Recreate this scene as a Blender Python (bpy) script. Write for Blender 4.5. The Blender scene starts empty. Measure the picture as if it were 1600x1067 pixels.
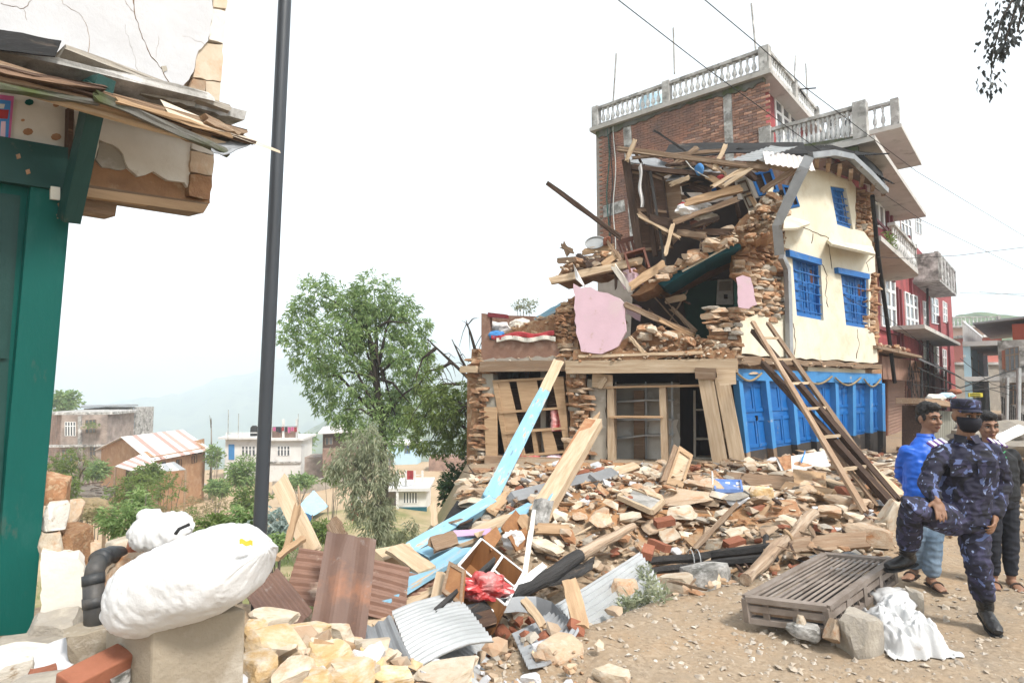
import bpy,bmesh,math,random
from mathutils import Vector,Matrix,noise,Euler
from mathutils.geometry import tessellate_polygon
# ---------------------------------------------------------------- camera, sky, sun, exposure
SC=bpy.context.scene
COL=SC.collection
R=math.radians
FPX,W0,H0=950.0,1600.0,1067.0
PITCH=math.atan(66.5/FPX)
CAM=Vector((0,0,1.8))
cd=bpy.data.cameras.new('camera');cam=bpy.data.objects.new('camera',cd);COL.objects.link(cam)
cam.location=CAM;cam.rotation_euler=(math.pi/2+PITCH,0,0)
cd.sensor_width=36;cd.lens=36*FPX/W0;cd.clip_start=.05;cd.clip_end=30000
SC.camera=cam
TOSUN=Vector((.50,-.62,1.0)).normalized()
EXPO=2.25
wd=bpy.data.worlds.new('World');SC.world=wd;wd.use_nodes=True
nt=wd.node_tree;nt.nodes.clear()
sky=nt.nodes.new('ShaderNodeTexSky');sky.sky_type='NISHITA';sky.sun_disc=False
sky.sun_elevation=math.asin(TOSUN.z);sky.sun_rotation=math.atan2(TOSUN.x,TOSUN.y)
sky.air_density=1.0;sky.dust_density=4.0;sky.ozone_density=1.0;sky.altitude=1400
hs=nt.nodes.new('ShaderNodeHueSaturation');hs.inputs['Saturation'].default_value=.10
bg=nt.nodes.new('ShaderNodeBackground');bg.inputs['Strength'].default_value=.078
ow=nt.nodes.new('ShaderNodeOutputWorld')
nt.links.new(sky.outputs[0],hs.inputs['Color']);nt.links.new(hs.outputs[0],bg.inputs['Color']);nt.links.new(bg.outputs[0],ow.inputs['Surface'])
sl=bpy.data.lights.new('sun','SUN');sl.energy=1.5;sl.angle=R(10);sl.color=(1,.95,.88)
so=bpy.data.objects.new('sun',sl);COL.objects.link(so);so.rotation_euler=TOSUN.to_track_quat('Z','Y').to_euler()
SC.view_settings.view_transform='Standard';SC.view_settings.look='None'
SC.view_settings.exposure=EXPO;SC.view_settings.gamma=1;SC.view_settings.use_curve_mapping=False
SC.render.engine='CYCLES'
try:
    SC.cycles.use_denoising=True;SC.cycles.max_bounces=8;SC.cycles.volume_bounces=4;SC.cycles.transparent_max_bounces=8
except Exception:pass
# ---------------------------------------------------------------- geometry helpers
def ray(px,py):
    a,b=px-W0/2,H0/2-py
    return Vector((a,FPX*math.cos(PITCH)-b*math.sin(PITCH),FPX*math.sin(PITCH)+b*math.cos(PITCH)))
def P(px,py,Y):
    d=ray(px,py);return CAM+d*(Y/d.y)
def PZ(px,py,z):
    d=ray(px,py);return CAM+d*((z-CAM.z)/d.z)
UPV=Vector((0,0,1))
class Plane:
    """vertical plane through the ground point A along direction d; n points away from the camera"""
    def __init__(s,A,d):
        s.A=Vector((A[0],A[1],0));s.d=Vector((d[0],d[1],0)).normalized()
        n=Vector((-s.d.y,s.d.x,0))
        if n.dot(s.A)<0:n=-n
        s.n=n;s.M=Matrix((s.d,n,UPV)).transposed()
    def at(s,px,py,off=0):
        dr=ray(px,py);A=s.A+s.n*off
        t=(A-CAM).dot(s.n)/dr.dot(s.n);return CAM+dr*t
    def uz(s,u,z,off=0):return s.A+s.d*u+s.n*off+UPV*z
    def u(s,p):return(p-s.A).dot(s.d)
WM={}
def link(name,data,M=None,parent=None,**pr):
    o=bpy.data.objects.new(name,data);COL.objects.link(o)
    M=M.copy()if M is not None else Matrix()
    if parent is not None:
        o.parent=parent;o.matrix_basis=WM[parent.name].inverted()@M
    else:o.matrix_basis=M
    WM[o.name]=M
    for k,v in pr.items():
        if v is not None:o[k]=v
    return o
def thing(name,label,cat,loc=(0,0,0),group=None,parent=None):
    return link(name,None,Matrix.Translation(Vector(loc)),parent,label=label,category=cat,group=group)
def frame(loc,x,z=None):
    x=Vector(x).normalized();z=Vector(z if z is not None else(0,0,1))
    y=z.cross(x)
    if y.length<1e-5:y=Vector((0,1,0)).cross(x)
    y.normalize();z=x.cross(y)
    return Matrix.Translation(Vector(loc))@Matrix((x,y,z)).transposed().to_4x4()
class MB:
    def __init__(s):s.v=[];s.f=[];s.m=[]
    def add(s,vs,fs,mi=0):
        b=len(s.v);s.v+=[tuple(v)for v in vs];s.f+=[tuple(b+i for i in f)for f in fs];s.m+=[mi]*len(fs);return s
    def box(s,c,size,Rm=None,mi=0):
        c=Vector(c);h=Vector(size)/2;vs=[]
        for z in(-1,1):
            for y in(-1,1):
                for x in(-1,1):
                    q=Vector((x*h.x,y*h.y,z*h.z));vs.append(c+(Rm@q if Rm else q))
        return s.add(vs,[(0,2,3,1),(4,5,7,6),(0,1,5,4),(2,6,7,3),(0,4,6,2),(1,3,7,5)],mi)
    def beam(s,a,b,w,t,up=(0,0,1),mi=0):
        a=Vector(a);b=Vector(b);M=frame((a+b)/2,b-a,up)
        return s.box((a+b)/2,((b-a).length,w,t),M.to_3x3(),mi)
    def tube(s,pts,rad,seg=8,mi=0,cap=True):
        pts=[Vector(p)for p in pts];n=len(pts)
        if not hasattr(rad,'__len__'):rad=[rad]*n
        base=len(s.v);prev=None
        for i,p in enumerate(pts):
            t=(pts[min(i+1,n-1)]-pts[max(i-1,0)]).normalized()
            if prev is None:
                a=t.cross(UPV)
                if a.length<.01:a=t.cross(Vector((1,0,0)))
            else:a=prev-t*prev.dot(t)
            a.normalize();prev=a;b=t.cross(a)
            for k in range(seg):
                th=2*math.pi*k/seg
                s.v.append(tuple(p+(a*math.cos(th)+b*math.sin(th))*rad[i]))
        for i in range(n-1):
            for k in range(seg):
                k2=(k+1)%seg
                s.f.append((base+i*seg+k,base+i*seg+k2,base+(i+1)*seg+k2,base+(i+1)*seg+k));s.m.append(mi)
        if cap:
            s.f.append(tuple(base+k for k in range(seg))[::-1]);s.m.append(mi)
            s.f.append(tuple(base+(n-1)*seg+k for k in range(seg)));s.m.append(mi)
        return s
    def lathe(s,base,prof,seg=10,mi=0):
        return s.tube([Vector(base)+UPV*z for r,z in prof],[r for r,z in prof],seg,mi)
    def loops(s,rings,close=True,cap=True,mi=0):
        base=len(s.v);m=len(rings[0])
        for r in rings:s.v+=[tuple(p)for p in r]
        for i in range(len(rings)-1):
            for k in range(m if close else m-1):
                k2=(k+1)%m
                s.f.append((base+i*m+k,base+i*m+k2,base+(i+1)*m+k2,base+(i+1)*m+k));s.m.append(mi)
        if cap and close:
            s.f.append(tuple(range(base+m-1,base-1,-1)));s.m.append(mi)
            b2=base+(len(rings)-1)*m;s.f.append(tuple(range(b2,b2+m)));s.m.append(mi)
        return s
    def poly(s,loops2,ext,mi=0):
        """extrude a polygon (with holes): loops2 = [outer, hole, ...] of world points, along ext"""
        if not hasattr(loops2[0][0],'__len__'):loops2=[loops2]
        L=[[Vector(p)for p in lp]for lp in loops2];flat=[p for lp in L for p in lp];n=len(flat)
        tri=tessellate_polygon(L);e=Vector(ext)
        fs=[tuple(t)for t in tri]+[tuple(i+n for i in t[::-1])for t in tri]
        b=0
        for lp in L:
            k=len(lp)
            for i in range(k):
                j=(i+1)%k;fs.append((b+i,b+j,b+j+n,b+i+n))
            b+=k
        return s.add(flat+[p+e for p in flat],fs,mi)
    def grid(s,fn,nu,nv,thick=0,mi=0):
        vs=[fn(i/nu,j/nv)for j in range(nv+1)for i in range(nu+1)]
        fs=[(j*(nu+1)+i,j*(nu+1)+i+1,(j+1)*(nu+1)+i+1,(j+1)*(nu+1)+i)for j in range(nv)for i in range(nu)]
        if thick:
            n=(vs[nu]-vs[0]).cross(vs[-1]-vs[0]).normalized()*thick;k=len(vs)
            vs2=[v-n for v in vs];fs2=[tuple(i+k for i in f[::-1])for f in fs]
            rim=[i for i in range(nu+1)]+[(j)*(nu+1)+nu for j in range(1,nv+1)]+[nv*(nu+1)+i for i in range(nu-1,-1,-1)]+[j*(nu+1)for j in range(nv-1,0,-1)]
            fs3=[(rim[(i+1)%len(rim)],rim[i],rim[i]+k,rim[(i+1)%len(rim)]+k)for i in range(len(rim))]
            vs+=vs2;fs+=fs2+fs3
        return s.add(vs,fs,mi)
    def mesh(s,name,mats,smooth=False,M=None,fix=True):
        me=bpy.data.meshes.new(name)
        vs=s.v
        if M is not None:
            Mi=M.inverted();vs=[tuple(Mi@Vector(v))for v in vs]
        me.from_pydata(vs,[],s.f)
        mats=mats if isinstance(mats,(list,tuple))else[mats]
        for m in mats:me.materials.append(m)
        if len(mats)>1:me.polygons.foreach_set('material_index',s.m)
        if fix:
            bm=bmesh.new();bm.from_mesh(me);bmesh.ops.recalc_face_normals(bm,faces=bm.faces);bm.to_mesh(me);bm.free()
        if smooth:me.polygons.foreach_set('use_smooth',[True]*len(me.polygons))
        me.update();return me
    def build(s,name,mats,parent=None,smooth=False,M=None,fix=True,**pr):
        """verts are world coordinates; the object's frame M (default: centre of its points) becomes its origin"""
        if M is None:
            if parent is not None and WM[parent.name].to_3x3()==Matrix.Identity(3):M=WM[parent.name]
            else:
                n=max(1,len(s.v));lo=[min(v[i]for v in s.v)for i in range(3)];hi=[max(v[i]for v in s.v)for i in range(3)]
                M=Matrix.Translation(((lo[0]+hi[0])/2,(lo[1]+hi[1])/2,lo[2]))
        return link(name,s.mesh(name,mats,smooth,M,fix),M,parent,**pr)
def nz(p,s=1.0,seed=0):return noise.noise(Vector((p[0]*s+seed*13.7,p[1]*s+seed*7.3,p[2]*s+seed*3.1)))
RND=random.Random(11)
def U(a,b):return RND.uniform(a,b)
def plank_mesh(L,w,t,mats,seed=0,jag=.03,warp=.004,seg=5):
    """plank along local x, width y, thickness z, uneven ends and slight warp"""
    r=random.Random(seed);rings=[]
    for i in range(seg+1):
        x=-L/2+L*i/seg;ring=[]
        for k,(y,z)in enumerate(((-1,-1),(-.33,-1),(.33,-1),(1,-1),(1,1),(.33,1),(-.33,1),(-1,1))):
            xx=x+(r.uniform(-jag,jag)if i in(0,seg)else 0)
            ring.append((xx,y*w/2+r.uniform(-1,1)*warp+.3*warp*math.sin(i),z*t/2+r.uniform(-1,1)*warp*.6))
        rings.append(ring)
    m=MB();m.loops(rings);return m.mesh('plank',mats)
def plank(name,a,b,w,t,mat,parent=None,up=(0,0,1),roll=0,jag=.02,warp=.004,**pr):
    a=Vector(a);b=Vector(b);M=frame((a+b)/2,b-a,up)
    if roll:M=M@Matrix.Rotation(R(roll),4,'X')
    return link(name,plank_mesh((b-a).length,w,t,mat,RND.random(),jag,warp),M,parent,**pr)
def rock_bm(seed,subdiv=2,planes=9,flat=.5,rough=.06):
    r=random.Random(seed);bm=bmesh.new();bmesh.ops.create_icosphere(bm,subdivisions=subdiv,radius=1)
    ns=[]
    for k in range(planes):
        v=Vector((r.uniform(-1,1),r.uniform(-1,1),r.uniform(-.35,.35))).normalized();ns.append((v,r.uniform(.34,.68)))
    ns+=[(Vector((r.uniform(-.12,.12),r.uniform(-.12,.12),1)).normalized(),.45),(Vector((r.uniform(-.12,.12),r.uniform(-.12,.12),-1)).normalized(),.45)]
    sx=r.uniform(.75,1.15)
    for v in bm.verts:
        c=v.co
        for n,d in ns:
            q=c.dot(n)
            if q>d:c-=n*(q-d)
        c+=Vector((nz(c,2,seed),nz(c,2,seed+5),nz(c,2,seed+9)))*rough
        v.co=Vector((c.x*sx*1.4,c.y*1.2,c.z*flat*2.2*.9))
    return bm
def rock_mesh(name,seed,mat,**k):
    bm=rock_bm(seed,**k);me=bpy.data.meshes.new(name);bm.to_mesh(me);bm.free();me.materials.append(mat);return me
# ---------------------------------------------------------------- materials
def rgb(h,k=1.0):
    """sRGB 0-255 triple -> linear"""
    out=[]
    for c in h:
        c/=255;out.append((c/12.92 if c<=.04045 else((c+.055)/1.055)**2.4)*k)
    return(*out,1)
MATS={}
def mat(name,c1,c2=None,scale=4.0,rough=.85,bump=.25,bscale=None,stretch=(1,1,1),rand=.15,patch=None,pth=.58,pscale=2.0,psoft=.04,metal=0.0,spec=.3,detail=6,patch2=None,p2th=.62,p2scale=6,trans=0,wave=None):
    if name in MATS:return MATS[name]
    m=bpy.data.materials.new(name);m.use_nodes=True;nt=m.node_tree;N=nt.nodes;L=nt.links
    bs=N['Principled BSDF'];bs.inputs['Roughness'].default_value=rough;bs.inputs['Metallic'].default_value=metal
    bs.inputs['Specular IOR Level'].default_value=spec
    tc=N.new('ShaderNodeTexCoord');oi=N.new('ShaderNodeObjectInfo')
    mp=N.new('ShaderNodeMapping');mp.inputs['Scale'].default_value=stretch
    va=N.new('ShaderNodeVectorMath');va.operation='SCALE';va.inputs[0].default_value=(37,19,53)
    L.new(oi.outputs['Random'],va.inputs['Scale']);L.new(va.outputs[0],mp.inputs['Location']);L.new(tc.outputs['Object'],mp.inputs['Vector'])
    def nzn(sc,det=detail,ro=.6):
        n=N.new('ShaderNodeTexNoise');n.inputs['Scale'].default_value=sc;n.inputs['Detail'].default_value=det;n.inputs['Roughness'].default_value=ro
        L.new(mp.outputs[0],n.inputs['Vector']);return n
    def ramp(src,p0,p1,a,b):
        r=N.new('ShaderNodeValToRGB');e=r.color_ramp.elements;e[0].position=p0;e[1].position=p1;e[0].color=a;e[1].color=b
        L.new(src,r.inputs[0]);return r
    n1=nzn(scale);c2=c2 or tuple(x*.75 for x in c1[:3])+(1,)
    col=ramp(n1.outputs[0],.34,.66,c1,c2).outputs[0]
    for pc,th,ps,seed in((patch,pth,pscale,0),(patch2,p2th,p2scale,1)):
        if pc:
            n2=nzn(ps,7,.65);r2=ramp(n2.outputs[0],th-psoft,th+psoft,(0,0,0,1),(1,1,1,1))
            mx=N.new('ShaderNodeMix');mx.data_type='RGBA';L.new(r2.outputs[0],mx.inputs[0]);L.new(col,mx.inputs[6]);mx.inputs[7].default_value=pc
            col=mx.outputs[2]
    if rand:
        hv=N.new('ShaderNodeHueSaturation');mr=N.new('ShaderNodeMapRange');mr.inputs[3].default_value=1-rand;mr.inputs[4].default_value=1+rand
        L.new(oi.outputs['Random'],mr.inputs[0]);L.new(mr.outputs[0],hv.inputs['Value']);L.new(col,hv.inputs['Color']);col=hv.outputs[0]
    L.new(col,bs.inputs['Base Color'])
    if bump:
        n3=nzn(bscale or scale*4,8,.65);bp=N.new('ShaderNodeBump');bp.inputs['Strength'].default_value=bump;bp.inputs['Distance'].default_value=.02
        L.new(n3.outputs[0],bp.inputs['Height']);L.new(bp.outputs[0],bs.inputs['Normal'])
    if trans:
        bs.inputs['Transmission Weight'].default_value=trans
    MATS[name]=m;m['n']=1
    return m
def col4(r,g,b):return(r,g,b,1)
stone_tan=mat('stone_tan',col4(.45,.345,.245),col4(.36,.26,.175),3,bump=.5,rand=.28,patch=col4(.36,.17,.075),pth=.6,pscale=2.2,psoft=.1,patch2=col4(.5,.44,.36),p2th=.62,p2scale=3)
stone_pale=mat('stone_pale',col4(.55,.49,.40),col4(.44,.35,.25),3,bump=.4,rand=.2,patch=col4(.40,.21,.10),pth=.63,pscale=2,psoft=.1)
stone_yellow=mat('stone_yellow',col4(.55,.40,.22),col4(.45,.29,.13),2,bump=.6,rand=.15,patch=col4(.58,.51,.42),pth=.55,pscale=2.5,psoft=.12)
stone_red=mat('stone_red',col4(.34,.19,.105),col4(.26,.125,.06),3,bump=.6,rand=.3,patch=col4(.42,.31,.2),pth=.56,pscale=4,psoft=.08)
stone_grey=mat('stone_grey',col4(.33,.30,.26),col4(.24,.21,.17),3,bump=.6,rand=.2,patch=col4(.4,.36,.3),pth=.56,pscale=3,psoft=.1)
mud=mat('mud',col4(.33,.18,.09),col4(.24,.13,.07),6,bump=1.0,bscale=14,rand=0,patch=col4(.4,.29,.18),pth=.6,pscale=8,psoft=.1)
brick_red=mat('brick_red',col4(.31,.12,.07),col4(.24,.088,.05),5,bump=.4,rand=.25)
brick_weather=mat('brick_weather',col4(.36,.19,.125),col4(.27,.13,.085),1.5,bump=.4,rand=.38,patch=col4(.42,.33,.27),pth=.6,pscale=3,psoft=.12)
plaster_white=mat('plaster_white',col4(.52,.525,.54),col4(.47,.47,.48),3,bump=.35,bscale=9,rand=0)
plaster_cream=mat('plaster_cream',col4(.60,.555,.44),col4(.53,.48,.365),2,bump=.3,bscale=18,rand=.04,patch=col4(.47,.385,.26),pth=.64,pscale=1.8,psoft=.1,patch2=col4(.60,.57,.48),p2th=.58,p2scale=1.1)
plaster_pink=mat('plaster_pink',col4(.66,.465,.525),col4(.60,.42,.475),3,bump=.2,rand=.04,patch=col4(.50,.33,.28),pth=.66,pscale=6,patch2=col4(.62,.47,.49),p2th=.56,p2scale=1.5)
plaster_brown=mat('plaster_brown',col4(.235,.135,.095),col4(.19,.105,.075),3,bump=.3,rand=.05,patch=col4(.3,.2,.15),pth=.62,pscale=5,psoft=.1)
plaster_grey=mat('plaster_grey',col4(.34,.31,.26),col4(.26,.235,.19),2,bump=.4,rand=.1,patch=col4(.42,.38,.33),pth=.6)
plaster_dirty=mat('plaster_dirty',col4(.66,.63,.57),col4(.55,.51,.44),2.5,bump=.4,rand=.05,patch=col4(.34,.26,.18),pth=.64,pscale=3)
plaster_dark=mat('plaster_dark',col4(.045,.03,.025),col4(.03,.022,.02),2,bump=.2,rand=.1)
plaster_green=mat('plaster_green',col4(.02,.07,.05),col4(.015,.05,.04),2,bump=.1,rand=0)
concrete=mat('concrete',col4(.31,.265,.20),col4(.235,.195,.145),2,bump=.5,bscale=30,rand=.08,patch=col4(.42,.38,.32),pth=.6,pscale=4,psoft=.1)
concrete_old=mat('concrete_old',col4(.40,.385,.36),col4(.26,.25,.235),1.6,bump=.5,bscale=20,rand=.1,patch=col4(.085,.085,.075),pth=.57,pscale=2.2,psoft=.1,patch2=col4(.62,.61,.59),p2th=.6,p2scale=3)
concrete_moss=mat('concrete_moss',col4(.13,.125,.11),col4(.085,.08,.075),2,bump=.5,rand=.1,patch=col4(.06,.075,.025),pth=.52,pscale=2,psoft=.08)
baluster_white=mat('baluster_white',col4(.66,.66,.65),col4(.52,.52,.51),6,bump=.3,rand=.15,patch=col4(.14,.14,.13),pth=.6,pscale=5,psoft=.1)
wood_pine=mat('wood_pine',col4(.43,.295,.18),col4(.31,.20,.115),3,stretch=(.6,7,7),bump=.3,rand=.2,spec=.2)
wood_pale=mat('wood_pale',col4(.52,.41,.29),col4(.40,.29,.185),3,stretch=(.6,7,7),bump=.3,rand=.15,spec=.2,patch=col4(.34,.24,.15),pth=.64,pscale=2,psoft=.08)
wood_old=mat('wood_old',col4(.27,.18,.115),col4(.17,.11,.07),3,stretch=(.5,8,8),bump=.6,rand=.3,patch=col4(.36,.27,.19),pth=.58,pscale=3,psoft=.1)
log_bare=mat('log_bare',col4(.40,.29,.20),col4(.24,.165,.11),2.2,stretch=(.35,9,9),bump=1.0,bscale=6,rand=.1,patch=col4(.47,.38,.29),pth=.57,pscale=2,psoft=.1,patch2=col4(.12,.085,.06),p2th=.64,p2scale=3)
wood_dark=mat('wood_dark',col4(.085,.05,.033),col4(.045,.027,.02),3,stretch=(.5,8,8),bump=.5,rand=.3,patch=col4(.16,.1,.065),pth=.62,pscale=3)
wood_char=mat('wood_char',col4(.022,.021,.021),col4(.045,.042,.04),4,stretch=(.5,6,6),bump=.8,rand=.2,rough=.7,patch=col4(.17,.12,.085),pth=.68,pscale=3)
wood_red=mat('wood_red',col4(.17,.06,.035),col4(.11,.04,.025),3,stretch=(.5,6,6),bump=.2,rand=.1,rough=.5)
wood_box=mat('wood_box',col4(.30,.145,.06),col4(.22,.10,.042),3,stretch=(6,6,.8),bump=.2,rand=.08,rough=.5)
paint_sky=mat('paint_sky',col4(.19,.37,.49),col4(.24,.42,.53),3,stretch=(.6,4,4),bump=.3,rand=.06,rough=.6,patch=col4(.45,.34,.23),pth=.60,pscale=3,psoft=.03,patch2=col4(.12,.2,.25),p2th=.66,p2scale=5)
paint_blue=mat('paint_blue',col4(.008,.115,.36),col4(.006,.088,.285),2,bump=.15,rand=.06,rough=.5,patch=col4(.03,.15,.40),pth=.58,psoft=.1,patch2=col4(.16,.15,.14),p2th=.70,p2scale=5)
paint_blue_light=mat('paint_blue_light',col4(.05,.22,.47),col4(.04,.18,.41),3,bump=.2,rand=.05,rough=.55,patch=col4(.40,.35,.28),pth=.68,pscale=4)
paint_black=mat('paint_black',col4(.035,.032,.03),col4(.055,.045,.038),3,bump=.3,rand=.1,patch=col4(.12,.085,.06),pth=.62,pscale=4)
paint_green=mat('paint_green',col4(.003,.085,.07),col4(.002,.066,.055),1.5,stretch=(1,1,.3),bump=.3,bscale=9,rand=.06,rough=.6,patch=col4(.02,.10,.085),pth=.64,pscale=5,psoft=.1,spec=.2,patch2=col4(.1,.09,.07),p2th=.73,p2scale=9)
paint_green_dark=mat('paint_green_dark',col4(.011,.05,.043),col4(.008,.04,.034),2,bump=.2,rand=.1,rough=.5,patch=col4(.10,.085,.06),pth=.72,pscale=4)
paint_teal=mat('paint_teal',col4(.012,.10,.13),col4(.01,.08,.11),3,bump=.2,rand=.05)
paint_purple=mat('paint_purple',col4(.46,.33,.48),col4(.4,.28,.42),3,bump=.2)
metal_rust=mat('metal_rust',col4(.15,.085,.06),col4(.105,.06,.045),2,stretch=(1,1,.25),bump=.2,rand=.12,rough=.6,patch=col4(.28,.12,.06),pth=.62,pscale=1.7,psoft=.06,patch2=col4(.24,.21,.19),p2th=.68,p2scale=6,spec=.4)
metal_rust_lines=mat('metal_rust_lines',col4(.20,.11,.075),col4(.13,.07,.05),3,bump=.2,rand=.15,rough=.6,patch=col4(.3,.22,.17),pth=.6,pscale=3)
metal_zinc=mat('metal_zinc',col4(.44,.45,.45),col4(.34,.35,.35),3,bump=.1,rand=.1,rough=.45,metal=.35,patch=col4(.27,.20,.15),pth=.68,pscale=2.5)
metal_grey=mat('metal_grey',col4(.30,.31,.32),col4(.22,.23,.24),3,bump=.1,rand=.1,rough=.5,metal=.3,patch=col4(.16,.13,.11),pth=.66,pscale=4)
metal_dark=mat('metal_dark',col4(.022,.021,.021),col4(.014,.014,.014),3,bump=.15,rand=.1,rough=.8,spec=.15,patch=col4(.09,.07,.055),pth=.65)
metal_crate=mat('metal_crate',col4(.26,.22,.19),col4(.17,.135,.11),6,bump=.3,rand=.1,rough=.6,patch=col4(.27,.23,.2),pth=.58,pscale=5,psoft=.1)
tin_red=mat('tin_red',col4(.46,.29,.245),col4(.40,.24,.2),3,bump=.1,rand=.1,rough=.6)
tin_white=mat('tin_white',col4(.66,.62,.59),col4(.58,.53,.50),2,bump=.1,rand=.1,rough=.55)
pole_paint=mat('pole_paint',col4(.036,.042,.05),col4(.028,.033,.04),4,stretch=(1,1,.2),bump=.08,rand=0,rough=.42,spec=.5,patch=col4(.08,.08,.08),pth=.70,pscale=8)
pvc_black=mat('pvc_black',col4(.03,.034,.038),col4(.045,.048,.05),6,bump=.1,rand=0,rough=.5,patch=col4(.13,.11,.09),pth=.6,pscale=3,psoft=.15)
sack_white=mat('sack_white',col4(.62,.62,.62),col4(.56,.56,.555),3,bump=.22,bscale=70,rand=.03,rough=.6)
sack_dirty=mat('sack_dirty',col4(.60,.60,.60),col4(.48,.48,.475),4,bump=.2,bscale=30,rand=.03,rough=.65,patch=col4(.4,.35,.3),pth=.68,pscale=5)
bag_red=mat('bag_red',col4(.50,.03,.03),col4(.36,.03,.03),5,bump=.2,rand=.05,rough=.3,spec=.6,patch=col4(.62,.42,.40),pth=.58,pscale=4,psoft=.12,patch2=col4(.05,.02,.02),p2th=.63,p2scale=3)
cloth_white=mat('cloth_white',col4(.66,.65,.64),col4(.56,.55,.54),5,bump=.3,rand=.08)
cloth_red=mat('cloth_red',col4(.33,.035,.04),col4(.25,.03,.035),5,bump=.3,rand=.1)
cloth_pink=mat('cloth_pink',col4(.55,.12,.28),col4(.45,.1,.22),5,bump=.3,rand=.1)
cloth_blue=mat('cloth_blue',col4(.06,.22,.5),col4(.05,.18,.42),5,bump=.3,rand=.1)
cloth_dark=mat('cloth_dark',col4(.03,.03,.045),col4(.02,.02,.03),5,bump=.3,rand=.1)
tarp_blue=mat('tarp_blue',col4(.36,.60,.74),col4(.30,.54,.70),2,bump=.2,rand=0)
jute=mat('jute',col4(.42,.28,.16),col4(.32,.20,.11),30,bump=.5,rand=.05)
plastic_blue=mat('plastic_blue',col4(.16,.27,.55),col4(.13,.22,.48),5,bump=.05,rand=0,rough=.4)
glass_dark=mat('glass_dark',col4(.07,.08,.09),col4(.12,.13,.14),1.2,bump=0,rand=.3,rough=.12,spec=.6)
white_paint=mat('white_paint',col4(.72,.72,.71),col4(.62,.62,.60),4,bump=.1,rand=.05,rough=.5)
red_paint=mat('red_paint',col4(.32,.045,.05),col4(.26,.035,.04),3,bump=.2,rand=.06,rough=.6)
red_dark=mat('red_dark',col4(.16,.022,.028),col4(.12,.018,.022),3,bump=.15,rand=.06,rough=.6)
paper=mat('paper',col4(.6,.6,.57),col4(.45,.45,.43),12,bump=0,rand=.05)
tube_white=mat('tube_white',col4(.72,.70,.62),col4(.66,.62,.52),4,bump=0,rand=0,rough=.3)
wire_black=mat('wire_black',col4(.02,.02,.02),col4(.03,.03,.03),4,bump=0,rand=0)
bark=mat('bark',col4(.06,.045,.035),col4(.035,.027,.022),6,stretch=(1,1,.3),bump=.8,rand=.1)
bark_pale=mat('bark_pale',col4(.20,.17,.14),col4(.12,.10,.08),6,stretch=(1,1,.3),bump=.8,rand=.1)
straw=mat('straw',col4(.30,.23,.13),col4(.20,.15,.09),12,bump=.8,rand=.1)
mud_wall=mat('mud_wall',col4(.36,.20,.105),col4(.29,.155,.08),1.2,bump=.5,rand=.05,patch=col4(.42,.28,.17),pth=.58,pscale=2,psoft=.12)
house_white=mat('house_white',col4(.66,.66,.64),col4(.58,.57,.55),.8,bump=.2,rand=.04,patch=col4(.42,.40,.37),pth=.66,pscale=1.2,psoft=.08)
house_blue=mat('house_blue',col4(.45,.62,.70),col4(.40,.57,.66),1,bump=.1,rand=.04)
def brick_mat(name,ca,cb,mortar,sc=1.0,bump=.5,stain=None):
    if name in MATS:return MATS[name]
    m=bpy.data.materials.new(name);m.use_nodes=True;nt=m.node_tree;N=nt.nodes;L=nt.links;bs=N['Principled BSDF'];bs.inputs['Roughness'].default_value=.85
    tc=N.new('ShaderNodeTexCoord');sep=N.new('ShaderNodeSeparateXYZ');cmb=N.new('ShaderNodeCombineXYZ')
    ad=N.new('ShaderNodeMath');L.new(tc.outputs['Object'],sep.inputs[0]);L.new(sep.outputs[0],ad.inputs[0]);L.new(sep.outputs[1],ad.inputs[1])
    L.new(ad.outputs[0],cmb.inputs[0]);L.new(sep.outputs[2],cmb.inputs[1])
    br=N.new('ShaderNodeTexBrick');br.inputs['Color1'].default_value=ca;br.inputs['Color2'].default_value=cb;br.inputs['Mortar'].default_value=mortar
    br.inputs['Scale'].default_value=sc;br.inputs['Brick Width'].default_value=.24;br.inputs['Row Height'].default_value=.078;br.inputs['Mortar Size'].default_value=.009
    L.new(cmb.outputs[0],br.inputs['Vector'])
    n=N.new('ShaderNodeTexNoise');n.inputs['Scale'].default_value=1.4;n.inputs['Detail'].default_value=8;L.new(tc.outputs['Object'],n.inputs['Vector'])
    mx=N.new('ShaderNodeMix');mx.data_type='RGBA';mx.blend_type='MULTIPLY';mx.inputs[0].default_value=1
    r=N.new('ShaderNodeValToRGB');r.color_ramp.elements[0].position=.35;r.color_ramp.elements[1].position=.65;r.color_ramp.elements[0].color=stain or(.62,.6,.58,1);r.color_ramp.elements[1].color=(1.1,1.08,1.05,1)
    L.new(n.outputs[0],r.inputs[0]);L.new(br.outputs[0],mx.inputs[6]);L.new(r.outputs[0],mx.inputs[7]);L.new(mx.outputs[2],bs.inputs['Base Color'])
    bp=N.new('ShaderNodeBump');bp.inputs['Strength'].default_value=bump;bp.inputs['Distance'].default_value=.01;bp.invert=True
    L.new(br.outputs['Fac'],bp.inputs['Height']);L.new(bp.outputs[0],bs.inputs['Normal']);MATS[name]=m;return m
brick_painted=brick_mat('brick_painted',col4(.34,.06,.06),col4(.28,.045,.05),col4(.22,.035,.04))
brick_far=brick_mat('brick_far',col4(.33,.19,.14),col4(.26,.15,.11),col4(.36,.31,.27))
brick_grey=brick_mat('brick_grey',col4(.34,.27,.23),col4(.28,.22,.19),col4(.38,.34,.31))
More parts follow.
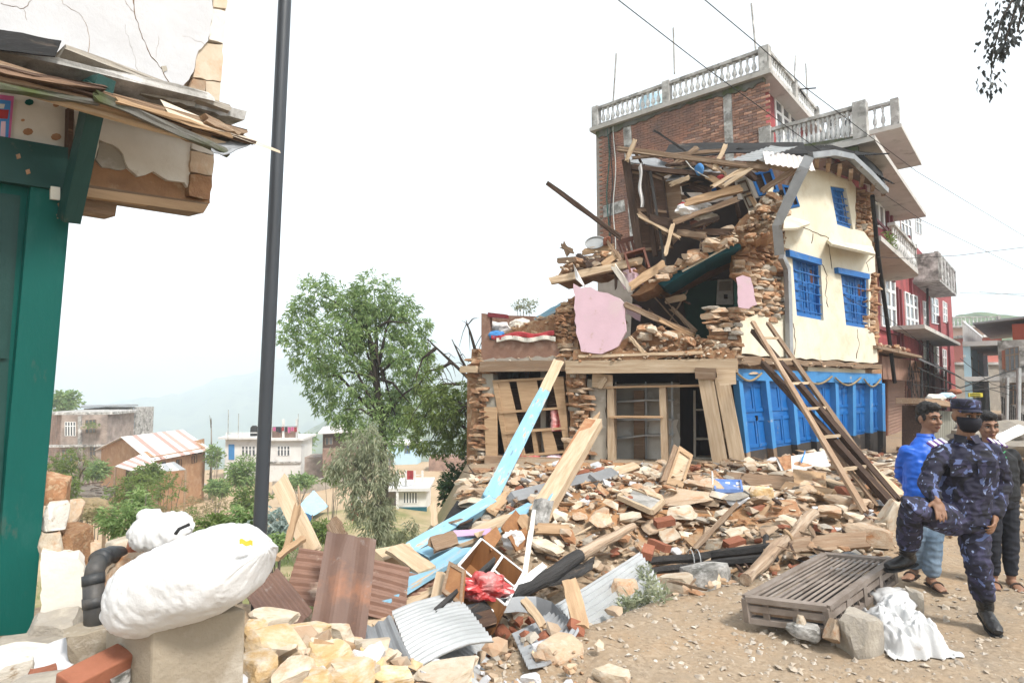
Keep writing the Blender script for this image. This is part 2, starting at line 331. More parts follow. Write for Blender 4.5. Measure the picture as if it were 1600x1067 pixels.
def leaf_mat(name,ca,cb,tr=.35):
    if name in MATS:return MATS[name]
    m=bpy.data.materials.new(name);m.use_nodes=True;nt=m.node_tree;N=nt.nodes;L=nt.links;bs=N['Principled BSDF'];bs.inputs['Roughness'].default_value=.5;bs.inputs['Specular IOR Level'].default_value=.35
    g=N.new('ShaderNodeNewGeometry');r=N.new('ShaderNodeValToRGB');r.color_ramp.elements[0].color=ca;r.color_ramp.elements[1].color=cb
    L.new(g.outputs['Random Per Island'],r.inputs[0]);L.new(r.outputs[0],bs.inputs['Base Color'])
    t=N.new('ShaderNodeBsdfTranslucent');hv=N.new('ShaderNodeHueSaturation');hv.inputs['Value'].default_value=1.3;L.new(r.outputs[0],hv.inputs['Color']);L.new(hv.outputs[0],t.inputs['Color'])
    mx=N.new('ShaderNodeMixShader');mx.inputs[0].default_value=tr;L.new(bs.outputs[0],mx.inputs[1]);L.new(t.outputs[0],mx.inputs[2])
    L.new(mx.outputs[0],N['Material Output'].inputs['Surface']);MATS[name]=m;return m
leaf_green=leaf_mat('leaf_green',col4(.10,.185,.055),col4(.29,.38,.15))
leaf_dark=leaf_mat('leaf_dark',col4(.018,.05,.018),col4(.05,.09,.028))
leaf_pale=leaf_mat('leaf_pale',col4(.19,.225,.135),col4(.36,.37,.25))
leaf_light=leaf_mat('leaf_light',col4(.10,.16,.035),col4(.19,.24,.075))
leaf_dry=leaf_mat('leaf_dry',col4(.20,.17,.08),col4(.28,.25,.13))
leaf_silver=leaf_mat('leaf_silver',col4(.2,.27,.23),col4(.36,.42,.40))
leaf_black=leaf_mat('leaf_black',col4(.02,.024,.022),col4(.04,.045,.04),.1)
# ---------------------------------------------------------------- terrain
EDGE=[(-60,12),(-14,7.5),(-4.6,5.2),(-2.4,5.0),(-1.7,5.6),(-1.15,6.8),(-.8,8.6),(-.75,12),(-1.05,14.5),(-.9,18),(4,27),(14,42),(34,70),(90,150)]
def edge_dist(x,y):
    best=1e9;sg=1
    for(ax,ay),(bx,by)in zip(EDGE,EDGE[1:]):
        dx,dy=bx-ax,by-ay;t=max(0,min(1,((x-ax)*dx+(y-ay)*dy)/(dx*dx+dy*dy)))
        ex,ey=x-ax-t*dx,y-ay-t*dy;d=math.hypot(ex,ey)
        if d<best:best=d;sg=1 if dx*(y-ay)-dy*(x-ax)>0 else-1
    return best*sg
def sm(a,b,x):
    t=max(0,min(1,(x-a)/(b-a)));return t*t*(3-2*t)
def pw(x,pts):
    if x<=pts[0][0]:return pts[0][1]
    for(a,ya),(b,yb)in zip(pts,pts[1:]):
        if x<=b:return ya+(yb-ya)*(x-a)/(b-a)
    return pts[-1][1]
def mound(x,y):
    m=.20*sm(6.0,8.8,y-.12*(x-2))*(1-sm(4.6,7.5,x))*sm(-1.3,.6,x)*(1-sm(13,15,y))
    m+=.10*sm(7.2,9.5,y)*sm(4,6.5,x)*(1-sm(8.6,9.8,x))*(1-sm(13,16,y))
    m+=.46*math.exp(-(((x+1.0)/.62)**2+((y-3.05)/.62)**2))
    m-=.2*math.exp(-(((x+.55)/.55)**2+((y-4.75)/.5)**2))
    if-2.2<x<3.2 and 3.4<y<9:
        yl=pw(x,[(-1.6,3.6),(-.6,3.95),(.4,4.5),(1.3,5.2),(2.3,5.75),(3.2,6.1)]);s=(y-yl)*.8
        m-=.34*sm(0,.55,s)*(1-sm(1.3,2.4,s))*(1-sm(2.2,3.1,x))*sm(-2.2,-1.4,x)
    return m
def H(x,y):
    d=edge_dist(x,y);r=math.hypot(x,y)
    z=0
    if d>0:z=-7.9*(1-math.exp(-d/pw(x,[(-9,9),(-3,4.2)])))-.5*sm(20,45,d)
    if y>1 and abs(x)<16 and y<20:z+=mound(x,y)*(1-sm(.2,1.5,d))
    k=1-sm(2,12,max(d,0))
    z+=nz((x,y,0),.9)*.05+nz((x,y,3),3.1)*.022+nz((x,y,7),9)*.012*(1-sm(12,25,r))
    if d>1:z+=nz((x,y,1),.22,2)*.5*sm(2,10,d)*(1-sm(18,30,d)*.85)
    if r>60:
        a=x/max(y,1)
        if d>0:
            z-=40*sm(72,260,r)+60*sm(300,900,r)
    return z
def fan(name,rs,a0,a1,na,hf,mt,smooth=True,**pr):
    m=MB();nr=len(rs)
    for r in rs:
        for j in range(na+1):
            a=a0+(a1-a0)*j/na;x,y=r*math.sin(a),r*math.cos(a);m.v.append((x,y,hf(x,y)))
    for i in range(nr-1):
        for j in range(na):
            m.f.append((i*(na+1)+j,(i+1)*(na+1)+j,(i+1)*(na+1)+j+1,i*(na+1)+j+1));m.m.append(0)
    return m.build(name,mt,smooth=smooth,M=Matrix(),fix=False,**pr)
def ground_mat():
    m=bpy.data.materials.new('ground');m.use_nodes=True;nt=m.node_tree;N=nt.nodes;L=nt.links;bs=N['Principled BSDF'];bs.inputs['Roughness'].default_value=.95;bs.inputs['Specular IOR Level'].default_value=.15
    tc=N.new('ShaderNodeTexCoord')
    def n_(sc,det=8):
        n=N.new('ShaderNodeTexNoise');n.inputs['Scale'].default_value=sc;n.inputs['Detail'].default_value=det;n.inputs['Roughness'].default_value=.62;L.new(tc.outputs['Object'],n.inputs['Vector']);return n.outputs[0]
    def rp(src,*st):
        r=N.new('ShaderNodeValToRGB');e=r.color_ramp.elements
        while len(e)<len(st):e.new(.5)
        for q,(p,c)in zip(e,st):q.position=p;q.color=c
        L.new(src,r.inputs[0]);return r.outputs[0]
    def mix(f,a,b):
        x=N.new('ShaderNodeMix');x.data_type='RGBA';L.new(f,x.inputs[0]);L.new(a,x.inputs[6]);L.new(b,x.inputs[7]);return x.outputs[2]
    BW=((0,0,0,1),(1,1,1,1))
    near=rp(n_(1.1),(.3,col4(.34,.225,.13)),(.5,col4(.31,.235,.16)),(.68,col4(.235,.195,.15)))
    grit=rp(n_(26,4),(.35,col4(.19,.14,.095)),(.55,col4(.35,.275,.195)),(.75,col4(.45,.38,.3)))
    near=mix(rp(n_(9,6),(.38,BW[0]),(.62,col4(.75,.75,.75))),near,grit)
    red=rp(n_(7),(.35,col4(.34,.17,.08)),(.7,col4(.38,.24,.13)))
    sep=N.new('ShaderNodeSeparateXYZ');L.new(tc.outputs['Object'],sep.inputs[0])
    ln=N.new('ShaderNodeVectorMath');ln.operation='LENGTH';L.new(tc.outputs['Object'],ln.inputs[0])
    vs=N.new('ShaderNodeVectorMath');vs.operation='SUBTRACT';vs.inputs[1].default_value=(2.0,10.0,.3);L.new(tc.outputs['Object'],vs.inputs[0])
    vm=N.new('ShaderNodeVectorMath');vm.operation='MULTIPLY';vm.inputs[1].default_value=(.22,.27,0);L.new(vs.outputs[0],vm.inputs[0])
    vl=N.new('ShaderNodeVectorMath');vl.operation='LENGTH';L.new(vm.outputs[0],vl.inputs[0])
    mm=N.new('ShaderNodeMath');mm.operation='MULTIPLY_ADD';L.new(n_(1.6),mm.inputs[0]);mm.inputs[1].default_value=.6;L.new(vl.outputs['Value'],mm.inputs[2])
    near=mix(rp(mm.outputs[0],(1.1,BW[1]),(1.35,BW[0]))if False else rp(mm.outputs[0],(.93,BW[1]),(1.0,BW[0])),near,red)
    veg=rp(n_(.35),(.36,col4(.13,.16,.05)),(.47,col4(.25,.23,.11)),(.58,col4(.40,.31,.19)),(.70,col4(.12,.17,.05)))
    field=rp(n_(.06,5),(.4,col4(.44,.33,.22)),(.6,col4(.40,.29,.185)),(.72,col4(.2,.2,.09)))
    forest=rp(n_(.012,9),(.4,col4(.04,.075,.03)),(.55,col4(.09,.12,.05)),(.62,col4(.22,.2,.11)),(.75,col4(.05,.09,.035)))
    lz=N.new('ShaderNodeMath');lz.operation='MULTIPLY';lz.inputs[1].default_value=-.1;L.new(sep.outputs[2],lz.inputs[0])
    c=mix(rp(lz.outputs[0],(.04,BW[0]),(.14,BW[1])),near,veg)
    c=mix(rp(lz.outputs[0],(.70,BW[0]),(.77,BW[1])),c,field)
    lr=N.new('ShaderNodeMath');lr.operation='MULTIPLY';lr.inputs[1].default_value=.005;L.new(ln.outputs['Value'],lr.inputs[0])
    c=mix(rp(lr.outputs[0],(.42,BW[0]),(.6,BW[1])),c,forest)
    L.new(c,bs.inputs['Base Color'])
    bp=N.new('ShaderNodeBump');bp.inputs['Strength'].default_value=.7;bp.inputs['Distance'].default_value=.025;L.new(n_(22,8),bp.inputs['Height']);L.new(bp.outputs[0],bs.inputs['Normal'])
    return m
gm=ground_mat()
rs=[.25*1.0335**i for i in range(310)]
fan('ground',rs,R(-100),R(100),420,H,gm,kind='structure')
fan('ground_behind',[.25*1.35**i for i in range(34)],R(100),R(260),40,lambda x,y:H(x,y),gm,kind='structure')
def hill_mat(name,a,b,sc):
    return mat(name,a,b,sc,bump=0,rand=0,detail=9,patch=tuple(x*.6 for x in a[:3])+(1,),pth=.56,pscale=sc*3)
def ridge(name,r0,r1,pts,base,mt,rough,a0,a1,na=240,nr=26):
    """ridge between radii r0 (foot) and r1 (crest); pts: azimuth tangent -> crest height"""
    def hf(x,y):
        r=math.hypot(x,y);t=(r-r0)/(r1-r0);a=x/y
        crest=pw(a,pts)+nz((a*14,0,0),1,4)*rough*1.2+nz((a*60,0,0),1,5)*rough*.4
        z=base+(crest-base)*(sm(0,1,t)if t<=1 else 1-.5*(t-1))+nz((x/(r1-r0),y/(r1-r0),0),7,8)*rough*1.2*min(1,t*(1.05-t)*6 if t<1 else 0)
        return z
    rr=[r0+(r1-r0)*i/nr for i in range(int(nr*1.35))]
    return fan(name,rr,math.atan(a0),math.atan(a1),na,hf,mt,kind='structure')
def crest_z(py,r,px):
    d=ray(px,py);return CAM.z+d.z*r/math.hypot(d.x,d.y)
def crest(r,*pp):return[((px-800)/FPX,crest_z(py,r,px))for px,py in pp]
ridge('near_hill',260,620,crest(620,(-400,760),(380,730),(440,700),(480,672),(530,640),(600,615),(700,598),(760,590),(900,585),(1200,560),(2000,560)),-110,hill_mat('hill_near',col4(.06,.10,.035),col4(.15,.17,.075),.02),5,-1.4,1.3)
ridge('middle_hill',900,1600,crest(1600,(-600,640),(90,652),(210,628),(300,606),(400,580),(470,556),(560,535),(640,545),(750,560),(1000,575)),-150,hill_mat('hill_mid',col4(.05,.09,.04),col4(.12,.14,.07),.006),14,-1.5,1.3)
ridge('far_hill',1900,2800,crest(2800,(-600,540),(60,522),(100,505),(200,515),(330,520),(480,505),(620,480),(800,500),(1000,540)),-200,hill_mat('hill_far',col4(.05,.08,.05),col4(.09,.11,.07),.003),22,-1.5,1.3)
ridge('wooded_hill',130,250,crest(250,(1380,560),(1460,510),(1500,494),(1545,488),(1590,496),(1650,510),(1900,540)),-3,hill_mat('hill_wood',col4(.05,.09,.03),col4(.10,.14,.055),.06),1.0,.55,1.25,120,16)
hz=MB();hz.box((0,1900,60),(10400,5600,560))
hm=bpy.data.materials.new('haze');hm.use_nodes=True;hn=hm.node_tree;hn.nodes.clear()
pv=hn.nodes.new('ShaderNodeVolumePrincipled');pv.inputs['Color'].default_value=(.85,.92,1,1);pv.inputs['Density'].default_value=.0011;pv.inputs['Anisotropy'].default_value=0
pv.inputs['Density Attribute'].default_value=''
ho=hn.nodes.new('ShaderNodeOutputMaterial');hn.links.new(pv.outputs[0],ho.inputs['Volume'])
hz.build('haze',hm,kind='stuff')
# ---------------------------------------------------------------- shared builders
def plate(name,pl,poly,off,th,mt,parent=None,**pr):
    loops=poly if hasattr(poly[0][0],'__len__')else[poly]
    pts=[[pl.at(x,y,off)for x,y in lp]for lp in loops]
    m=MB();m.poly(pts,pl.n*th)
    c=Vector((0,0,0))
    for p in pts[0]:c+=p
    return m.build(name,mt,parent,M=Matrix.Translation(c/len(pts[0]))@pl.M.to_4x4(),**pr)
def rough(poly,step=9,amp=3,seed=1):
    r=random.Random(seed);out=[]
    for i,(a,b)in enumerate(zip(poly,poly[1:]+poly[:1])):
        L=math.hypot(b[0]-a[0],b[1]-a[1]);k=max(1,int(L/step))
        for j in range(k):
            t=j/k;out.append((a[0]+(b[0]-a[0])*t+(r.uniform(-amp,amp)if j else 0),a[1]+(b[1]-a[1])*t+(r.uniform(-amp,amp)if j else 0)))
    return out
def quad(q):
    def f(u,v):
        (ax,ay),(bx,by),(cx,cy),(dx,dy)=q
        return((ax*(1-u)+bx*u)*(1-v)+(dx*(1-u)+cx*u)*v,(ay*(1-u)+by*u)*(1-v)+(dy*(1-u)+cy*u)*v)
    return f
def qrect(f,u0,v0,u1,v1):return[f(u0,v0),f(u1,v0),f(u1,v1),f(u0,v1)]
def pbar(name,pl,a,b,w,t,mt,off=0,offb=None,parent=None,**k):
    return plank(name,pl.at(*a,off),pl.at(*b,off if offb is None else offb),w,t,mt,parent,up=-pl.n,**k)
def in_poly(x,y,poly):
    c=False;j=len(poly)-1
    for i in range(len(poly)):
        if(poly[i][1]>y)!=(poly[j][1]>y)and x<(poly[j][0]-poly[i][0])*(y-poly[i][1])/(poly[j][1]-poly[i][1])+poly[i][0]:c=not c
        j=i
    return c
ROCKS={}
def unit_rock(k,mt,subdiv=2,flat=.5):
    key=(k,mt.name,subdiv,flat)
    if key not in ROCKS:
        bm=rock_bm(k*17+3,subdiv,9,flat,.05 if subdiv>1 else.08)
        lo=[min(v.co[i]for v in bm.verts)for i in range(3)];hi=[max(v.co[i]for v in bm.verts)for i in range(3)]
        for v in bm.verts:v.co=Vector([(v.co[i]-(lo[i]+hi[i])/2)/(hi[i]-lo[i])for i in range(3)])
        me=bpy.data.meshes.new('stone');bm.to_mesh(me);bm.free();me.materials.append(mt);ROCKS[key]=me
    return ROCKS[key]
def rock_at(name,pos,size,rot3,mt,parent=None,subdiv=2,k=None,**pr):
    me=unit_rock(RND.randrange(10)if k is None else k,mt,subdiv)
    M=Matrix.Translation(pos)@rot3.to_4x4()@Matrix.Diagonal((*size,1))
    return link(name,me,M,parent,**pr)
def rot(a,b,c):return Euler((a,b,c)).to_matrix()
def wall_stones(parent,pl,poly,off,mats,ch=(.045,.10),cw=(.14,.44),dep=.3,overflow=None,limit=999,tilt=.05,uplift=0):
    """coursed flat stones over a pixel polygon on a vertical plane"""
    pts=[pl.at(x,y,off)for x,y in poly];uv=[(pl.u(p),p.z)for p in pts]
    u0,u1=min(a for a,b in uv),max(a for a,b in uv);z=min(b for a,b in uv);z1=max(b for a,b in uv);n=0
    while z<z1:
        h=U(*ch);u=u0-U(0,.2)
        while u<u1:
            w=U(*cw)
            if in_poly(u+w/2,z+h/2,uv):
                p=pl.uz(u+w/2,z+h/2+U(-.01,.01),off+dep/2-U(.0,.09));sz=(w*1.08,dep*U(.8,1.1),h*U(1.0,1.3))
                rt=pl.M@rot(U(-tilt,tilt),U(-tilt,tilt)+uplift,U(-.15,.15));mt=RND.choice(mats);k=RND.randrange(10)
                if n<limit:rock_at('stone',p,sz,rt,mt,parent,2,k)
                elif overflow is not None:
                    me=unit_rock(k,mats[0],1);M=Matrix.Translation(p)@rt.to_4x4()@Matrix.Diagonal((*sz,1));overflow.add([M@v.co for v in me.vertices],[tuple(q.vertices)for q in me.polygons])
                n+=1
            u+=w*.97
        z+=h*.94
    return n
def plan_slab(name,pts,z0,z1,mt,parent=None,**pr):
    m=MB();m.poly([(x,y,z0)for x,y in pts],(0,0,z1-z0));return m.build(name,mt,parent,**pr)
# ---------------------------------------------------------------- the ruined house
C=P(1150,740,12.0).xy;Lp=P(742,740,14.0).xy;E=Vector((9.9,16.17))
F=Plane(Lp,C-Lp);S=Plane(C,E-C)
house=thing('ruined_house','half collapsed three storey house with cream plaster wall and blue shopfront','house',(C.x,C.y,0))
nF,nS=F.n.xy,S.n.xy
foot=[Lp+nF*.1,C+nF*.1+nS*.1,E+nS*.1,E+nS*3.6,Lp+nF*3.8]
plan_slab('ground_floor',[p+nF*.1 for p in foot],-.25,.02,mud,house)
plan_slab('upper_floor',[Lp+nF*.06,C+nF*.02+nS*.2,E+nS*.35,E+nS*3.6,Lp+nF*3.8],2.26,2.40,mud,house)
plan_slab('top_floor',[C+nS*.35+S.d.xy*1.2,E+nS*.35,E+nS*3.4,C+nF*3.2],4.28,4.4,wood_dark,house)
def wall_pl(name,a,b,z0,z1,mt,th=.25,parent=house):
    p=Plane(a,b-a);m=MB();w=(b-a).length
    m.poly([p.uz(0,z0),p.uz(w,z0),p.uz(w,z1),p.uz(0,z1)],p.n*th);return m.build(name,mt,parent)
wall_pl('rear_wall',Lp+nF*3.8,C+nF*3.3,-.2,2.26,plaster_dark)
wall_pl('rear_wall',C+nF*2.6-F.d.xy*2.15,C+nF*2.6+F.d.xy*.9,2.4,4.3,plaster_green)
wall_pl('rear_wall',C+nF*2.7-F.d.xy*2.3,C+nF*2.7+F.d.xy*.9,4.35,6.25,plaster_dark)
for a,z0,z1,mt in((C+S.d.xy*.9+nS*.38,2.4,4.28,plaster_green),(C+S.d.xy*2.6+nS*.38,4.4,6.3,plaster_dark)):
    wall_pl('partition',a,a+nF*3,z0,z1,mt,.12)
wall_pl('end_wall',E+nS*.4,E+nS*3.6,-.2,6.6,stone_red,.3)
wall_pl('side_wall',Lp+nF*.2,Lp+nF*3.8,-1,2.26,stone_red,.3)
wall_pl('partition',C-F.d.xy*4.0+nF*.35,C-F.d.xy*4.0+nF*3.6,-.5,2.26,plaster_grey,.12)
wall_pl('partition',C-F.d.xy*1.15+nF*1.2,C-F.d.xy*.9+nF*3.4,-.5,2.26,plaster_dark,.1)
over=MB();SM=[stone_tan,stone_red,stone_red,stone_tan,stone_grey]
def masonry(poly,pl,off,core_mat=mud,dep=.3,core_off=.1,limit=999,core=True,**k):
    w=plate('wall_core',pl,rough(poly,14,2.5,5),off+core_off,.28,core_mat,house)if core else None
    return wall_stones(w or house,pl,poly,off,SM,dep=dep,overflow=over,limit=limit,**k)
masonry([(737,545),(756,548),(760,640),(757,700),(765,790),(736,790),(738,640)],F,-.02,limit=34)
masonry([(868,482),(898,462),(903,540),(912,590),(920,640),(916,700),(922,750),(886,750),(890,640),(884,580),(872,560)],F,-.08,limit=62)
masonry([(1098,492),(1110,480),(1155,482),(1158,560),(1100,562),(1108,520)],F,-.12,limit=36)
masonry([(1160,372),(1172,345),(1190,325),(1222,308),(1232,350),(1228,430),(1229,500),(1160,498),(1182,450),(1160,430)],S,.02,limit=74,ch=(.06,.11))
masonry([(1337,292),(1366,303),(1368,392),(1352,362),(1336,358)],S,.12,limit=22)
masonry([(1356,424),(1370,428),(1373,565),(1364,520),(1356,518)],S,.03,limit=24)
masonry([(1240,300),(1256,262),(1264,300),(1250,345)],S,.2,limit=8)
over.build('masonry_stones',stone_red,house,kind='stuff')
W1=[(1237,394),(1282,407),(1287,501),(1245,493)];W2=[(1313,421),(1357,430),(1358,514),(1322,508)];W3=[(1297,290),(1322,294),(1333,359),(1308,351)]
outer=[(1226,337),(1242,298),(1262,262),(1290,268),(1330,282),(1337,292),(1336,358),(1350,362),(1362,378),(1367,400),(1368,425),(1360,428),(1359,516),(1366,522),(1372,566),(1340,566),(1300,562),(1240,560),(1200,556),(1153,553),(1157,505),(1170,497),(1186,490),(1222,503),(1229,480),(1226,430)]
cw=plate('street_wall',S,[rough(outer,10,1.6,3),W1[::-1],W2[::-1],W3[::-1]],0,.24,[plaster_cream],house)
plate('wall_strip',S,rough([(1262,572),(1300,574),(1352,578),(1352,592),(1262,588)],10,1.5,2),.03,.2,plaster_cream,house)
plate('ledge',S,rough([(1150,556),(1250,562),(1378,569),(1378,577),(1300,572),(1225,570),(1150,570)],8,2,8),-.14,.3,wood_old,house)
wall_stones(plate('ledge_core',S,[(1150,565),(1378,572),(1378,590),(1150,588)],.1,.2,mud,house),S,[(1152,566),(1262,570),(1262,586),(1152,584)],.02,SM,limit=12)
def blue_window(q,canopy=True):
    f=quad(q);w=plate('window',S,[qrect(f,0,0,1,1),qrect(f,.13,.1,.87,.93)[::-1]],.06,.12,paint_blue,house)
    for a,b in((.13,.495),(.505,.87)):
        plate('shutter',S,[qrect(f,a,.1,b,.93),qrect(f,a+.09,.2,b-.09,.42)[::-1],qrect(f,a+.09,.5,b-.09,.84)[::-1]],.12,.04,paint_blue,w)
        plate('shutter_panel',S,qrect(f,a+.08,.18,b-.08,.44),.145,.02,paint_blue_light if a<.3 else wood_red,w)
        plate('shutter_panel',S,qrect(f,a+.08,.48,b-.08,.86),.145,.02,paint_blue,w)
    for i in range(5):pbar('bar',S,f(.05,.28+i*.155),f(.95,.28+i*.155),.022,.022,paint_blue,.04,parent=w)
    for u in(.3,.5,.7):pbar('bar',S,f(u,.1),f(u,.95),.018,.018,paint_blue,.065,parent=w)
    if canopy:plate('lintel',S,qrect(f,-.07,-.03,1.05,.07),-.10,.2,paint_blue,w)
    return w
for q in(W1,W2):blue_window(q)
w3=blue_window(W3,False)
def slab3(name,pts,th,mt,parent=None,**pr):
    pts=[Vector(p)for p in pts];n=(pts[1]-pts[0]).cross(pts[2]-pts[0]).normalized()
    if n.z<0:n=-n
    m=MB();m.poly(pts,-n*th);return m.build(name,mt,parent,M=Matrix.Translation(sum(pts,Vector())/len(pts)),**pr)
slab3('ledge',[S.at(1292,374,.02),S.at(1364,385,.02),S.at(1368,397,-.42),S.at(1330,388,-.48),S.at(1300,381,-.40)],.06,plaster_cream,house)
slab3('ledge',[S.at(1226,336,.02),S.at(1262,345,.02),S.at(1266,349,-.30),S.at(1246,356,-.46),S.at(1224,357,-.36)],.05,plaster_cream,house)
plate('plaster_flap',S,rough([(1199,296),(1210,290),(1227,330),(1225,342),(1217,338)],8,2),-.2,.05,plaster_cream,house)
def crack(pl,pts,off,w,parent,mt=wood_dark,seed=0):
    r=random.Random(seed);q=rough(pts,6,1.2,seed)[:-1]
    q=[p for p in q]
    m=MB();P3=[pl.at(x,y,off)for x,y in q]
    k=len(rough(pts,6,1.2,seed));cut=[]
    for p in P3:cut.append(p)
    m.tube(cut,[w*r.uniform(.4,1.2)for _ in cut],4);return m.build('crack',mt,parent)
def line_px(pts,step=6,amp=1.2,seed=0):
    r=random.Random(seed);out=[]
    for a,b in zip(pts,pts[1:]):
        L=math.hypot(b[0]-a[0],b[1]-a[1]);k=max(1,int(L/step))
        for j in range(k):out.append((a[0]+(b[0]-a[0])*j/k+r.uniform(-amp,amp),a[1]+(b[1]-a[1])*j/k+r.uniform(-amp,amp)))
    out.append(pts[-1]);return out
def crack(pl,pts,off,w,parent,mt=wood_dark,seed=0,amp=1.2):
    r=random.Random(seed);m=MB();q=[pl.at(x,y,off)for x,y in line_px(pts,6,amp,seed)]
    m.tube(q,[w*r.uniform(.35,1.2)for _ in q],4);return m.build('crack',mt,parent)
for i,c in enumerate(([(1246,352),(1270,362),(1295,372)],[(1283,410),(1292,430),(1290,460),(1294,480)],[(1293,372),(1296,395),(1300,420)],[(1240,505),(1243,530),(1241,555)],[(1340,515),(1342,540),(1338,560)],[(1270,365),(1268,380)],[(1365,400),(1355,410),(1358,425)])):
    crack(S,c,-.004,.011,cw,seed=i)
def ytop(x):return 592+(x-1148)*.03
def yblue(x):return 706-(x-1170)*.158
def ygnd(x):return 760-(x-1150)*.19
plate('shop_lintel',S,[(1149,576),(1377,584),(1378,599),(1151,594)],-.02,.16,paint_blue_light,house)
xt=[1152,1194,1234,1268,1303,1330,1357,1376];xb=[1170,1211,1248,1277,1307,1332,1358,1378]
for i in range(7):
    a,b,c,d=xt[i],xt[i+1],xb[i+1],xb[i]
    f=lambda t,x0,x1:(x0+(x1-x0)*t)
    yb=yblue((c+d)/2)
    xm=lambda x,xx,y,y0,y1:x+(xx-x)*(y-y0)/(y1-y0)
    L0,R0_=(a,ytop(a)),(b,ytop(b));ybl,ybr=yblue(d),yblue(c);gl,gr=ygnd(d),ygnd(c)
    LB=(xm(a,d,ybl,ytop(a),gl),ybl);RB=(xm(b,c,ybr,ytop(b),gr),ybr);LG,RG=(d,gl),(c,gr)
    door=plate('shop_door',S,[L0,R0_,RB,LB],.12,.05,paint_blue,house)
    plate('door_base',S,[LB,RB,RG,LG],.115,.055,paint_black,door)
    g=quad([L0,R0_,RB,LB]);g2=quad([LB,RB,RG,LG])
    for u0,u1 in((.16,.54),(.56,.94)):
        for v0,v1 in((.06,.46),(.54,.96)):
            plate('door_panel',S,[qrect(g,u0,v0,u1,v1),qrect(g,u0+.06,v0+.05,u1-.06,v1-.05)[::-1]],.10,.03,paint_blue,door)
    if i in(0,3):
        mm=MB();mm.box(S.at(*g(.56,.55),.09),(.03,.05,.1),S.M);mm.build('latch',metal_dark,door)
for i in range(8):
    a,d=xt[i],xb[i];w=13-i*.8;ybl=yblue(d);gl=ygnd(d);t=(ybl-ytop(a))/(gl-ytop(a));xm_=a+(d-a)*t
    o=pbar('shop_post',S,(a,ytop(a)),(xm_,ybl),.13+.006*i,.14,paint_blue_light,.05,parent=house,jag=0)
    pbar('post_foot',S,(xm_,ybl),(d,gl),.13+.006*i,.14,wood_old if i<2 else paint_black,.051,parent=o,jag=0)
m=MB()
for(x0,x1,y)in((1152,1190,583),(1255,1300,588),(1305,1345,590),(1350,1376,592)):
    m2=MB();m2.tube([S.at(x0+(x1-x0)*t/8,y+12*math.sin(math.pi*t/8),-.06)for t in range(9)],.022,6);m2.build('garland',straw,house)
def tb(name,a,b,w,t,mt=wood_old,off=-.05,**k):return pbar(name,F,a,b,w,t,mt,off,parent=house,**k)
tb('lintel_beam',(886,574),(1152,571),.27,.25,wood_pale,-.06)
tb('lintel_beam',(752,573),(886,571),.24,.22,wood_old,.0)
tb('beam_end',(722,577),(746,577),.15,.2,wood_pale,-.1)
tb('joist',(905,557),(1100,551),.06,.14,wood_pale,-.12)
for x in(905,930,1000,1040,1085):pass
tb('post',(1102,585),(1134,770),.28,.24,wood_pale,-.16)
tb('post_capital',(1087,583),(1118,584),.22,.3,wood_old,-.2)
tb('post',(1128,590),(1162,770),.27,.24,wood_pale,-.12)
plate('post_capital',F,[(1119,578),(1149,577),(1150,600),(1122,603)],-.24,.3,wood_pale,house)
plate('infill_panel',F,[(1118,600),(1132,600),(1150,745),(1130,745)],.02,.04,wood_old,house)
tb('cross_piece',(1118,680),(1146,678),.13,.1,wood_pale,-.1)
tb('cross_piece',(1126,706),(1150,703),.12,.06,wood_old,-.02)
tb('post',(948,600),(950,745),.2,.12,wood_pale,.3)
tb('cross_piece',(926,594),(957,597),.3,.1,wood_pale,.1)
tb('brace',(936,606),(946,590),.12,.05,wood_pale,0)
plate('plaster_jamb',F,rough([(918,592),(946,594),(949,745),(922,745),(924,690),(921,640)],12,2),.12,.3,plaster_grey,house)
plate('plaster_jamb',F,[(753,584),(770,584),(776,650),(754,645)],.05,.3,plaster_grey,house)
plate('board',F,[(756,636),(776,636),(777,714),(759,714)],-.04,.04,wood_pine,house)
plate('plinth',F,[(738,770),(775,772),(890,768),(890,800),(738,800)],-.05,.3,concrete,house)
plate('floor_edge',F,rough([(896,548),(960,545),(1030,552),(1100,545),(1152,548),(1152,563),(1080,556),(1000,563),(960,561),(930,566),(896,563)],6,2.5,4),-.16,.5,mud,house)
plate('floor_edge',F,rough([(745,562),(880,556),(884,568),(800,567),(745,568)],6,2,9),-.05,.4,stone_grey,house)
plate('back_panel',F,[(960,600),(1062,598),(1062,745),(960,745)],1.15,.05,plaster_grey,house)
shelf=thing('shop_shelf','tall open wooden shelf frame standing in the doorless central shop room','shelf',F.uz(F.u(F.at(995,740,.25)),0,.25))
def sb(par,name,a,b,w,t,mt,off,**k):return pbar(name,F,a,b,w,t,mt,off,parent=par,**k)
sb(shelf,'upright',(956,604),(957,745),.14,.3,wood_pale,.2);sb(shelf,'upright',(1036,602),(1041,745),.13,.3,wood_pale,.2)
sb(shelf,'top_board',(950,605),(1102,602),.045,.3,wood_pine,.16);sb(shelf,'shelf_board',(955,651),(1037,651),.04,.34,wood_pine,.14)
rack=thing('display_rack','thin grey metal display rack against the rear wall of the shop room','rack',F.uz(F.u(F.at(1010,740,1.0)),0,1.0))
for x in(962,1009,1050):sb(rack,'upright',(x,597),(x+1,745),.04,.04,metal_zinc,1.0)
for y,dy in((628,-3),(655,0),(685,-6)):sb(rack,'shelf_board',(960,y),(1010,y+dy),.035,.3,metal_zinc,.95);sb(rack,'shelf_board',(1010,y+dy),(1052,y+dy),.035,.3,metal_zinc,.96)
rack2=thing('display_rack','dim grey metal rack deep in the shop room beside the timber posts','rack',F.uz(F.u(F.at(1095,740,1.3)),0,1.3))
for x in(1085,1112):sb(rack2,'upright',(x,610),(x+1,745),.05,.05,plaster_grey,1.1)
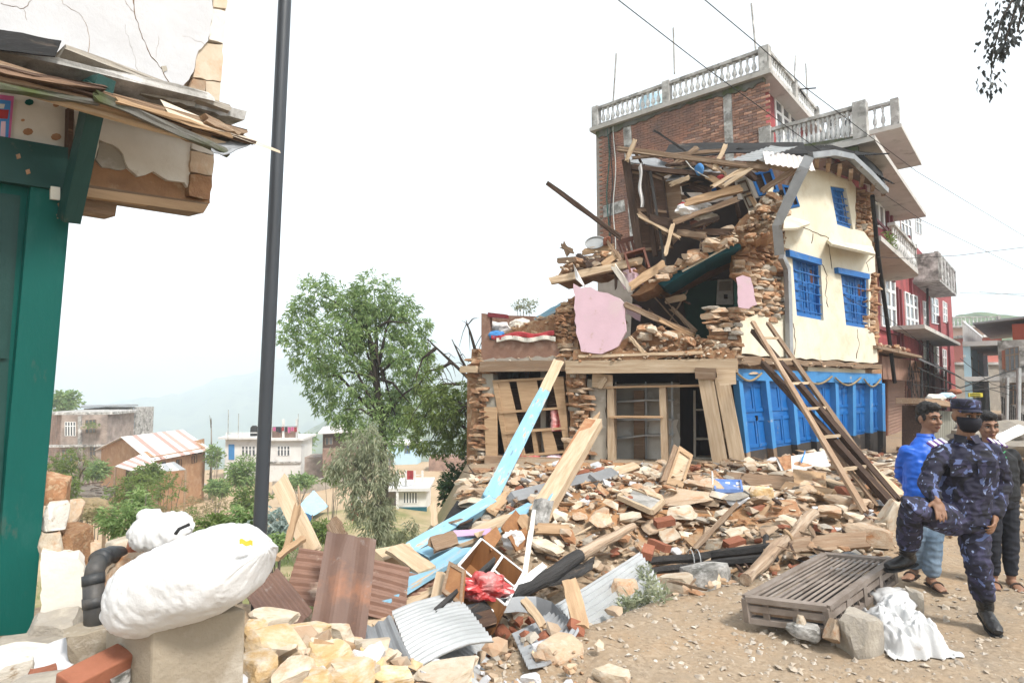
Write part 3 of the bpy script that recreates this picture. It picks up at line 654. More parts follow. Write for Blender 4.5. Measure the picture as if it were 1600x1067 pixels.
for y in(640,685,715):sb(rack2,'shelf_board',(1085,y),(1113,y),.03,.3,plaster_grey,1.1)
plate('plaster_patch',F,rough([(962,660),(1000,650),(1060,655),(1060,745),(962,745)],14,4),1.13,.02,plaster_dirty,house)
plate('old_door',F,[(990,610),(1006,610),(1008,745),(990,745)],.9,.05,wood_old,house)
unit=thing('shelf_unit','tilted honey coloured wooden shelf unit in the annex with fallen contents','shelf',F.uz(F.u(F.at(830,715,.1)),F.at(830,715).z,.1))
q=quad([(769,594),(880,588),(890,706),(790,716)])
plate('back_board',F,qrect(q,.02,.02,.98,.98),.5,.03,wood_dark,unit)
for u in(.0,.92):plate('side_board',F,qrect(q,u,0,u+.07,1),.02,.46,wood_pine,unit)
for u,v0,v1 in((.42,.02,.42),(.45,.66,.98)):plate('divider',F,qrect(q,u,v0,u+.06,v1),.06,.4,wood_pine,unit)
for v in(.0,.40,.665,.975):plate('shelf_board',F,qrect(q,.02,v,.97,v+.03),.0,.46,wood_pine,unit)
for a,b,c,d in(((770,596),(795,596),(822,716),(790,716)),((806,592),(838,592),(846,640),(816,642)),((846,672),(862,672),(872,708),(852,712))):
    plate('face_board',F,[a,b,c,d],.04,.03,wood_pine,unit)
plate('face_board',F,[(862,590),(880,589),(890,704),(884,708)],.01,.04,wood_pine,unit)
counter=thing('shop_counter','low wooden counter of open boxes beneath the tilted annex shelf unit','counter',F.uz(F.u(F.at(825,765,0)),F.at(825,765).z,0))
plate('counter_top',F,[(757,712),(892,716),(892,727),(757,724)],-.1,.6,wood_old,counter)
plate('counter_back',F,[(760,724),(890,724),(890,768),(760,768)],.5,.04,wood_dark,counter)
for x0,x1,x2,x3 in((760,768,772,764),(790,798,800,792),(820,830,846,832),(884,891,892,886)):plate('divider',F,[(x0,724),(x1,724),(x2,768),(x3,768)],-.04,.5,wood_pine,counter)
plate('door_panel',F,[(765,727),(796,730),(794,766),(768,762)],-.06,.03,wood_pale,counter)
plate('counter_base',F,[(758,764),(892,762),(892,772),(758,775)],-.06,.5,wood_pine,counter)
for(x,y,mt)in((816,712,cloth_red),(840,713,bag_red),(868,713,plaster_pink),(850,715,paper)):
    m=MB();c=F.at(x,y,.1);m.grid(lambda u,v:c+F.d*(u-.5)*.34+F.n*(v-.5)*.25+UPV*(.06*math.sin(u*3.1)*math.sin(v*3.1)+.03*nz((u,v,x),4)),8,8,.01)
    m.build('packet',mt,label={cloth_red:'crumpled dark red packet on the annex counter',bag_red:'shiny red plastic bag lying on the annex counter',plaster_pink:'pink plaster shard on the annex counter',paper:'pale sheet of paper on the annex counter'}[mt],category='packet',group='things spilled on the annex counter')
m=MB();c=F.at(869,655,.08)
m.grid(lambda u,v:c+F.d*((u-.5)*.24+.03*nz((v,3,1),5))+UPV*(-v*.45+.2)-F.n*(.05*math.sin(u*6)+.03*v),8,8,.006);m.build('plastic_bag',bag_red,label='red plastic bag hanging on the edge of the annex shelf unit',category='bag')
par=plate('parapet',F,[(752,489),(765,491),(765,531),(872,531),(876,561),(752,563)],-.04,.16,plaster_brown,house)
plate('parapet_side',F,[(752,489),(763,491),(763,563),(752,563)],.14,1.6,plaster_brown,house)
plate('parapet_back',F,[(765,492),(870,495),(870,540),(765,540)],1.7,.1,plaster_brown,house)
plate('parapet_coping',F,[(762,488),(790,491),(790,497),(762,495)],-.06,.2,red_dark,house)
slabp=plate('plaster_slab',F,rough([(896,443),(908,450),(922,448),(936,456),(950,458),(968,466),(976,474),(978,518),(966,541),(940,553),(908,549),(900,520)],9,1.5,6),-.22,.1,plaster_pink,house)
plate('plaster_slab',F,rough([(1150,434),(1160,430),(1173,434),(1183,476),(1170,482),(1154,480)],7,1.2,7),-.3,.08,plaster_pink,house)
plate('ceiling_beam',F,[(1021,440),(1060,415),(1148,371),(1158,384),(1100,408),(1038,447)],.15,1.3,paint_teal,house)
plate('ceiling',F,[(1010,447),(1148,371),(1158,378),(1040,440)],.2,2.2,mud,house)
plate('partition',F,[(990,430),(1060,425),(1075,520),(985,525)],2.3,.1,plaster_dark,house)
plate('plaster_patch',F,rough([(1045,428),(1088,412),(1090,445),(1062,452)],8,2),2.35,.03,plaster_pink,house)
plate('plaster_patch',F,rough([(978,470),(1002,480),(1000,502),(978,490)],8,2),1.2,.04,plaster_pink,house)
cal=plate('wall_calendar',F,[(1121,437),(1145,436),(1146,476),(1119,476)],2.45,.01,paper,None,label='white paper calendar hung on the dark green upstairs wall',category='calendar')
plate('calendar_picture',F,[(1124,440),(1142,439),(1142,454),(1123,455)],2.443,.006,plaster_grey,cal)
plate('calendar_date',F,[(1131,460),(1137,460),(1137,467),(1131,467)],2.443,.006,plaster_dark,cal)
m=MB();m.tube([F.at(1066,424,.1),F.at(1134,387,.1)],.022,8);m.build('strip_light',tube_white,label='unlit strip light fixed along the teal ceiling edge',category='lamp')
plate('mud_slope',F,rough([(985,462),(1030,428),(1090,392),(1150,352),(1195,312),(1222,305),(1226,340),(1200,368),(1160,378),(1100,394),(1040,436),(1010,456)],10,3,12),.1,1.0,mud,house)
plate('mud_slope',F,rough([(940,560),(975,530),(1000,512),(1050,516),(1098,528),(1150,540),(1150,556),(940,560)],10,3,14),.1,1.6,mud,house)
plate('mud_slope',F,rough([(866,440),(880,415),(930,395),(985,405),(1010,420),(1000,445),(960,420),(900,430)],10,3,15),.25,1.2,mud,house)
plate('mud_slope',F,rough([(764,532),(800,515),(850,500),(872,490),(872,534)],10,3,16),.3,1.2,mud,house)
for nm,q,off,mt in(('wall_board',[(984,262),(1012,266),(1028,392),(1000,395)],.35,wood_dark),('wall_board',[(1012,266),(1037,276),(1052,388),(1028,392)],.5,wood_dark),('wall_board',[(1037,278),(1062,284),(1070,362),(1048,386)],.75,wood_old),('wall_board',[(1062,268),(1130,262),(1130,300),(1066,300)],2.2,plaster_dark)):
    b=plate(nm,F,q,off,.05,mt,house)
    f=quad(q)
    if mt is wood_dark and off<1:
        for v in(.03,.48,.95):plate('batten',F,qrect(f,.03,v,.97,v+.035),off-.03,.03,wood_old,b)
        for u in(.0,.88):plate('batten',F,qrect(f,u,.02,u+.1,.98),off-.035,.03,wood_dark,b)
tb('post',(978,250),(1000,400),.16,.12,wood_dark,.25);tb('post',(1004,258),(1024,400),.1,.08,wood_dark,.3)
tb('stud',(1016,268),(1042,430),.05,.05,wood_char,.2)
tb('rafter_plate',(984,262),(1130,276),.1,.12,wood_dark,.3)
# ---------------------------------------------------------------- roof, loose timbers and stones on the ruin
def corr(name,a,b,c,pitch,amp,mt,parent=None,thick=.004,seg=5,bend=0,nv=6,tear=0,seed=0,**pr):
    """corrugated sheet: corner a, across to b (waves run across a-b), down to c (a-c is the ridge direction)"""
    a,b,c=Vector(a),Vector(b),Vector(c);ux=b-a;vy=c-a;n=ux.cross(vy).normalized();k=max(2,int(ux.length/pitch));nu=k*seg
    r=random.Random(seed)
    def fn(u,v):
        e=tear*(nz((u*9,v*3,seed),2.0))if(v<.01 or v>.99)else 0
        return a+ux*u+vy*(v+e)+n*(amp*math.sin(u*k*2*math.pi)+bend*math.sin(math.pi*v)*(.4+u)+.35*bend*nz((u*2,v*2,seed),1.5))
    m=MB();m.grid(fn,nu,nv,thick);M=frame((a+b+c)/3,vy,n)
    return m.build(name,mt,parent,smooth=False,M=M,**pr)
def sheet3(name,pts,mt,parent=None,th=.01,sag=.03,n=8,seed=0,**pr):
    a,b,c,d=[Vector(p)for p in pts];nn=(b-a).cross(d-a).normalized()
    m=MB();m.grid(lambda u,v:a*(1-u)*(1-v)+b*u*(1-v)+c*u*v+d*(1-u)*v+nn*(sag*(math.sin(math.pi*u)*.5+nz((u*2.2,v*2.2,seed),1.3))),n,n,th)
    return m.build(name,mt,parent,M=frame((a+c)/2,b-a,nn),**pr)
roof=thing('roof','sagging dark corrugated roof left over the cream street wall','roof',S.at(1262,262,1))if False else None
e0=S.at(1266,244,-.55);e1=S.at(1330,246,-.55);e2=S.at(1384,299,-.6)
r0=S.at(1180,224,1.6);r1=S.at(1302,228,1.5);
def hpart(fn,*a,**k):return fn(*a,parent=house,**k)
corr('roof_sheet',S.at(1150,232,.6),S.at(1300,228,1.0),S.at(1262,248,-.5),.16,.018,metal_dark,house,bend=.05)
corr('roof_sheet',S.at(1290,226,1.2),S.at(1350,260,1.2),S.at(1330,250,-.55),.16,.018,metal_dark,house,bend=.02)
sheet3('roof_sheet',[S.at(1266,243,-.55),S.at(1332,246,-.55),S.at(1345,236,1.2),S.at(1290,228,1.2)],metal_dark,house,.02,.02)
sheet3('roof_sheet',[S.at(1332,246,-.55),S.at(1386,299,-.6),S.at(1378,268,1.1),S.at(1340,230,1.1)],metal_dark,house,.02,.03)
sheet3('roof_sheet',[F.at(1034,246,.5),F.at(1262,240,.9),F.at(1255,224,2.6),F.at(1046,226,2.4)],metal_dark,house,.02,.06,seed=3)
sheet3('soffit_board',[S.at(1286,262,-.1),S.at(1350,287,-.1),S.at(1372,292,-.5),S.at(1322,252,-.5)],wood_dark,house,.03,.01)
corr('roof_sheet',F.at(1140,250,.05),F.at(1206,228,.3),F.at(1178,252,-.2),.09,.01,metal_zinc,house,bend=.02)
corr('roof_sheet',F.at(1192,236,.0),F.at(1268,247,-.1),F.at(1196,256,-.35),.1,.014,tin_white,house,bend=.02)
sheet3('roof_sheet',[F.at(980,252,.4),F.at(1068,270,.4),F.at(1072,262,1.4),F.at(985,240,1.4)],metal_grey,house,.02,.05,seed=5)
sheet3('roof_sheet',[F.at(1040,282,.3),F.at(1125,270,.4),F.at(1130,256,1.3),F.at(1062,262,1.2)],metal_grey,house,.02,.04,seed=6)
def gut(name,pts,w,d,mt,seg_up=None):
    o=None
    for i,(a,b)in enumerate(zip(pts,pts[1:])):
        o2=plank('gutter_length',a,b,w,d,mt,o if o else house,up=(0,0,1),jag=.005)
        if o is None:o2.name=name;WM[o2.name]=WM.get(o2.name,WM.get('gutter_length'));o=o2
    return o
def polybar(name,pts,w,t,mt,parent,up):
    """bars end to end, joined by their ends into one folded strip"""
    m=MB()
    rings=[]
    for i,p in enumerate(pts):
        d=(pts[min(i+1,len(pts)-1)]-pts[max(0,i-1)]).normalized();s=d.cross(up).normalized();q=s.cross(d).normalized()
        rings.append([p+s*w/2+q*t/2,p-s*w/2+q*t/2,p-s*w/2-q*t/2,p+s*w/2-q*t/2])
    m.loops(rings);return m.build(name,mt,parent,M=Matrix.Translation(sum(pts,Vector())/len(pts)))
polybar('gutter',[e0,S.at(1300,240,-.6),e1,S.at(1358,272,-.62),e2],.14,.13,metal_grey,house,UPV)
for i in range(7):
    t=i/6;a=S.at(1275+105*t,262+42*t,.1);b=S.at(1277+106*t,246+50*t-4*math.sin(t*3),-.5);hpart(plank,'rafter',a,b,.09,.1,wood_old)
polybar('downpipe',[F.at(1264,246,-.75),F.at(1256,262,-.75),F.at(1222,336,-.55),F.at(1214,352,-.5),F.at(1218,398,-.3)],.17,.1,metal_grey,house,-F.n)
polybar('downpipe',[S.at(1221,400,-.22),S.at(1230,420,-.12),S.at(1232,470,-.1),S.at(1234,562,-.1)],.14,.1,metal_grey,house,-S.n)
hpart(sheet3,'downpipe_flange',[F.at(1246,262,-.76),F.at(1266,262,-.76),F.at(1226,340,-.56),F.at(1213,336,-.56)],metal_zinc,th=.012,sag=.01)
def tilted_window(q,off,lab):
    f=quad(q);w=plate('window',F,[qrect(f,0,0,1,1),qrect(f,.12,.1,.46,.9)[::-1],qrect(f,.54,.1,.88,.9)[::-1]],off,.1,paint_blue,house)
    for a in(.12,.54):plate('shutter_panel',F,qrect(f,a,.1,a+.34,.9),off+.05,.03,wood_dark,w)
tilted_window([(1172,272),(1206,264),(1218,298),(1186,306)],1.0,'')
tilted_window([(1222,288),(1240,292),(1250,322),(1232,326)],.6,'')
plate('window',F,[(1100,298),(1118,292),(1122,304),(1102,308)],1.6,.06,paint_blue,house)
# ------ loose timbers: (a, b, width, thickness, material, off_a, off_b, label)
LOOSE=[
 ((967,233),(1200,264),.13,.12,wood_old,.1,-.1,'long brown rafter sagging along the torn roof edge'),
 ((988,247),(1128,236),.09,.08,wood_old,.3,.6,'thin rafter crossing the torn roof near its open end'),
 ((1020,203),(1074,238),.05,.05,wood_char,.6,.8,'dark stick poking up above the torn roof'),
 ((979,252),(992,218),.12,.05,wood_pale,.0,.0,'short pale board upright at the end of the torn roof'),
 ((1116,264),(1134,226),.12,.05,wood_pale,-.05,.1,'short pale board standing across the roof rafter'),
 ((856,287),(970,371),.14,.13,wood_dark,-.4,.2,'dark round log jutting out over the collapsed gable into the sky'),
 ((1114,292),(1174,256),.11,.05,wood_pale,-.1,-.05,'pale splintered lath under the light roof sheet, upper of two'),
 ((1131,291),(1182,258),.10,.05,wood_pale,-.15,-.1,'pale splintered lath under the light roof sheet, lower of two'),
 ((1072,318),(1158,294),.2,.16,wood_pine,.0,.1,'thick tan beam leaning across the wrecked top room'),
 ((1052,348),(1152,311),.14,.06,wood_old,.0,.1,'brown plank lying under the thick tan beam in the top room'),
 ((996,337),(1064,372),.07,.06,wood_pale,-.1,-.05,'narrow tan batten below the wardrobe boards'),
 ((1012,342),(1090,364),.3,.05,wood_dark,.1,.2,'dark wide panel fallen flat below the wardrobe boards'),
 ((1040,397),(1051,350),.1,.04,wood_pale,-.2,-.1,'pale lath standing on the masonry slope'),
 ((1106,276),(1136,294),.16,.05,wood_pine,.2,.1,'short tan board hanging below the bulb'),
 ((1150,270),(1184,326),.12,.08,wood_pine,.5,.3,'slanting tan jamb beside the grey panel door'),
 ((1170,252),(1240,268),.1,.08,wood_pale,.1,.0,'pale rafter under the white roof sheet'),
 ((1192,298),(1246,262),.14,.1,wood_old,.05,-.2,'brown beam end resting under the bent gutter'),
 ((1100,330),(1130,316),.12,.1,wood_dark,.7,.6,'dark broken joist behind the thick tan beam'),
 ((1076,290),(1110,300),.2,.08,wood_dark,.9,.8,'dark shelf board deep in the top room'),
 ((1070,302),(1098,330),.07,.06,wood_char,.8,.9,'black burnt batten deep in the top room'),
 ((978,236),(990,300),.05,.05,wood_old,.2,.3,'thin grey lath hanging at the end of the roof'),
 ((860,440),(1002,408),.2,.17,wood_pale,-.1,.2,'squared tan beam sticking out of the gable debris'),
 ((872,408),(975,400),.16,.05,wood_old,.2,.3,'weathered board on top of the gable debris'),
 ((912,394),(958,386),.18,.04,wood_pine,.3,.4,'light tan board lying flat under the round tray'),
 ((940,416),(966,396),.2,.03,wood_pine,.1,.2,'orange plywood scrap tilted beside the brown chair'),
 ((896,424),(992,425),.14,.1,wood_dark,.1,.3,'dark beam under the gable debris'),
 ((958,416),(986,454),.16,.05,plaster_dirty,-.1,.05,'whitewashed board hanging behind the pink slab'),
 ((985,448),(1040,412),.24,.1,wood_pine,-.15,.1,'tan board edging the masonry slope above the teal ceiling'),
 ((976,476),(1082,522),.16,.1,wood_old,-.2,.4,'long grey green plank fallen across the open upstairs room'),
 ((1030,500),(1086,526),.1,.08,wood_pine,.0,.3,'tan batten lying against the fallen upstairs plank'),
 ((984,528),(1006,550),.1,.06,wood_pale,-.2,-.15,'short pale stick standing in the upstairs rubble'),
 ((1008,445),(1060,436),.05,.05,wood_dark,.9,1.2,'thin dark lath in the gloom of the upstairs room'),
 ((1040,470),(1085,520),.03,.03,wood_old,.9,1.0,'thin bent rod in the gloom of the upstairs room'),
 ((1020,462),(1068,515),.03,.03,wood_old,1.1,1.0,'thin twig leaning in the upstairs room'),
 ((1074,455),(1040,512),.03,.03,wood_old,1.1,1.0,'crooked twig crossing others in the upstairs room'),
 ((806,516),(866,494),.16,.05,wood_pale,.5,.4,'pale board lying on the rubble of the annex roof'),
 ((840,500),(882,476),.2,.14,paint_sky,.6,.3,'blue painted beam end on the annex roof beside the stone pier'),
 ((800,512),(838,520),.08,.05,wood_pine,.4,.3,'short tan batten on the annex roof'),
]
r_=random.Random(21)
for zone,(x0,y0,x1,y1),o0,o1,n in(('at the back of the wrecked top room',(1030,262,1150,330),.5,1.6,9),('in the mouth of the wrecked top room',(1010,330,1120,385),.0,.5,7),('among the gable debris',(872,385,1000,430),.0,.6,9),('hanging at the torn roof edge',(1000,240,1240,285),.1,.5,7),('in the dark upstairs room',(960,440,1080,520),.5,1.4,6)):
    for k in range(n):
        cx,cy,L_,an=r_.uniform(x0,x1),r_.uniform(y0,y1),r_.uniform(18,60),r_.uniform(-.7,.7)+(1.2 if r_.random()<.2 else 0);oo=r_.uniform(o0,o1);kind=('lath','board','joist','batten','plank','splinter','slat','rail','stick')[k];mt=(wood_old,wood_dark,wood_dark,wood_old,wood_pale,wood_dark,wood_old,wood_dark,wood_pine)[k]
        LOOSE.append(((cx-L_/2*math.cos(an),cy-L_/2*math.sin(an)),(cx+L_/2*math.cos(an),cy+L_/2*math.sin(an)),r_.uniform(.05,.18),r_.uniform(.03,.08),mt,oo,oo+r_.uniform(-.3,.3),f"{ {wood_old: 'brown', wood_dark: 'dark', wood_pale: 'pale', wood_pine: 'tan'}[mt] } broken {kind} {zone}"))
for a,b,w,t,mt,oa,ob,lab in LOOSE:
    pbar('fallen_log' if 'log' in lab else 'broken_plank',F,a,b,w*.74,t*.85,mt,oa,ob,label=lab,category='timber',group='timbers fallen in the ruined house',jag=.05,warp=.012)
def tthing(name,label,cat,mb,mt,**k):return mb.build(name,mt,label=label,category=cat,**k)
gd=thing('panel_door','small grey panelled door leaning in the wrecked top room','door',F.at(1165,330,.4))
q=quad([(1148,282),(1166,276),(1186,324),(1170,330)])
plate('door_leaf',F,qrect(q,0,0,1,1),.35,.05,plaster_grey,gd)
for v0,v1 in((.08,.46),(.54,.92)):plate('door_panel',F,[qrect(q,.14,v0,.86,v1),qrect(q,.24,v0+.05,.76,v1-.05)[::-1]],.32,.03,wood_dark,gd)
def blob(c,r,sx=1,sy=1,sz=1,seed=0,amp=.25,sub=3):
    bm=bmesh.new();bmesh.ops.create_icosphere(bm,subdivisions=sub,radius=1);m=MB();c=Vector(c)
    vs=[]
    for v in bm.verts:
        k=1+amp*nz(v.co,1.6,seed)+amp*.4*nz(v.co,4,seed);vs.append(c+Vector((v.co.x*sx*r*k,v.co.y*sy*r*k,v.co.z*sz*r*k)))
    m.add(vs,[tuple(q.index for q in f.verts)for f in bm.faces]);bm.free();return m
tthing('plastic_bag','bright blue plastic bag hanging in the top room beside the bulb','bag',blob(F.at(1093,265,.2),.12,.8,.8,1.1,2),cloth_blue,smooth=True)
bulb=blob(F.at(1122,257,.1),.045,1,1,1.2,1,.02);tthing('light_bulb','white light bulb hanging on a wire under the torn roof','bulb',bulb,white_paint,smooth=True)
m=MB();m.tube([F.at(1069,248,.3),F.at(1080,262,.2),F.at(1095,272,.1),F.at(1112,280,.2)],.012,5);tthing('loose_cable','pale cable drooping below the torn roof near the blue bag','cable',m,paper)
m=MB();m.grid(lambda u,v:F.at(997+5*u+3*v+1.5*math.sin(v*9),262+62*v-8*u*(1-v),.1+.05*math.sin(u*7+v*3)),8,14,.006);tthing('white_cloth','strip of white cloth hanging from the wardrobe boards','cloth',m,cloth_white)
for(x,y,r,mt,lab,off)in((1075,328,.2,cloth_white,'pale grey clothes heaped in the top room',.1),(1095,322,.16,cloth_white,'bundled whitish cloth behind the clothes heap in the top room',.4),(1069,322,.1,cloth_red,'maroon cloth tucked beside the pale clothes heap',.2),(1102,340,.2,plaster_grey,'grey sack slumped below the clothes heap',.3),(1127,278,.07,cloth_red,'small red rag hanging near the slanting laths',.2),(1090,350,.14,wood_red,'rust coloured bundle at the top of the masonry slope',.3),
                           (778,514,.24,cloth_white,'white cloth bundle on the annex roof corner',.4),(775,524,.15,cloth_blue,'dark blue striped cloth on the annex parapet edge',.05),(812,508,.2,plaster_dirty,'dirty sack lying on the annex roof rubble',.6)):
    tthing('cloth_bundle',lab,'cloth',blob(F.at(x,y,off),r,1.2,.8,.75,x,.35),mt,group='cloth bundles in the ruined house')
for i,(x0,x1,y,mt,lab)in enumerate(((768,866,524,cloth_red,'red rug draped along the annex parapet'),(776,868,529,plaster_dirty,'dirty pale mat draped along the annex parapet under the red rug'))):
    m=MB();m.grid(lambda u,v:F.at(x0+(x1-x0)*u,y-3+7*v+2.2*math.sin(u*11+i*2)-4*(u-.5)*(1-i),-.07-.03*i+(0.5 if v<.2 else 0)*.3+.02*math.sin(u*30)),30,4,.02);tthing('draped_rug',lab,'rug',m,mt)
m=MB();m.grid(lambda u,v:F.at(896+17*v*u+4*v,412+40*v*(.6+.4*u),-.15+.08*math.sin(u*5+v*4)),8,10,.005);tthing('mesh_cloth','grey white net hanging from the gable debris onto the pink slab','cloth',m,cloth_white)
m=MB();m.grid(lambda u,v:F.at(962+30*u+14*v,426+26*v-8*u,.1+.06*math.sin(u*6+v*3)),8,8,.005);tthing('paper_sheet','crumpled pinkish paper sheet behind the pink slab','paper',m,plaster_pink)
m=MB();cc=F.at(930,379,.35);rr=F.d*.24;r2=(UPV*.75+F.n*.3).normalized()*.17
m.loops([[cc+(rr*math.cos(a)+r2*math.sin(a))*k+F.n*d for a in[i*math.pi/10 for i in range(20)]]for k,d in((1,.02),(1,-.02),(.9,-.02),(.86,.01))]);tthing('round_tray','round pale metal tray leaning on top of the gable debris','tray',m,metal_zinc,smooth=False)
for i,x in enumerate((946,951)):
    m=MB();m.lathe(F.at(x,383-i*2,.3),((.05,0),(.05,.14),(.03,.16)),10);tthing('clay_pot',('small red clay pot beside the round tray' if i==0 else 'second small red clay pot beside the brown chair'),'pot',m,brick_red)
ch=thing('wooden_chair','red brown slat back wooden chair tipped on the gable debris','chair',F.at(1000,425,.1))
def cp(x,y,z):return F.at(1000,428,.15)+chR@Vector((x,y,z))
chR=F.M@rot(R(-12),R(-14),R(12))
for nm,a,b,w,t in[('leg',(-.2,-.2,0),(-.2,-.2,.43),.045,.045),('leg',(.2,-.2,0),(.2,-.2,.43),.045,.045),('rear_post',(-.2,.2,0),(-.24,.24,.98),.045,.04),('rear_post',(.2,.2,0),(.24,.24,.98),.045,.04),('top_rail',(-.25,.24,.95),(.25,.24,.95),.03,.1),('lower_rail',(-.23,.21,.52),(.23,.21,.52),.025,.06)]+[('slat',(x,.215,.54),(x*1.12,.24,.92),.06,.015)for x in(-.14,-.05,.05,.14)]+[('stretcher',(-.2,-.2,.2),(-.2,.2,.2),.03,.03),('stretcher',(.2,-.2,.2),(.2,.2,.2),.03,.03)]:
    mm=MB();mm.beam(cp(*a),cp(*b),w,t,chR@Vector((0,-1,0))if nm not in('top_rail','lower_rail')else chR@Vector((0,0,1)));mm.build(nm,wood_red,ch)
mm=MB();mm.box(cp(0,0,.45),(.46,.46,.04),chR);mm.build('seat',wood_red,ch)
# ---------------------------------------------------------------- loose stones
STONES=[]
FRAG={}
def frag_add(pos,size,rt,mt):
    k=RND.randrange(10);me=unit_rock(k,mt,1);M=Matrix.Translation(pos)@rt.to_4x4()@Matrix.Diagonal((*size,1))
    FRAG.setdefault(mt.name,MB()).add([M@v.co for v in me.vertices],[tuple(q.vertices)for q in me.polygons])
def loose(pos,size,rt,mt,k=None):
    o=rock_at('rubble_stone',pos,size,rt,mt,None,2,k);STONES.append((o,Vector(pos),max(size),mt));return o
def heap(pl,poly,off0,off1,n,sz,mats,flat=(.25,.5),frag=False,tilt=.5):
    pts=[p for p in poly];x0,x1=min(p[0]for p in pts),max(p[0]for p in pts);y0,y1=min(p[1]for p in pts),max(p[1]for p in pts);k=0
    while k<n:
        x,y=U(x0,x1),U(y0,y1)
        if not in_poly(x,y,pts):continue
        k+=1;s=U(*sz)*(.7+.6*RND.random()**2);size=(s,s*U(.6,.95),s*U(*flat));p=pl.at(x,y,U(off0,off1));rt=rot(U(-tilt,tilt),U(-tilt,tilt),U(0,6.3))
        (frag_add if frag else loose)(p,size,rt,RND.choice(mats))
HM=[stone_tan,stone_tan,stone_red,stone_pale,stone_red,stone_tan]
sl1=[(1005,452),(1035,424),(1095,388),(1150,350),(1192,312),(1220,302),(1226,335),(1200,365),(1160,380),(1100,398),(1042,434)]
heap(F,sl1,-.12,.2,34,(.22,.42),HM);heap(F,sl1,-.15,.25,170,(.08,.18),HM,frag=True)
sl2=[(978,548),(985,520),(1005,506),(1030,512),(1098,526),(1150,540),(1150,552)]
heap(F,sl2,-.15,.2,22,(.2,.42),HM+[stone_pale]);heap(F,sl2,-.2,.3,130,(.07,.18),HM,frag=True)
sl3=[(870,436),(880,412),(935,392),(985,402),(1010,420),(995,436),(930,420)]
heap(F,sl3,.0,.5,10,(.2,.36),HM+[stone_grey]);heap(F,sl3,0,.6,90,(.06,.16),HM,frag=True)
sl4=[(768,528),(800,508),(850,492),(870,486),(870,528)]
heap(F,sl4,.3,1.0,10,(.2,.36),HM+[stone_grey]);heap(F,sl4,.2,1.0,100,(.06,.16),HM,frag=True)
heap(F,[(745,562),(884,554),(884,564),(745,568)],-.05,.1,60,(.05,.12),HM+[plaster_dirty],frag=True)
heap(F,[(896,552),(1150,548),(1150,560),(896,565)],-.2,.0,110,(.05,.13),HM,frag=True)
heap(S,[(1152,560),(1376,568),(1376,576),(1152,570)],-.18,.1,70,(.05,.12),HM+[plaster_dirty],frag=True)
# ---------------------------------------------------------------- red brick house behind the ruin
K=Vector((10.0,16.3));qv=Vector((-.75,.661)).normalized();rv=Vector((.654,.756)).normalized()
R0=K+qv*1.1
def RP(a,b):return R0+rv*a+qv*b
RF=Plane(R0,rv);RS=Plane(R0,-qv)
def px_of(p):
    p=Vector((p.x,p.y,2))-CAM;return 800+FPX*p.x/(p.y*math.cos(PITCH)+p.z*math.sin(PITCH))
tb_=1.2
for _ in range(200):
    if px_of(RP(0,tb_))>1197:tb_+=.02
BL_=tb_
while px_of(RP(0,BL_))>935:BL_+=.02
slab_pale=mat('slab_pale',col4(.46,.44,.41),col4(.38,.36,.33),1.2,bump=.2,rand=.05,patch=col4(.2,.19,.17),pth=.63,pscale=1.6,psoft=.08)
red=thing('red_house','four storey red brick house with white balusters standing behind the ruin','house',(R0.x,R0.y,0))
zR=RS.at(1196,122,0).z;z3=8.45;z2=5.8
print('red',tb_,zR,RS.at(935,205,0).z)
TF=Plane(RP(0,tb_),rv)
def rwall(name,a,b,z0,z1,mt,th=.25,parent=None,back=True):
    p=Plane(a,b-a);w=(b-a).length;m=MB();m.poly([p.uz(0,z0),p.uz(w,z0),p.uz(w,z1),p.uz(0,z1)],p.n*th)
    return m.build(name,mt,parent or red,M=Matrix.Translation(p.uz(0,z0))@p.M.to_4x4())
mort=mat('mortar',col4(.33,.28,.24),col4(.25,.21,.18),3,bump=.4,rand=0)
side=rwall('side_wall',RP(.02,BL_),RP(.02,tb_),-.2,zR,mort)
rwall('side_wall',RP(.02,tb_),RP(.02,0),-.2,z3,brick_weather)
facade=rwall('facade',RP(0.03,0),RP(31,0),-.2,z3+.0,brick_painted)
topf=rwall('top_facade',RP(0.03,tb_),RP(5.6,tb_),z3,zR,brick_painted)
UB=MB();UB.box((0,0,0),(1,1,1));UBM={}
def unit_box(mt):
    if mt.name not in UBM:
        me=UB.mesh('brick',mt);UBM[mt.name]=me
    return UBM[mt.name]
def lay_bricks(parent,pl,poly,off,bw,bh,mts,limit,stuffname,stuffmat,gap=.012,dep=.05,jit=.006):
    pts=[pl.at(x,y,off)for x,y in poly];uv=[(pl.u(p),p.z)for p in pts]
    u0,u1,z0,z1=min(a for a,b in uv),max(a for a,b in uv),min(b for a,b in uv),max(b for a,b in uv);L=[];row=0
    z=z0
    while z<z1:
        u=u0+(bw/2 if row%2 else 0)
        while u<u1:
            if in_poly(u+bw/2,z+bh/2,uv):L.append((pl.uz(u+bw/2,z+bh/2,off+U(-jit,jit)),u))
            u+=bw
        z+=bh;row+=1
    L.sort(key=lambda t:(t[0]-CAM).length)
    st=MB()
    for i,(p,u)in enumerate(L):
        sz=(bw-gap*U(.8,1.4),dep,bh-gap*U(.8,1.5));rt=pl.M@rot(U(-.01,.01),U(-.012,.012),U(-.02,.02))
        if i<limit:link('brick',unit_box(RND.choice(mts)),Matrix.Translation(p)@rt.to_4x4()@Matrix.Diagonal((*sz,1)),parent)
        else:st.box(p,sz,rt)
    if st.v:st.build(stuffname,stuffmat,red,kind='stuff')
brick_dark=mat('brick_dark',col4(.24,.13,.095),col4(.17,.095,.075),2,bump=.4,rand=.3,patch=col4(.36,.3,.26),pth=.6,pscale=4,psoft=.1)
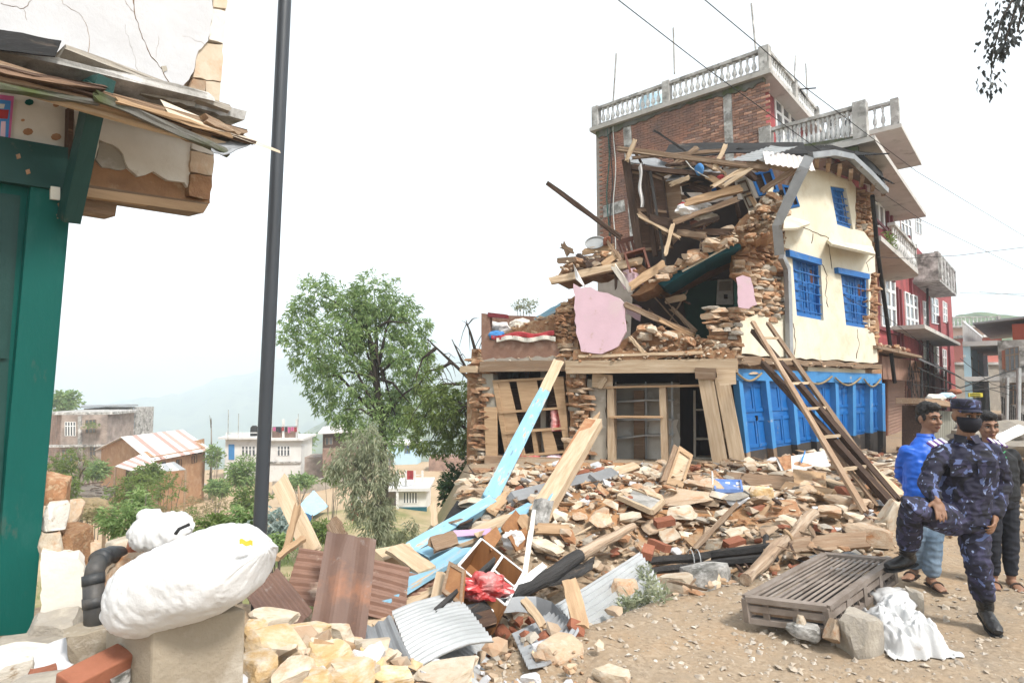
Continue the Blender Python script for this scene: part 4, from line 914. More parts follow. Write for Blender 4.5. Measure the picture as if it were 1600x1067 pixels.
brick_var=mat('brick_var',col4(.38,.185,.12),col4(.22,.115,.085),2.2,bump=.5,rand=.1,patch=col4(.15,.11,.095),pth=.56,pscale=.9,psoft=.15,detail=8)
lay_bricks(side,RS,[(936,208),(1197,126),(1202,262),(1000,262),(1000,420),(942,420)],-.012,.27,.088,[brick_weather,brick_weather,brick_dark],300,'brick_courses',brick_var)
def rplate(name,pl,poly,off,th,mt,parent=None):return plate(name,pl,poly,off,th,mt,parent or red)
rplate('column',RS,[(1129,138),(1142,134),(1147,262),(1134,262)],-.06,.2,concrete_old)
rplate('column',RS,[(973,196),(985,192),(1002,430),(988,430)],-.06,.2,concrete_old)
rplate('band',RS,[(942,322),(975,312),(977,330),(943,340)],-.055,.2,concrete_old)
rplate('moss_band',RS,rough([(931,204),(1193,117),(1193,128),(1150,146),(1090,158),(1030,178),(935,216)],6,2.5,31),-.09,.2,concrete_moss)
plan_slab('roof_slab',[RP(-.25,tb_-.48),RP(5.6,tb_-.48),RP(5.6,BL_+.12),RP(-.25,BL_+.12)],zR,zR+.14,slab_pale,red)
BAL={}
def baluster_mesh(mt):
    if mt.name not in BAL:
        m=MB();m.lathe((0,0,0),((.36,0),(.36,.08),(.2,.1),(.24,.16),(.5,.3),(.46,.42),(.2,.62),(.16,.72),(.3,.78),(.18,.84),(.34,.9),(.34,1)),7);BAL[mt.name]=m.mesh('baluster',mt,True)
    return BAL[mt.name]
def balustrade(parent,a,b,z,h,n,name='balustrade',posts=(0,1),mt=baluster_white,rail=concrete_old,pw_=.26,rad=.16):
    a=Vector((a.x,a.y,z));b=Vector((b.x,b.y,z));m=MB();m.beam(a+UPV*(h-.05),b+UPV*(h-.05),.2,.1)
    o=m.build(name,rail,parent,M=Matrix.Translation(a))
    m=MB();m.beam(a+UPV*.03,b+UPV*.03,.18,.08);m.build('plinth',rail,o,M=Matrix.Translation(a))
    d=(b-a);ps=[p*d.length for p in posts]
    for t in posts:
        m=MB();m.box(a+d*t+UPV*h*.53,(pw_,pw_,h*1.06),frame((0,0,0),d).to_3x3());m.build('post',rail,o,M=Matrix.Translation(a+d*t))
    for i in range(n):
        t=(i+.5)/n
        if any(abs(t*d.length-q)<pw_*.7 for q in ps):continue
        link('baluster',baluster_mesh(mt),Matrix.Translation(a+d*t+UPV*.07)@Matrix.Diagonal((rad,rad,h-.17,1)),o)
    return o
zt=zR+.14
hb=RS.at(1190,78,-.1).z-zt
print('hb',hb)
balustrade(red,RP(-.1,BL_-.1),RP(-.1,tb_-.25),zt,hb,30,posts=(.0,.47,1))
balustrade(red,RP(-.1,tb_-.3),RP(5.4,tb_-.3),zt,hb,26,posts=(0,.5,1))
def win(pl,q,off,parent,cols=2,rows=(.34,),mt=white_paint,bars=0,recess=.06,gl=None):
    f=quad(q);hl=[]
    holes=[];ys=[0.0]+list(rows)+[1.0]
    for i in range(cols):
        for y0,y1 in zip(ys,ys[1:]):
            mx,my=.045,.028
            holes.append(qrect(f,i/cols+mx,y0+my,(i+1)/cols-mx,y1-my))
    w=plate('window',pl,[qrect(f,0,0,1,1)]+[h[::-1]for h in holes],off,.06,mt,parent)
    for h in holes:plate('pane',pl,h,off+.03,.015,gl or glass_dark,w)
    for j in range(bars):
        u=(j+1)/(bars+1);pbar('bar',pl,f(u,.03),f(u,.97),.02,.02,mt,off+.01,parent=w,jag=0,warp=.001)
    return w
win(TF,[(1211,152),(1246,188),(1248,226),(1215,226)],-.04,red,3,(.28,))
slab=plan_slab('terrace_slab',[RP(-.1,-1.1),RP(10.0,-1.1),RP(10.0,tb_),RP(-.1,tb_)],z3,z3+.16,slab_pale,red)
h3=RS.at(1368,172,0).z
balustrade(red,RP(.05,tb_-.2),RP(.05,-.75),z3+.16,1.0,20,posts=(0,1),pw_=.34)
rplate('terrace_fascia',RS,[(1255,226),(1340,212),(1340,240),(1300,246),(1258,244)],-.02,.2,concrete_moss)
tw=rwall('top_wall',RP(6.6,7),RP(6.6,.4),z3,zR-.3,brick_painted)
tf2=rwall('top_facade',RP(6.63,.4),RP(11,.4),z3,zR-.3,brick_painted)
plan_slab('roof_slab',[RP(6.2,-.9),RP(11.2,-.9),RP(11.2,7),RP(6.2,7)],zR-.3,zR-.15,slab_pale,red)
TS2=Plane(RP(6.6,.4),-qv)
balustrade(red,RP(6.4,7),RP(6.4,-.7),zR-.15,.95,30,posts=(0,.45,1))
for x in(1296,1318,1340):win(TS2,[(x,188),(x+15,184),(x+16,216),(x+1,220)],-.04,red,2,(.35,))
def band(name,z0,z1,b0,mt,a0=0,a1=17):return plan_slab(name,[RP(a0,b0),RP(a1,b0),RP(a1,.0),RP(a0,.0)],z0,z1,mt,red)
def rbox_pil(a,z0,z1,w=.22,d=.12,mt=red_dark):
    plan_slab('pilaster',[RP(a,-d),RP(a+w,-d),RP(a+w,.02),RP(a,.02)],z0,z1,mt,red)
def A_(px):
    lo,hi=-2,40
    for _ in range(40):
        m_=(lo+hi)/2
        if px_of(RP(m_,0))<px:lo=m_
        else:hi=m_
    return lo
FW=[[(1366,300),(1388,313),(1390,362),(1368,352)],[(1407,334),(1424,345),(1427,382),(1410,376)],[(1431,338),(1440,342),(1441,368),(1432,364)],
      [(1375,424),(1399,434),(1402,513),(1379,510)],[(1414,455),(1434,463),(1437,526),(1418,522)],[(1443,470),(1449,472),(1451,512),(1445,512)],[(1455,462),(1466,468),(1468,507),(1457,505)],[(1474,470),(1480,474),(1481,505),(1475,503)],
      [(1444,535),(1452,537),(1453,575),(1445,575)],[(1460,540),(1467,542),(1468,585),(1461,585)],[(1473,545),(1479,547),(1480,588),(1474,588)]]
for i,q in enumerate(FW):win(RF,q,-.05,red,3 if q[1][0]-q[0][0]>15 else 2,(.3,.62)if i>2 else(.3,),bars=0)
for x in(1358,1394,1400,1427):rbox_pil(A_(x),z2,z3-.01)
for x in(1368,1404,1409,1438,1452,1470,1483):rbox_pil(A_(x),2.9,z2-.14)
for x in(1440,1456,1470,1482):rbox_pil(A_(x),.0,2.9)
band('sill_course',RF.at(1390,366,0).z-.1,RF.at(1390,366,0).z,-.1,red_dark,0,8)
band('string_course',RF.at(1400,520,0).z-.12,RF.at(1400,520,0).z,-.1,red_dark,0,9)
rr=[RP(-.1,.02),RP(-.1,-1.15),RP(6.6,-1.15)]+[RP(6.6+1.0*math.sin(t),-.15-1.0*math.cos(t))for t in[i*math.pi/12 for i in range(1,7)]]+[RP(7.6,.02)]
plan_slab('balcony',rr,z2-.14,z2,slab_pale,red)
balustrade(red,RP(2.2,-1.05),RP(6.6,-1.05),z2,.85,12,posts=(1,),pw_=.14)
for i in range(5):
    t0,t1=i*math.pi/10,(i+1)*math.pi/10;g=lambda t:RP(6.6+.95*math.sin(t),-.1-.95*math.cos(t));balustrade(red,g(t0),g(t1),z2,.95,2,posts=(),name='balustrade')
m=MB();r_=random.Random(3)
for i in range(160):
    p=RP(r_.uniform(1.4,2.4),r_.uniform(-1.15,-.95));p=Vector((p.x,p.y,z2+r_.uniform(0,.45)));d=Vector((r_.uniform(-1,1),r_.uniform(-1,1),r_.uniform(-.3,1)))*.09;s=d.cross(Vector((r_.random(),1,0))).normalized()*.02
    m.add([p,p+d*.5+s,p+d,p+d*.5-s],[(0,1,2,3)])
m.build('balcony_plant',leaf_light,fix=False,kind='stuff')if False else m.build('leafy_plant',leaf_light,fix=False,kind='stuff',label='small leafy plant growing at the open end of the balcony slab',category='plant')
nb=thing('concrete_balcony','grey concrete balcony with lattice front past the rounded balcony','balcony',(*RP(9,0),5))
zb=RF.at(1480,455,-1.3).z
plan_slab('balcony_floor',[RP(14.2,-1.0),RP(20.8,-1.1),RP(20.8,0),RP(14.2,0)],6.45,6.58,concrete_old,nb)
plan_slab('end_wall',[RP(14.2,-1.0),RP(14.4,-1.0),RP(14.4,-.05),RP(14.2,-.05)],6.58,7.75,concrete_old,nb)
for k in range(6):plan_slab('post',[RP(14.3+k*1.3,-1.1),RP(14.5+k*1.3,-1.1),RP(14.5+k*1.3,-.98),RP(14.3+k*1.3,-.98)],6.58,7.7,concrete_old,nb)
plan_slab('rail',[RP(14.2,-1.02),RP(20.8,-1.12),RP(20.8,-.96),RP(14.2,-.86)],7.7,7.8,concrete_old,nb)
for k in range(30):
    a=14.6+k*.2;m=MB();p0=RP(a,-1.04);p1=RP(a+(.5 if k%2 else-.5)*.9,-1.04);m.beam((*p0,6.58),(*p1,7.7),.04,.04);m.build('lattice_bar',baluster_white,nb)
plan_slab('balcony',[RP(8.0,-1.1),RP(21.5,-1.1),RP(21.5,0),RP(8.0,0)],3.85,4.0,slab_pale,red)
def shutter(q,off,lab):
    t=thing('roller_shutter',lab,'shutter',RF.at(q[3][0],q[3][1],off));f=quad(q)
    sh=mat('shutter_brown',col4(.30,.19,.15),col4(.25,.155,.12),2,bump=.1,rand=.05,rough=.5)
    plate('curtain',RF,qrect(f,0,0,1,1),off+.03,.02,sh,t)
    n=22
    for i in range(n):plate('slat',RF,qrect(f,.02,i/n,.98,(i+.82)/n),off,.04,sh,t)
    plate('guide',RF,qrect(f,-.06,0,.02,1),off-.03,.1,wood_red,t);plate('guide',RF,qrect(f,.98,0,1.1,1),off-.03,.1,wood_red,t)
shutter([(1387,590),(1416,592),(1417,690),(1388,708)],-.1,'brown roller shutter next to the blue shopfront corner')
shutter([(1425,593),(1446,595),(1446,668),(1426,676)],-.1,'narrower brown roller shutter beyond the first one')
rplate('shop_beam',RF,[(1378,556),(1440,565),(1440,596),(1380,592)],-.75,.3,plaster_brown)
plan_slab('shop_awning',[RP(-.8,-1.1),RP(7,-1.1),RP(7,0),RP(-.8,0)],2.72,2.8,wood_old,red)
for k in range(46):
    p=RP(U(-.8,5),U(-1.1,-.4));rock_at('stone',Vector((p.x,p.y,2.8+U(.02,.1))),(U(.1,.3),U(.1,.25),U(.05,.12)),rot(U(-.3,.3),U(-.3,.3),U(0,6)),RND.choice([stone_tan,stone_red,brick_red]),red,1)
m=MB();m.tube([RF.at(1363,306,-1.2),RF.at(1372,400,-1.0),RF.at(1386,500,-.9),RF.at(1398,598,-.9)],.055,8);m.build('drain_pipe',metal_dark,red)
m=MB();m.tube([RF.at(1449,450,-.3),RF.at(1450,620,-.3)],.05,8);m.build('drain_pipe',metal_dark,red)
corr('tin_canopy',RF.at(1430,556,-.2),RF.at(1484,580,-.2),RF.at(1436,562,-1.4),.1,.015,metal_grey,None,label='rusty tin canopy over the shops below the lattice balcony',category='canopy')
for k,(x,y0,y1)in enumerate(((1440,575,660),(1478,580,640))):
    m=MB();m.tube([RF.at(x,y0,-1.2),RF.at(x,y1,-1.2)],.04,6);tthing('canopy_post',('thin iron post carrying the tin canopy by the shutters' if k==0 else 'thin iron post at the far end of the tin canopy'),'post',m,metal_dark)
for k,(pl,x0,y0,x1,y1,off,lab)in enumerate(((RS,957,178,963,84,-.1,'thin pole tied to the roof corner furthest from the street'),(RS,1054,116,1052,44,1.0,'thin steel rod standing on the roof behind the balusters'),(RS,1181,80,1174,6,.3,'tall thin rod at the street corner of the top roof'),(TF,1240,150,1243,88,.6,'short double rod behind the roof balusters above the white window'),(TF,1262,160,1259,100,1.2,'short thin rod beyond the double rod on the roof'))):
    m=MB();m.tube([pl.at(x0,y0,off),pl.at(x1,y1,off)],.03,6);tthing('roof_rod',lab,'rod',m,concrete_old,group='rods on the red house roof')
m=MB();cc=RS.at(1020,142,1.5);m.lathe(cc-UPV*1.1,((.5,0),(.5,.75),(.4,.9),(.1,.95)),14);tthing('water_tank','pale blue water tank top showing behind the roof balusters','tank',m,house_blue)
m=MB();m.tube([RS.at(1250,140,-.5),RS.at(1275,138,-.5)],.02,5);m.tube([RS.at(1250,140,-.5),RS.at(1258,152,.2)],.02,5);m.build('wire_bracket',metal_dark,red)
for k,(x,mt,lab)in enumerate(((955,wire_black,'dark cable hanging down the brick side wall beside the roof pole'),(960,paper,'pale cable hanging down the brick side wall'),(950,paint_green,'thin green hose running down the brick side wall'))):
    m=MB();m.tube([RS.at(x+2*math.sin(y*.05+k),y,-.08)for y in range(180,400,12)],.018,5);tthing('wall_cable',lab,'cable',m,mt)
m=MB();m.tube([RS.at(958-32*math.sin(t*math.pi),155+40*t,-.1)for t in[i/12 for i in range(13)]],.008,4);tthing('loose_wire','thin wire looping out from the roof corner pole','wire',m,paper)
# ---------------------------------------------------------------- house with the green door
LW=Plane((-2.58,3.4),(.534,.845))
lh=thing('plastered_house','cracked white plastered house with green door and torn wooden eave','house',(*LW.uz(.4,0).xy,0))
def lp(name,poly,off,th,mt,parent=None,seed=None,amp=2,step=12):
    return plate(name,LW,rough(poly,step,amp,seed)if seed else poly,off,th,mt,parent or lh)
UPW=[(-160,-420),(372,-420),(352,0),(346,80),(340,172),(322,178),(285,160),(-160,60)]
mudw=lp('upper_wall',[(-160,-420),(375,-420),(354,0),(348,70),(341,190),(-160,60)],.10,.4,stone_tan)
pw_l=lp('plaster_face',[(-160,-420),(350,-420)]+line_px([(338,-60),(333,0),(331,36),(325,64),(309,80),(304,112),(284,138)],7,1.6,5)+[(-160,60)],.04,.06,plaster_white)
for i,q in enumerate(([(334,-50),(356,-46),(354,14),(333,11)],[(332,14),(353,18),(349,68),(327,62)],[(312,66),(349,70),(346,128),(302,121)],[(302,123),(322,126),(320,168),(290,150)],[(322,127),(345,130),(341,186),(321,170)])):
    lp('quoin_stone',q,.055-.006*(i%2),.3,(stone_pale,plaster_dirty,stone_pale,stone_tan,stone_pale)[i],None,3+i,1.4,9)
for i,(c,w)in enumerate((([(0,5),(38,14),(50,0)],.002),([(38,14),(42,32)],.0015),([(95,0),(110,15),(128,25),(138,50),(139,92)],.002),([(206,-10),(212,25),(222,60),(236,88),(250,105),(267,133)],.0055),([(195,0),(210,20)],.002),([(248,55),(244,90)],.001),([(195,40),(203,70),(215,110)],.001),([(320,70),(300,60),(285,57)],.001))):
    crack(LW,c,.039,w*.7,pw_l,wood_old,seed=i+20,amp=1.6)
lp('plaster_chip',[(252,104),(260,103),(262,110),(255,113)],.035,.02,plaster_grey)
for a,b,w,t,mt,o1,o2 in(((-40,84),(318,163),.05,.2,concrete_old,-.26,-.14),((90,88),(345,180),.04,.2,stone_grey,-.18,-.11),((-40,98),(378,212),.035,.10,wood_old,-.44,-.36),((-40,104),(372,215),.03,.11,wood_dark,-.33,-.26),((-40,108),(350,215),.035,.10,wood_old,-.21,-.15),((-40,112),(335,213),.03,.10,wood_dark,-.1,-.04),
    ((-40,112),(392,222),.028,.03,wood_old,-.50,-.41),((-40,120),(350,226),.05,.03,wood_pale,-.47,-.4),((-40,130),(150,160),.03,.04,concrete_moss,-.53,-.48),((150,150),(354,238),.045,.03,concrete_moss,-.53,-.46),((60,124),(396,224),.02,.02,wood_dark,-.52,-.43),((-40,106),(160,142),.03,.06,wood_dark,-.52,-.5),((180,158),(360,212),.025,.03,wood_pine,-.53,-.45),((300,198),(352,218),.05,.25,wood_old,-.36,-.3)):
    plank('eave_board',LW.at(*a,o1),LW.at(*b,o2),w,t,mt,lh,up=(LW.n*.96-UPV*.25)if t>.04 else-LW.n,warp=.009)
for i in range(5):
    x=-10+78*i;y=64+21*i
    lp('roof_slate',[(x,y+4),(x+84,y+26),(x+80,y+40),(x-4,y+20)],-.18-.012*(i%2),.2,(concrete_old,stone_grey)[i%2],None,40+i,2,12)
sheet3('flashing',[LW.at(250,156,-.3),LW.at(437,236,-.42),LW.at(438,240,-.42),LW.at(262,176,-.5)],stone_pale,lh,.004,.0,6)
sheet3('flashing',[LW.at(330,205,-.3),LW.at(402,222,-.4),LW.at(352,243,-.5),LW.at(330,236,-.5)],metal_grey,lh,.006,.02,6)
sheet3('tin_sheet',[LW.at(-30,40,-.2),LW.at(96,66,-.3),LW.at(86,90,-.45),LW.at(-30,74,-.45)],metal_dark,lh,.006,.01,6)
lp('lintel_wall',[(-40,130),(112,158),(112,236),(-40,210)],.06,.2,plaster_dirty)
for x,y,r in((44,206,8),(88,214,8),(46,160,7),(88,164,5),(36,188,3)):
    lp('wall_hole',[(x+r*math.cos(a),y+r*.7*math.sin(a))for a in[i*math.pi/4 for i in range(8)]],.055,.01,stone_red if x!=46 else paint_green)
lp('lower_wall',[(112,190),(334,240),(328,318),(118,292)],.10,.3,mud,None,51,1.5)
lp('plaster_face',[(116,165),(298,214),(299,262),(297,298),(288,285),(262,282),(240,268),(216,276),(200,262),(192,240),(176,226),(155,218),(150,246),(140,268),(120,276)],.07,.04,plaster_dirty,None,52,2,9)
lp('plaster_face',[(150,250),(156,222),(176,228),(192,244),(202,262),(182,266),(160,262)],.085,.03,plaster_grey,None,53,2,9)
for q,mt in(([(299,236),(334,244),(332,274),(298,268)],stone_tan),([(300,214),(334,222),(332,242),(300,232)],plaster_dirty),([(298,272),(331,277),(328,312),(296,306)],mud)):lp('corner_stone',q,.05,.34,mt,None,54,1.5,9)
lp('beam',[(112,285),(327,318),(313,334),(112,302)],.0,.14,wood_old)
lp('beam_face',[(112,290),(326,320),(318,333),(112,304)],-.004,.05,wood_pine)
lp('beam',[(108,302),(184,313),(180,338),(108,326)],.1,.14,wood_old)
dr=lp('door',[(-40,270),(112,300),(50,996),(-40,1004)],.06,.06,paint_green)
lp('door_header',[(-40,206),(112,232),(110,300),(-40,276)],.0,.12,paint_green_dark,dr)
lp('door_post',[(50,272),(112,284),(50,996),(-12,1001),(12,700)],.02,.05,paint_green,dr)
lp('door_panel',[(-40,296),(32,306),(14,560),(0,800),(-40,800)],.045,.03,paint_green_dark,dr)
lp('panel_bead',[(-40,300),(26,309),(10,560),(-40,560)],.03,.03,paint_green_dark,dr)
lp('door_sill',[(-40,1000),(62,992),(60,1008),(-40,1018)],-.03,.2,wood_old,dr)
lp('latch',[(80,291),(94,293),(94,313),(80,311)],-.01,.02,tube_white,dr)
for x,y in((40,266),(25,242),(90,318),(88,335)):lp('paint_chip',[(x,y),(x+6,y-2),(x+8,y+5),(x+2,y+7)],-.003 if y<280 else.017,.006,stone_red,dr)
o=plank('bracket',LW.at(152,132,-.42),LW.at(108,345,-.06),.085,.09,paint_green_dark,lh,up=-LW.n,jag=0)
plank('bracket_head',LW.at(118,152,-.1),LW.at(165,132,-.46),.09,.08,paint_green_dark,lh,up=-LW.n,jag=0)
lp('conduit',[(108,168),(116,170),(113,250),(106,250)],.0,.05,wood_dark)
po=plate('poster',LW,[(-30,144),(22,151),(14,240),(-30,233)],.045,.004,cloth_pink,None,label='printed paper picture with pink border pasted above the green door',category='poster')
plate('print',LW,[(-30,152),(17,158),(12,228),(-30,222)],.043,.003,cloth_blue,po);plate('print',LW,[(-30,170),(14,172),(12,186),(-30,184)],.041,.003,cloth_red,po);plate('print',LW,[(2,190),(9,190),(8,222),(0,220)],.041,.003,plaster_pink,po);plate('print',LW,[(-30,160),(8,163),(6,170),(-30,168)],.041,.003,paper,po)
fp=LW
plan_slab('foundation',[LW.uz(-1.2,0,-.02).xy,LW.uz(.05,0,-.02).xy,LW.uz(.05,0,.6).xy,LW.uz(-1.2,0,.6).xy],-.2,.40,stone_grey,lh)
# ---------------------------------------------------------------- corner by the pillar
def T(name,label,cat,mb,mt,**k):return mb.build(name,mt,label=label,category=cat,**k)
def chunk(name,px,py,Y,w,h,d,mt,label,cat='stone',r=(0,0,0),k=None,group=None):
    s=Y/FPX;return rock_at(name,P(px,py,Y),(w*s,d,h*s),rot(*[R(a)for a in r]),mt,None,3,k,label=label,category=cat,group=group)
wallp=Plane(P(60,900,3.3).xy,(.75,.5))
T('plaster_block','big broken block of white plaster beside the green door','block',MB().poly([wallp.at(x,y,0)for x,y in rough([(64,864),(80,868),(122,872),(131,884),(135,942),(112,962),(96,976),(64,962)],8,1.6,9)],wallp.n*.22),plaster_dirty,M=frame(wallp.at(98,915),wallp.d))
chunk('wall_stone',94,985,3.25,84,58,.3,stone_grey,'grey stone under the white plaster block')
chunk('wall_stone',84,805,3.5,36,44,.2,plaster_dirty,'squared whitish stone high beside the green door',r=(0,3,20))
chunk('wall_stone',80,846,3.5,38,44,.2,stone_pale,'squared tan stone directly above the white plaster block',r=(0,-3,20))
chunk('wall_stone',86,766,3.6,46,50,.22,stone_red,'orange mud clod on top of the broken wall by the door',r=(0,10,30))
chunk('wall_stone',112,852,3.6,50,60,.25,mud,'crumbly orange mud mass behind the plaster block')
chunk('wall_stone',100,812,3.75,34,60,.2,stone_tan,'tan stone wedged behind the squared whitish stone',r=(0,20,10))
chunk('wall_stone',134,858,3.7,44,34,.2,stone_tan,'tan stone beside the top of the black drain pipe',r=(0,15,40))
chunk('wall_stone',190,855,3.3,52,30,.25,stone_pale,'flat pale stone under the small white sack',r=(0,-14,20))
chunk('wall_stone',198,885,3.1,56,46,.25,stone_tan,'tan stone behind the drain pipe bend',r=(0,0,60))
chunk('wall_stone',208,856,3.4,50,36,.2,stone_grey,'grey stone under the neck of the small white sack')
chunk('wall_stone',178,930,3.0,30,90,.2,stone_tan,'upright tan stone between drain pipe and big sack')
chunk('wall_stone',28,1042,2.75,100,44,.3,plaster_dirty,'grey whitish stone at the foot of the green door',r=(0,8,10))
chunk('wall_stone',40,1020,3.0,120,26,.3,stone_grey,'long grey sill stone under the green door')
chunk('wall_stone',150,1010,2.8,70,70,.3,concrete,'grey concrete lump below the drain pipe')
chunk('wall_stone',66,1064,2.5,60,30,.2,brick_red,'broken brick half under the white plaster slab',r=(0,4,10))
chunk('wall_stone',190,1058,2.5,40,30,.2,concrete_old,'small grey stone between brick and pillar')
chunk('wall_stone',100,1075,2.45,160,40,.3,stone_grey,'grey stone under the orange brick',r=(0,0,30))
pb=Plane(P(95,1025,2.65).xy,(.98,-.2))
T('plaster_slab','flat white plaster slab lying beside the orange brick','slab',MB().poly([P(x,y,2.62+(1067-y)*.002)for x,y in rough([(52,1016),(66,1008),(112,994),(134,998),(139,1010),(130,1026),(108,1042),(92,1048),(54,1050)],6,1.5,17)],Vector((.02,.3,-.04)).normalized()*.05),plaster_white,M=Matrix.Translation(P(95,1025,2.65)))
bk=MB();bk.box((0,0,0),(.23,.11,.09));Mx=Matrix.Translation(P(150,1052,2.42))@rot(R(14),R(-6),R(66)).to_4x4()
bko=link('loose_brick',bk.mesh('loose_brick',brick_red),Mx,None,label='whole orange brick lying by the concrete pillar',category='brick');bv=bko.modifiers.new('b','BEVEL');bv.width=.006;bv.segments=2
pA,pB,pC=P(165,976,2.62),P(240,976,2.40),P(385,947,2.60);pD=pA+pC-pB
def xy(v):return(v.x,v.y)
pil=plan_slab('concrete_pillar',[xy(pA),xy(pB),xy(pC),xy(pD)],-.3,.87,concrete,None,label='square stained concrete pillar carrying the big white sack',category='pillar');bv=pil.modifiers.new('b','BEVEL');bv.width=.012;bv.segments=2
dp=thing('drain_pipe','black plastic drain pipe bending over beside the concrete pillar','pipe',P(148,985,2.85))
pts=[P(x,y,Y)for x,y,Y in((149,990,2.82),(147,940,2.83),(146,905,2.85),(149,888,2.88),(158,873,2.93),(172,866,3.0),(186,866,3.08))]
T2=MB();T2.tube(pts[:3],.043,16);T2.build('pipe',pvc_black,dp,smooth=True);T2=MB();T2.tube(pts[2:],.041,16);T2.build('elbow',pvc_black,dp,smooth=True)
for p,q in((pts[2],pts[1]),(pts[4],pts[5]),(pts[1],pts[0])):
    d=(q-p).normalized();T2=MB();T2.tube([p-d*.022,p+d*.022],.0465,16);T2.build('collar',pvc_black,dp,smooth=True)
def sack(name,label,c,ax,rx,ry,rz,mt,seed=0,tails=((1,0),),n=96,wr=.012,flatb=None):
    """ax: long axis; superellipsoid with seam ends, folds and creases"""
    ax=Vector(ax).normalized();sd=UPV.cross(ax).normalized();up=ax.cross(sd);m=MB();rings=[];c=Vector(c)
    for i in range(n+1):
        t=-1+2*i/n;a=abs(t);prof=max(.02,(1-a**3.2))**.55;fl=sm(.7,1,a)
        ring=[]
        for k in range(n):
            th=2*math.pi*k/n;cy,sz=math.cos(th),math.sin(th)
            cy=math.copysign(abs(cy)**.85,cy);sz=math.copysign(abs(sz)**.85,sz)
            yy=ry*cy*(prof*(1-.1*fl)+.10*fl);zz=rz*sz*(prof*(1-.45*fl))
            q=Vector((t*rx,yy,zz));u=th
            fold=-.006*max(0,1-abs(nz((t*1.6+cy*.5,cy*2.2+t*.8,sz*2.2),1.7,seed+11))*9)+wr*(abs(nz((t*3.0+.6*cy,sz*1.3,seed),1.6,seed))*-2.2+.8)+wr*.5*math.sin(t*26+3*math.sin(u*2+seed))*sm(.45,1,a)+wr*.6*nz((t*9,cy*3,sz*3),1.4,seed+3)
            lump=.05*nz((t*1.2,cy*.8,sz*.8),1.3,seed+7)
            nn=Vector((t*.3,cy/ry*.1,sz/rz*.1)).normalized()
            q=q*(1+lump)+nn*fold
            if flatb is not None and q.z<-rz*flatb:q.z=-rz*flatb+(q.z+rz*flatb)*.15
            ring.append(c+ax*q.x+sd*q.y+up*q.z)
        rings.append(ring)
    m.loops(rings);return m.build(name,mt,smooth=True,label=label,category='sack')
s1=sack('white_sack','big full white woven sack lying on the concrete pillar',P(299,903,2.55),P(420,858,2.5)-P(180,952,2.62),.35,.24,.168,sack_white,3,wr=.0042)
s2=sack('white_sack','small knotted white sack behind the big sack by the wall',P(252,830,3.0),(1,.2,.05),.14,.12,.085,sack_white,8,n=48,wr=.008)
m=blob(P(234,806,3.02),.05,1.2,1,.7,5,.3);T('plastic_wrap','grey clear plastic tuft on top of the small white sack','plastic',m,cloth_white,smooth=True)
m=MB();m.tube([P(274,834,2.72),P(280,826,2.72),P(296,819,2.73)],.008,6);T('black_strap','short black strap between the two white sacks','strap',m,wire_black)
m=MB();m.grid(lambda u,v:P(374+20*u,842+8*v+3*u,2.32+.05*u)+UPV*.004*math.sin(u*9),6,4,.003);m.build('yellow_tag',mat('tag_yellow',col4(.7,.5,.06),rand=0),s1)
chunk('wall_stone',212,846,3.15,20,34,.1,brick_red,'reddish brown potsherd under the small white sack')
# ---------------------------------------------------------------- tall steel pole
pp=[P(448,-120,4.85),P(445,0,4.85),P(425,420,4.85),P(406,830,4.85),P(404,900,4.85)]
pole=thing('steel_pole','tall dark grey steel pole rising past the top of the picture','pole',pp[-1])
m=MB();m.tube(pp,.052,20);m.build('shaft',pole_paint,pole,smooth=True)
m=MB();m.lathe(pp[-1]-UPV*.6,((.05,0),(.05,.66)),14);m.build('base',metal_dark,pole,smooth=True)
# ---------------------------------------------------------------- debris in front of the ruin
def ground_hit(px,py):
    d=ray(px,py);d=d/d.y;y=1.2
    while y<120:
        p=CAM+d*y
        if p.z<H(p.x,p.y):return p
        y+=.03+y*.002
    return CAM+d*120
P0=P
def P(px,py,Y):
    """point on the pixel ray at depth Y, brought forward where it would lie under the ground"""
    p=P0(px,py,Y)
    if p.y<14 and py>640:
        lift=.05+.07*sm(6.2,7,p.y)
        while p.z<H(p.x,p.y)+lift and p.y>2:p=CAM+(p-CAM)*.985
    return p
def GP(px,py,lift=0):p=ground_hit(px,py);p.z+=lift;return p
def bd(name,a,b,w,t,mt,label,cat='timber',group='planks and beams lying in the rubble',up=(0,0,1),roll=0,jag=.03,warp=.006,parent=None):
    """a, b = (px, py, Y)"""
    return plank(name,P(*a),P(*b),w,t,mt,parent,up=up,roll=roll,jag=jag,warp=warp,label=None if parent else label,category=None if parent else cat,group=None if parent else group)
BK=(0,-.8,.6)
o=bd('painted_beam',(850,612,12.35),(764,782,9.3),.22,.12,paint_sky,'sky blue beam leaning on the annex front with raw wood upper end',up=(0,-1,.2))
bd('raw_end',(872,566,12.9),(850,612,12.35),.22,.12,wood_pale,'',parent=o,up=(0,-1,.2))
o=bd('painted_beam',(930,660,10.2),(842,806,7.4),.24,.16,wood_pale,'thick pale beam with one blue edge leaning towards the stone pier',up=(-.25,-.8,.5))
bd('blue_edge',(934,664,10.25),(852,800,7.48),.03,.17,paint_sky,'',parent=o,up=(-.25,-.8,.5))
rst=mat('sawdust_rust',col4(.30,.13,.06),col4(.38,.22,.12),8,bump=.6,rand=0)
bd('rust_stain',(922,662,10.1),(874,742,8.6),.17,.166,rst,'',parent=o,up=(-.25,-.8,.5))
bd('splintered_end',(934,650,10.3),(918,680,9.9),.07,.1,wood_pine,'',parent=o,up=(-.25,-.8,.5),jag=.08)
chunk('concrete_lump',845,802,7.25,34,46,.1,concrete_old,'grey cement covered end block at the foot of the pale beam','block',r=(-20,8,-10))
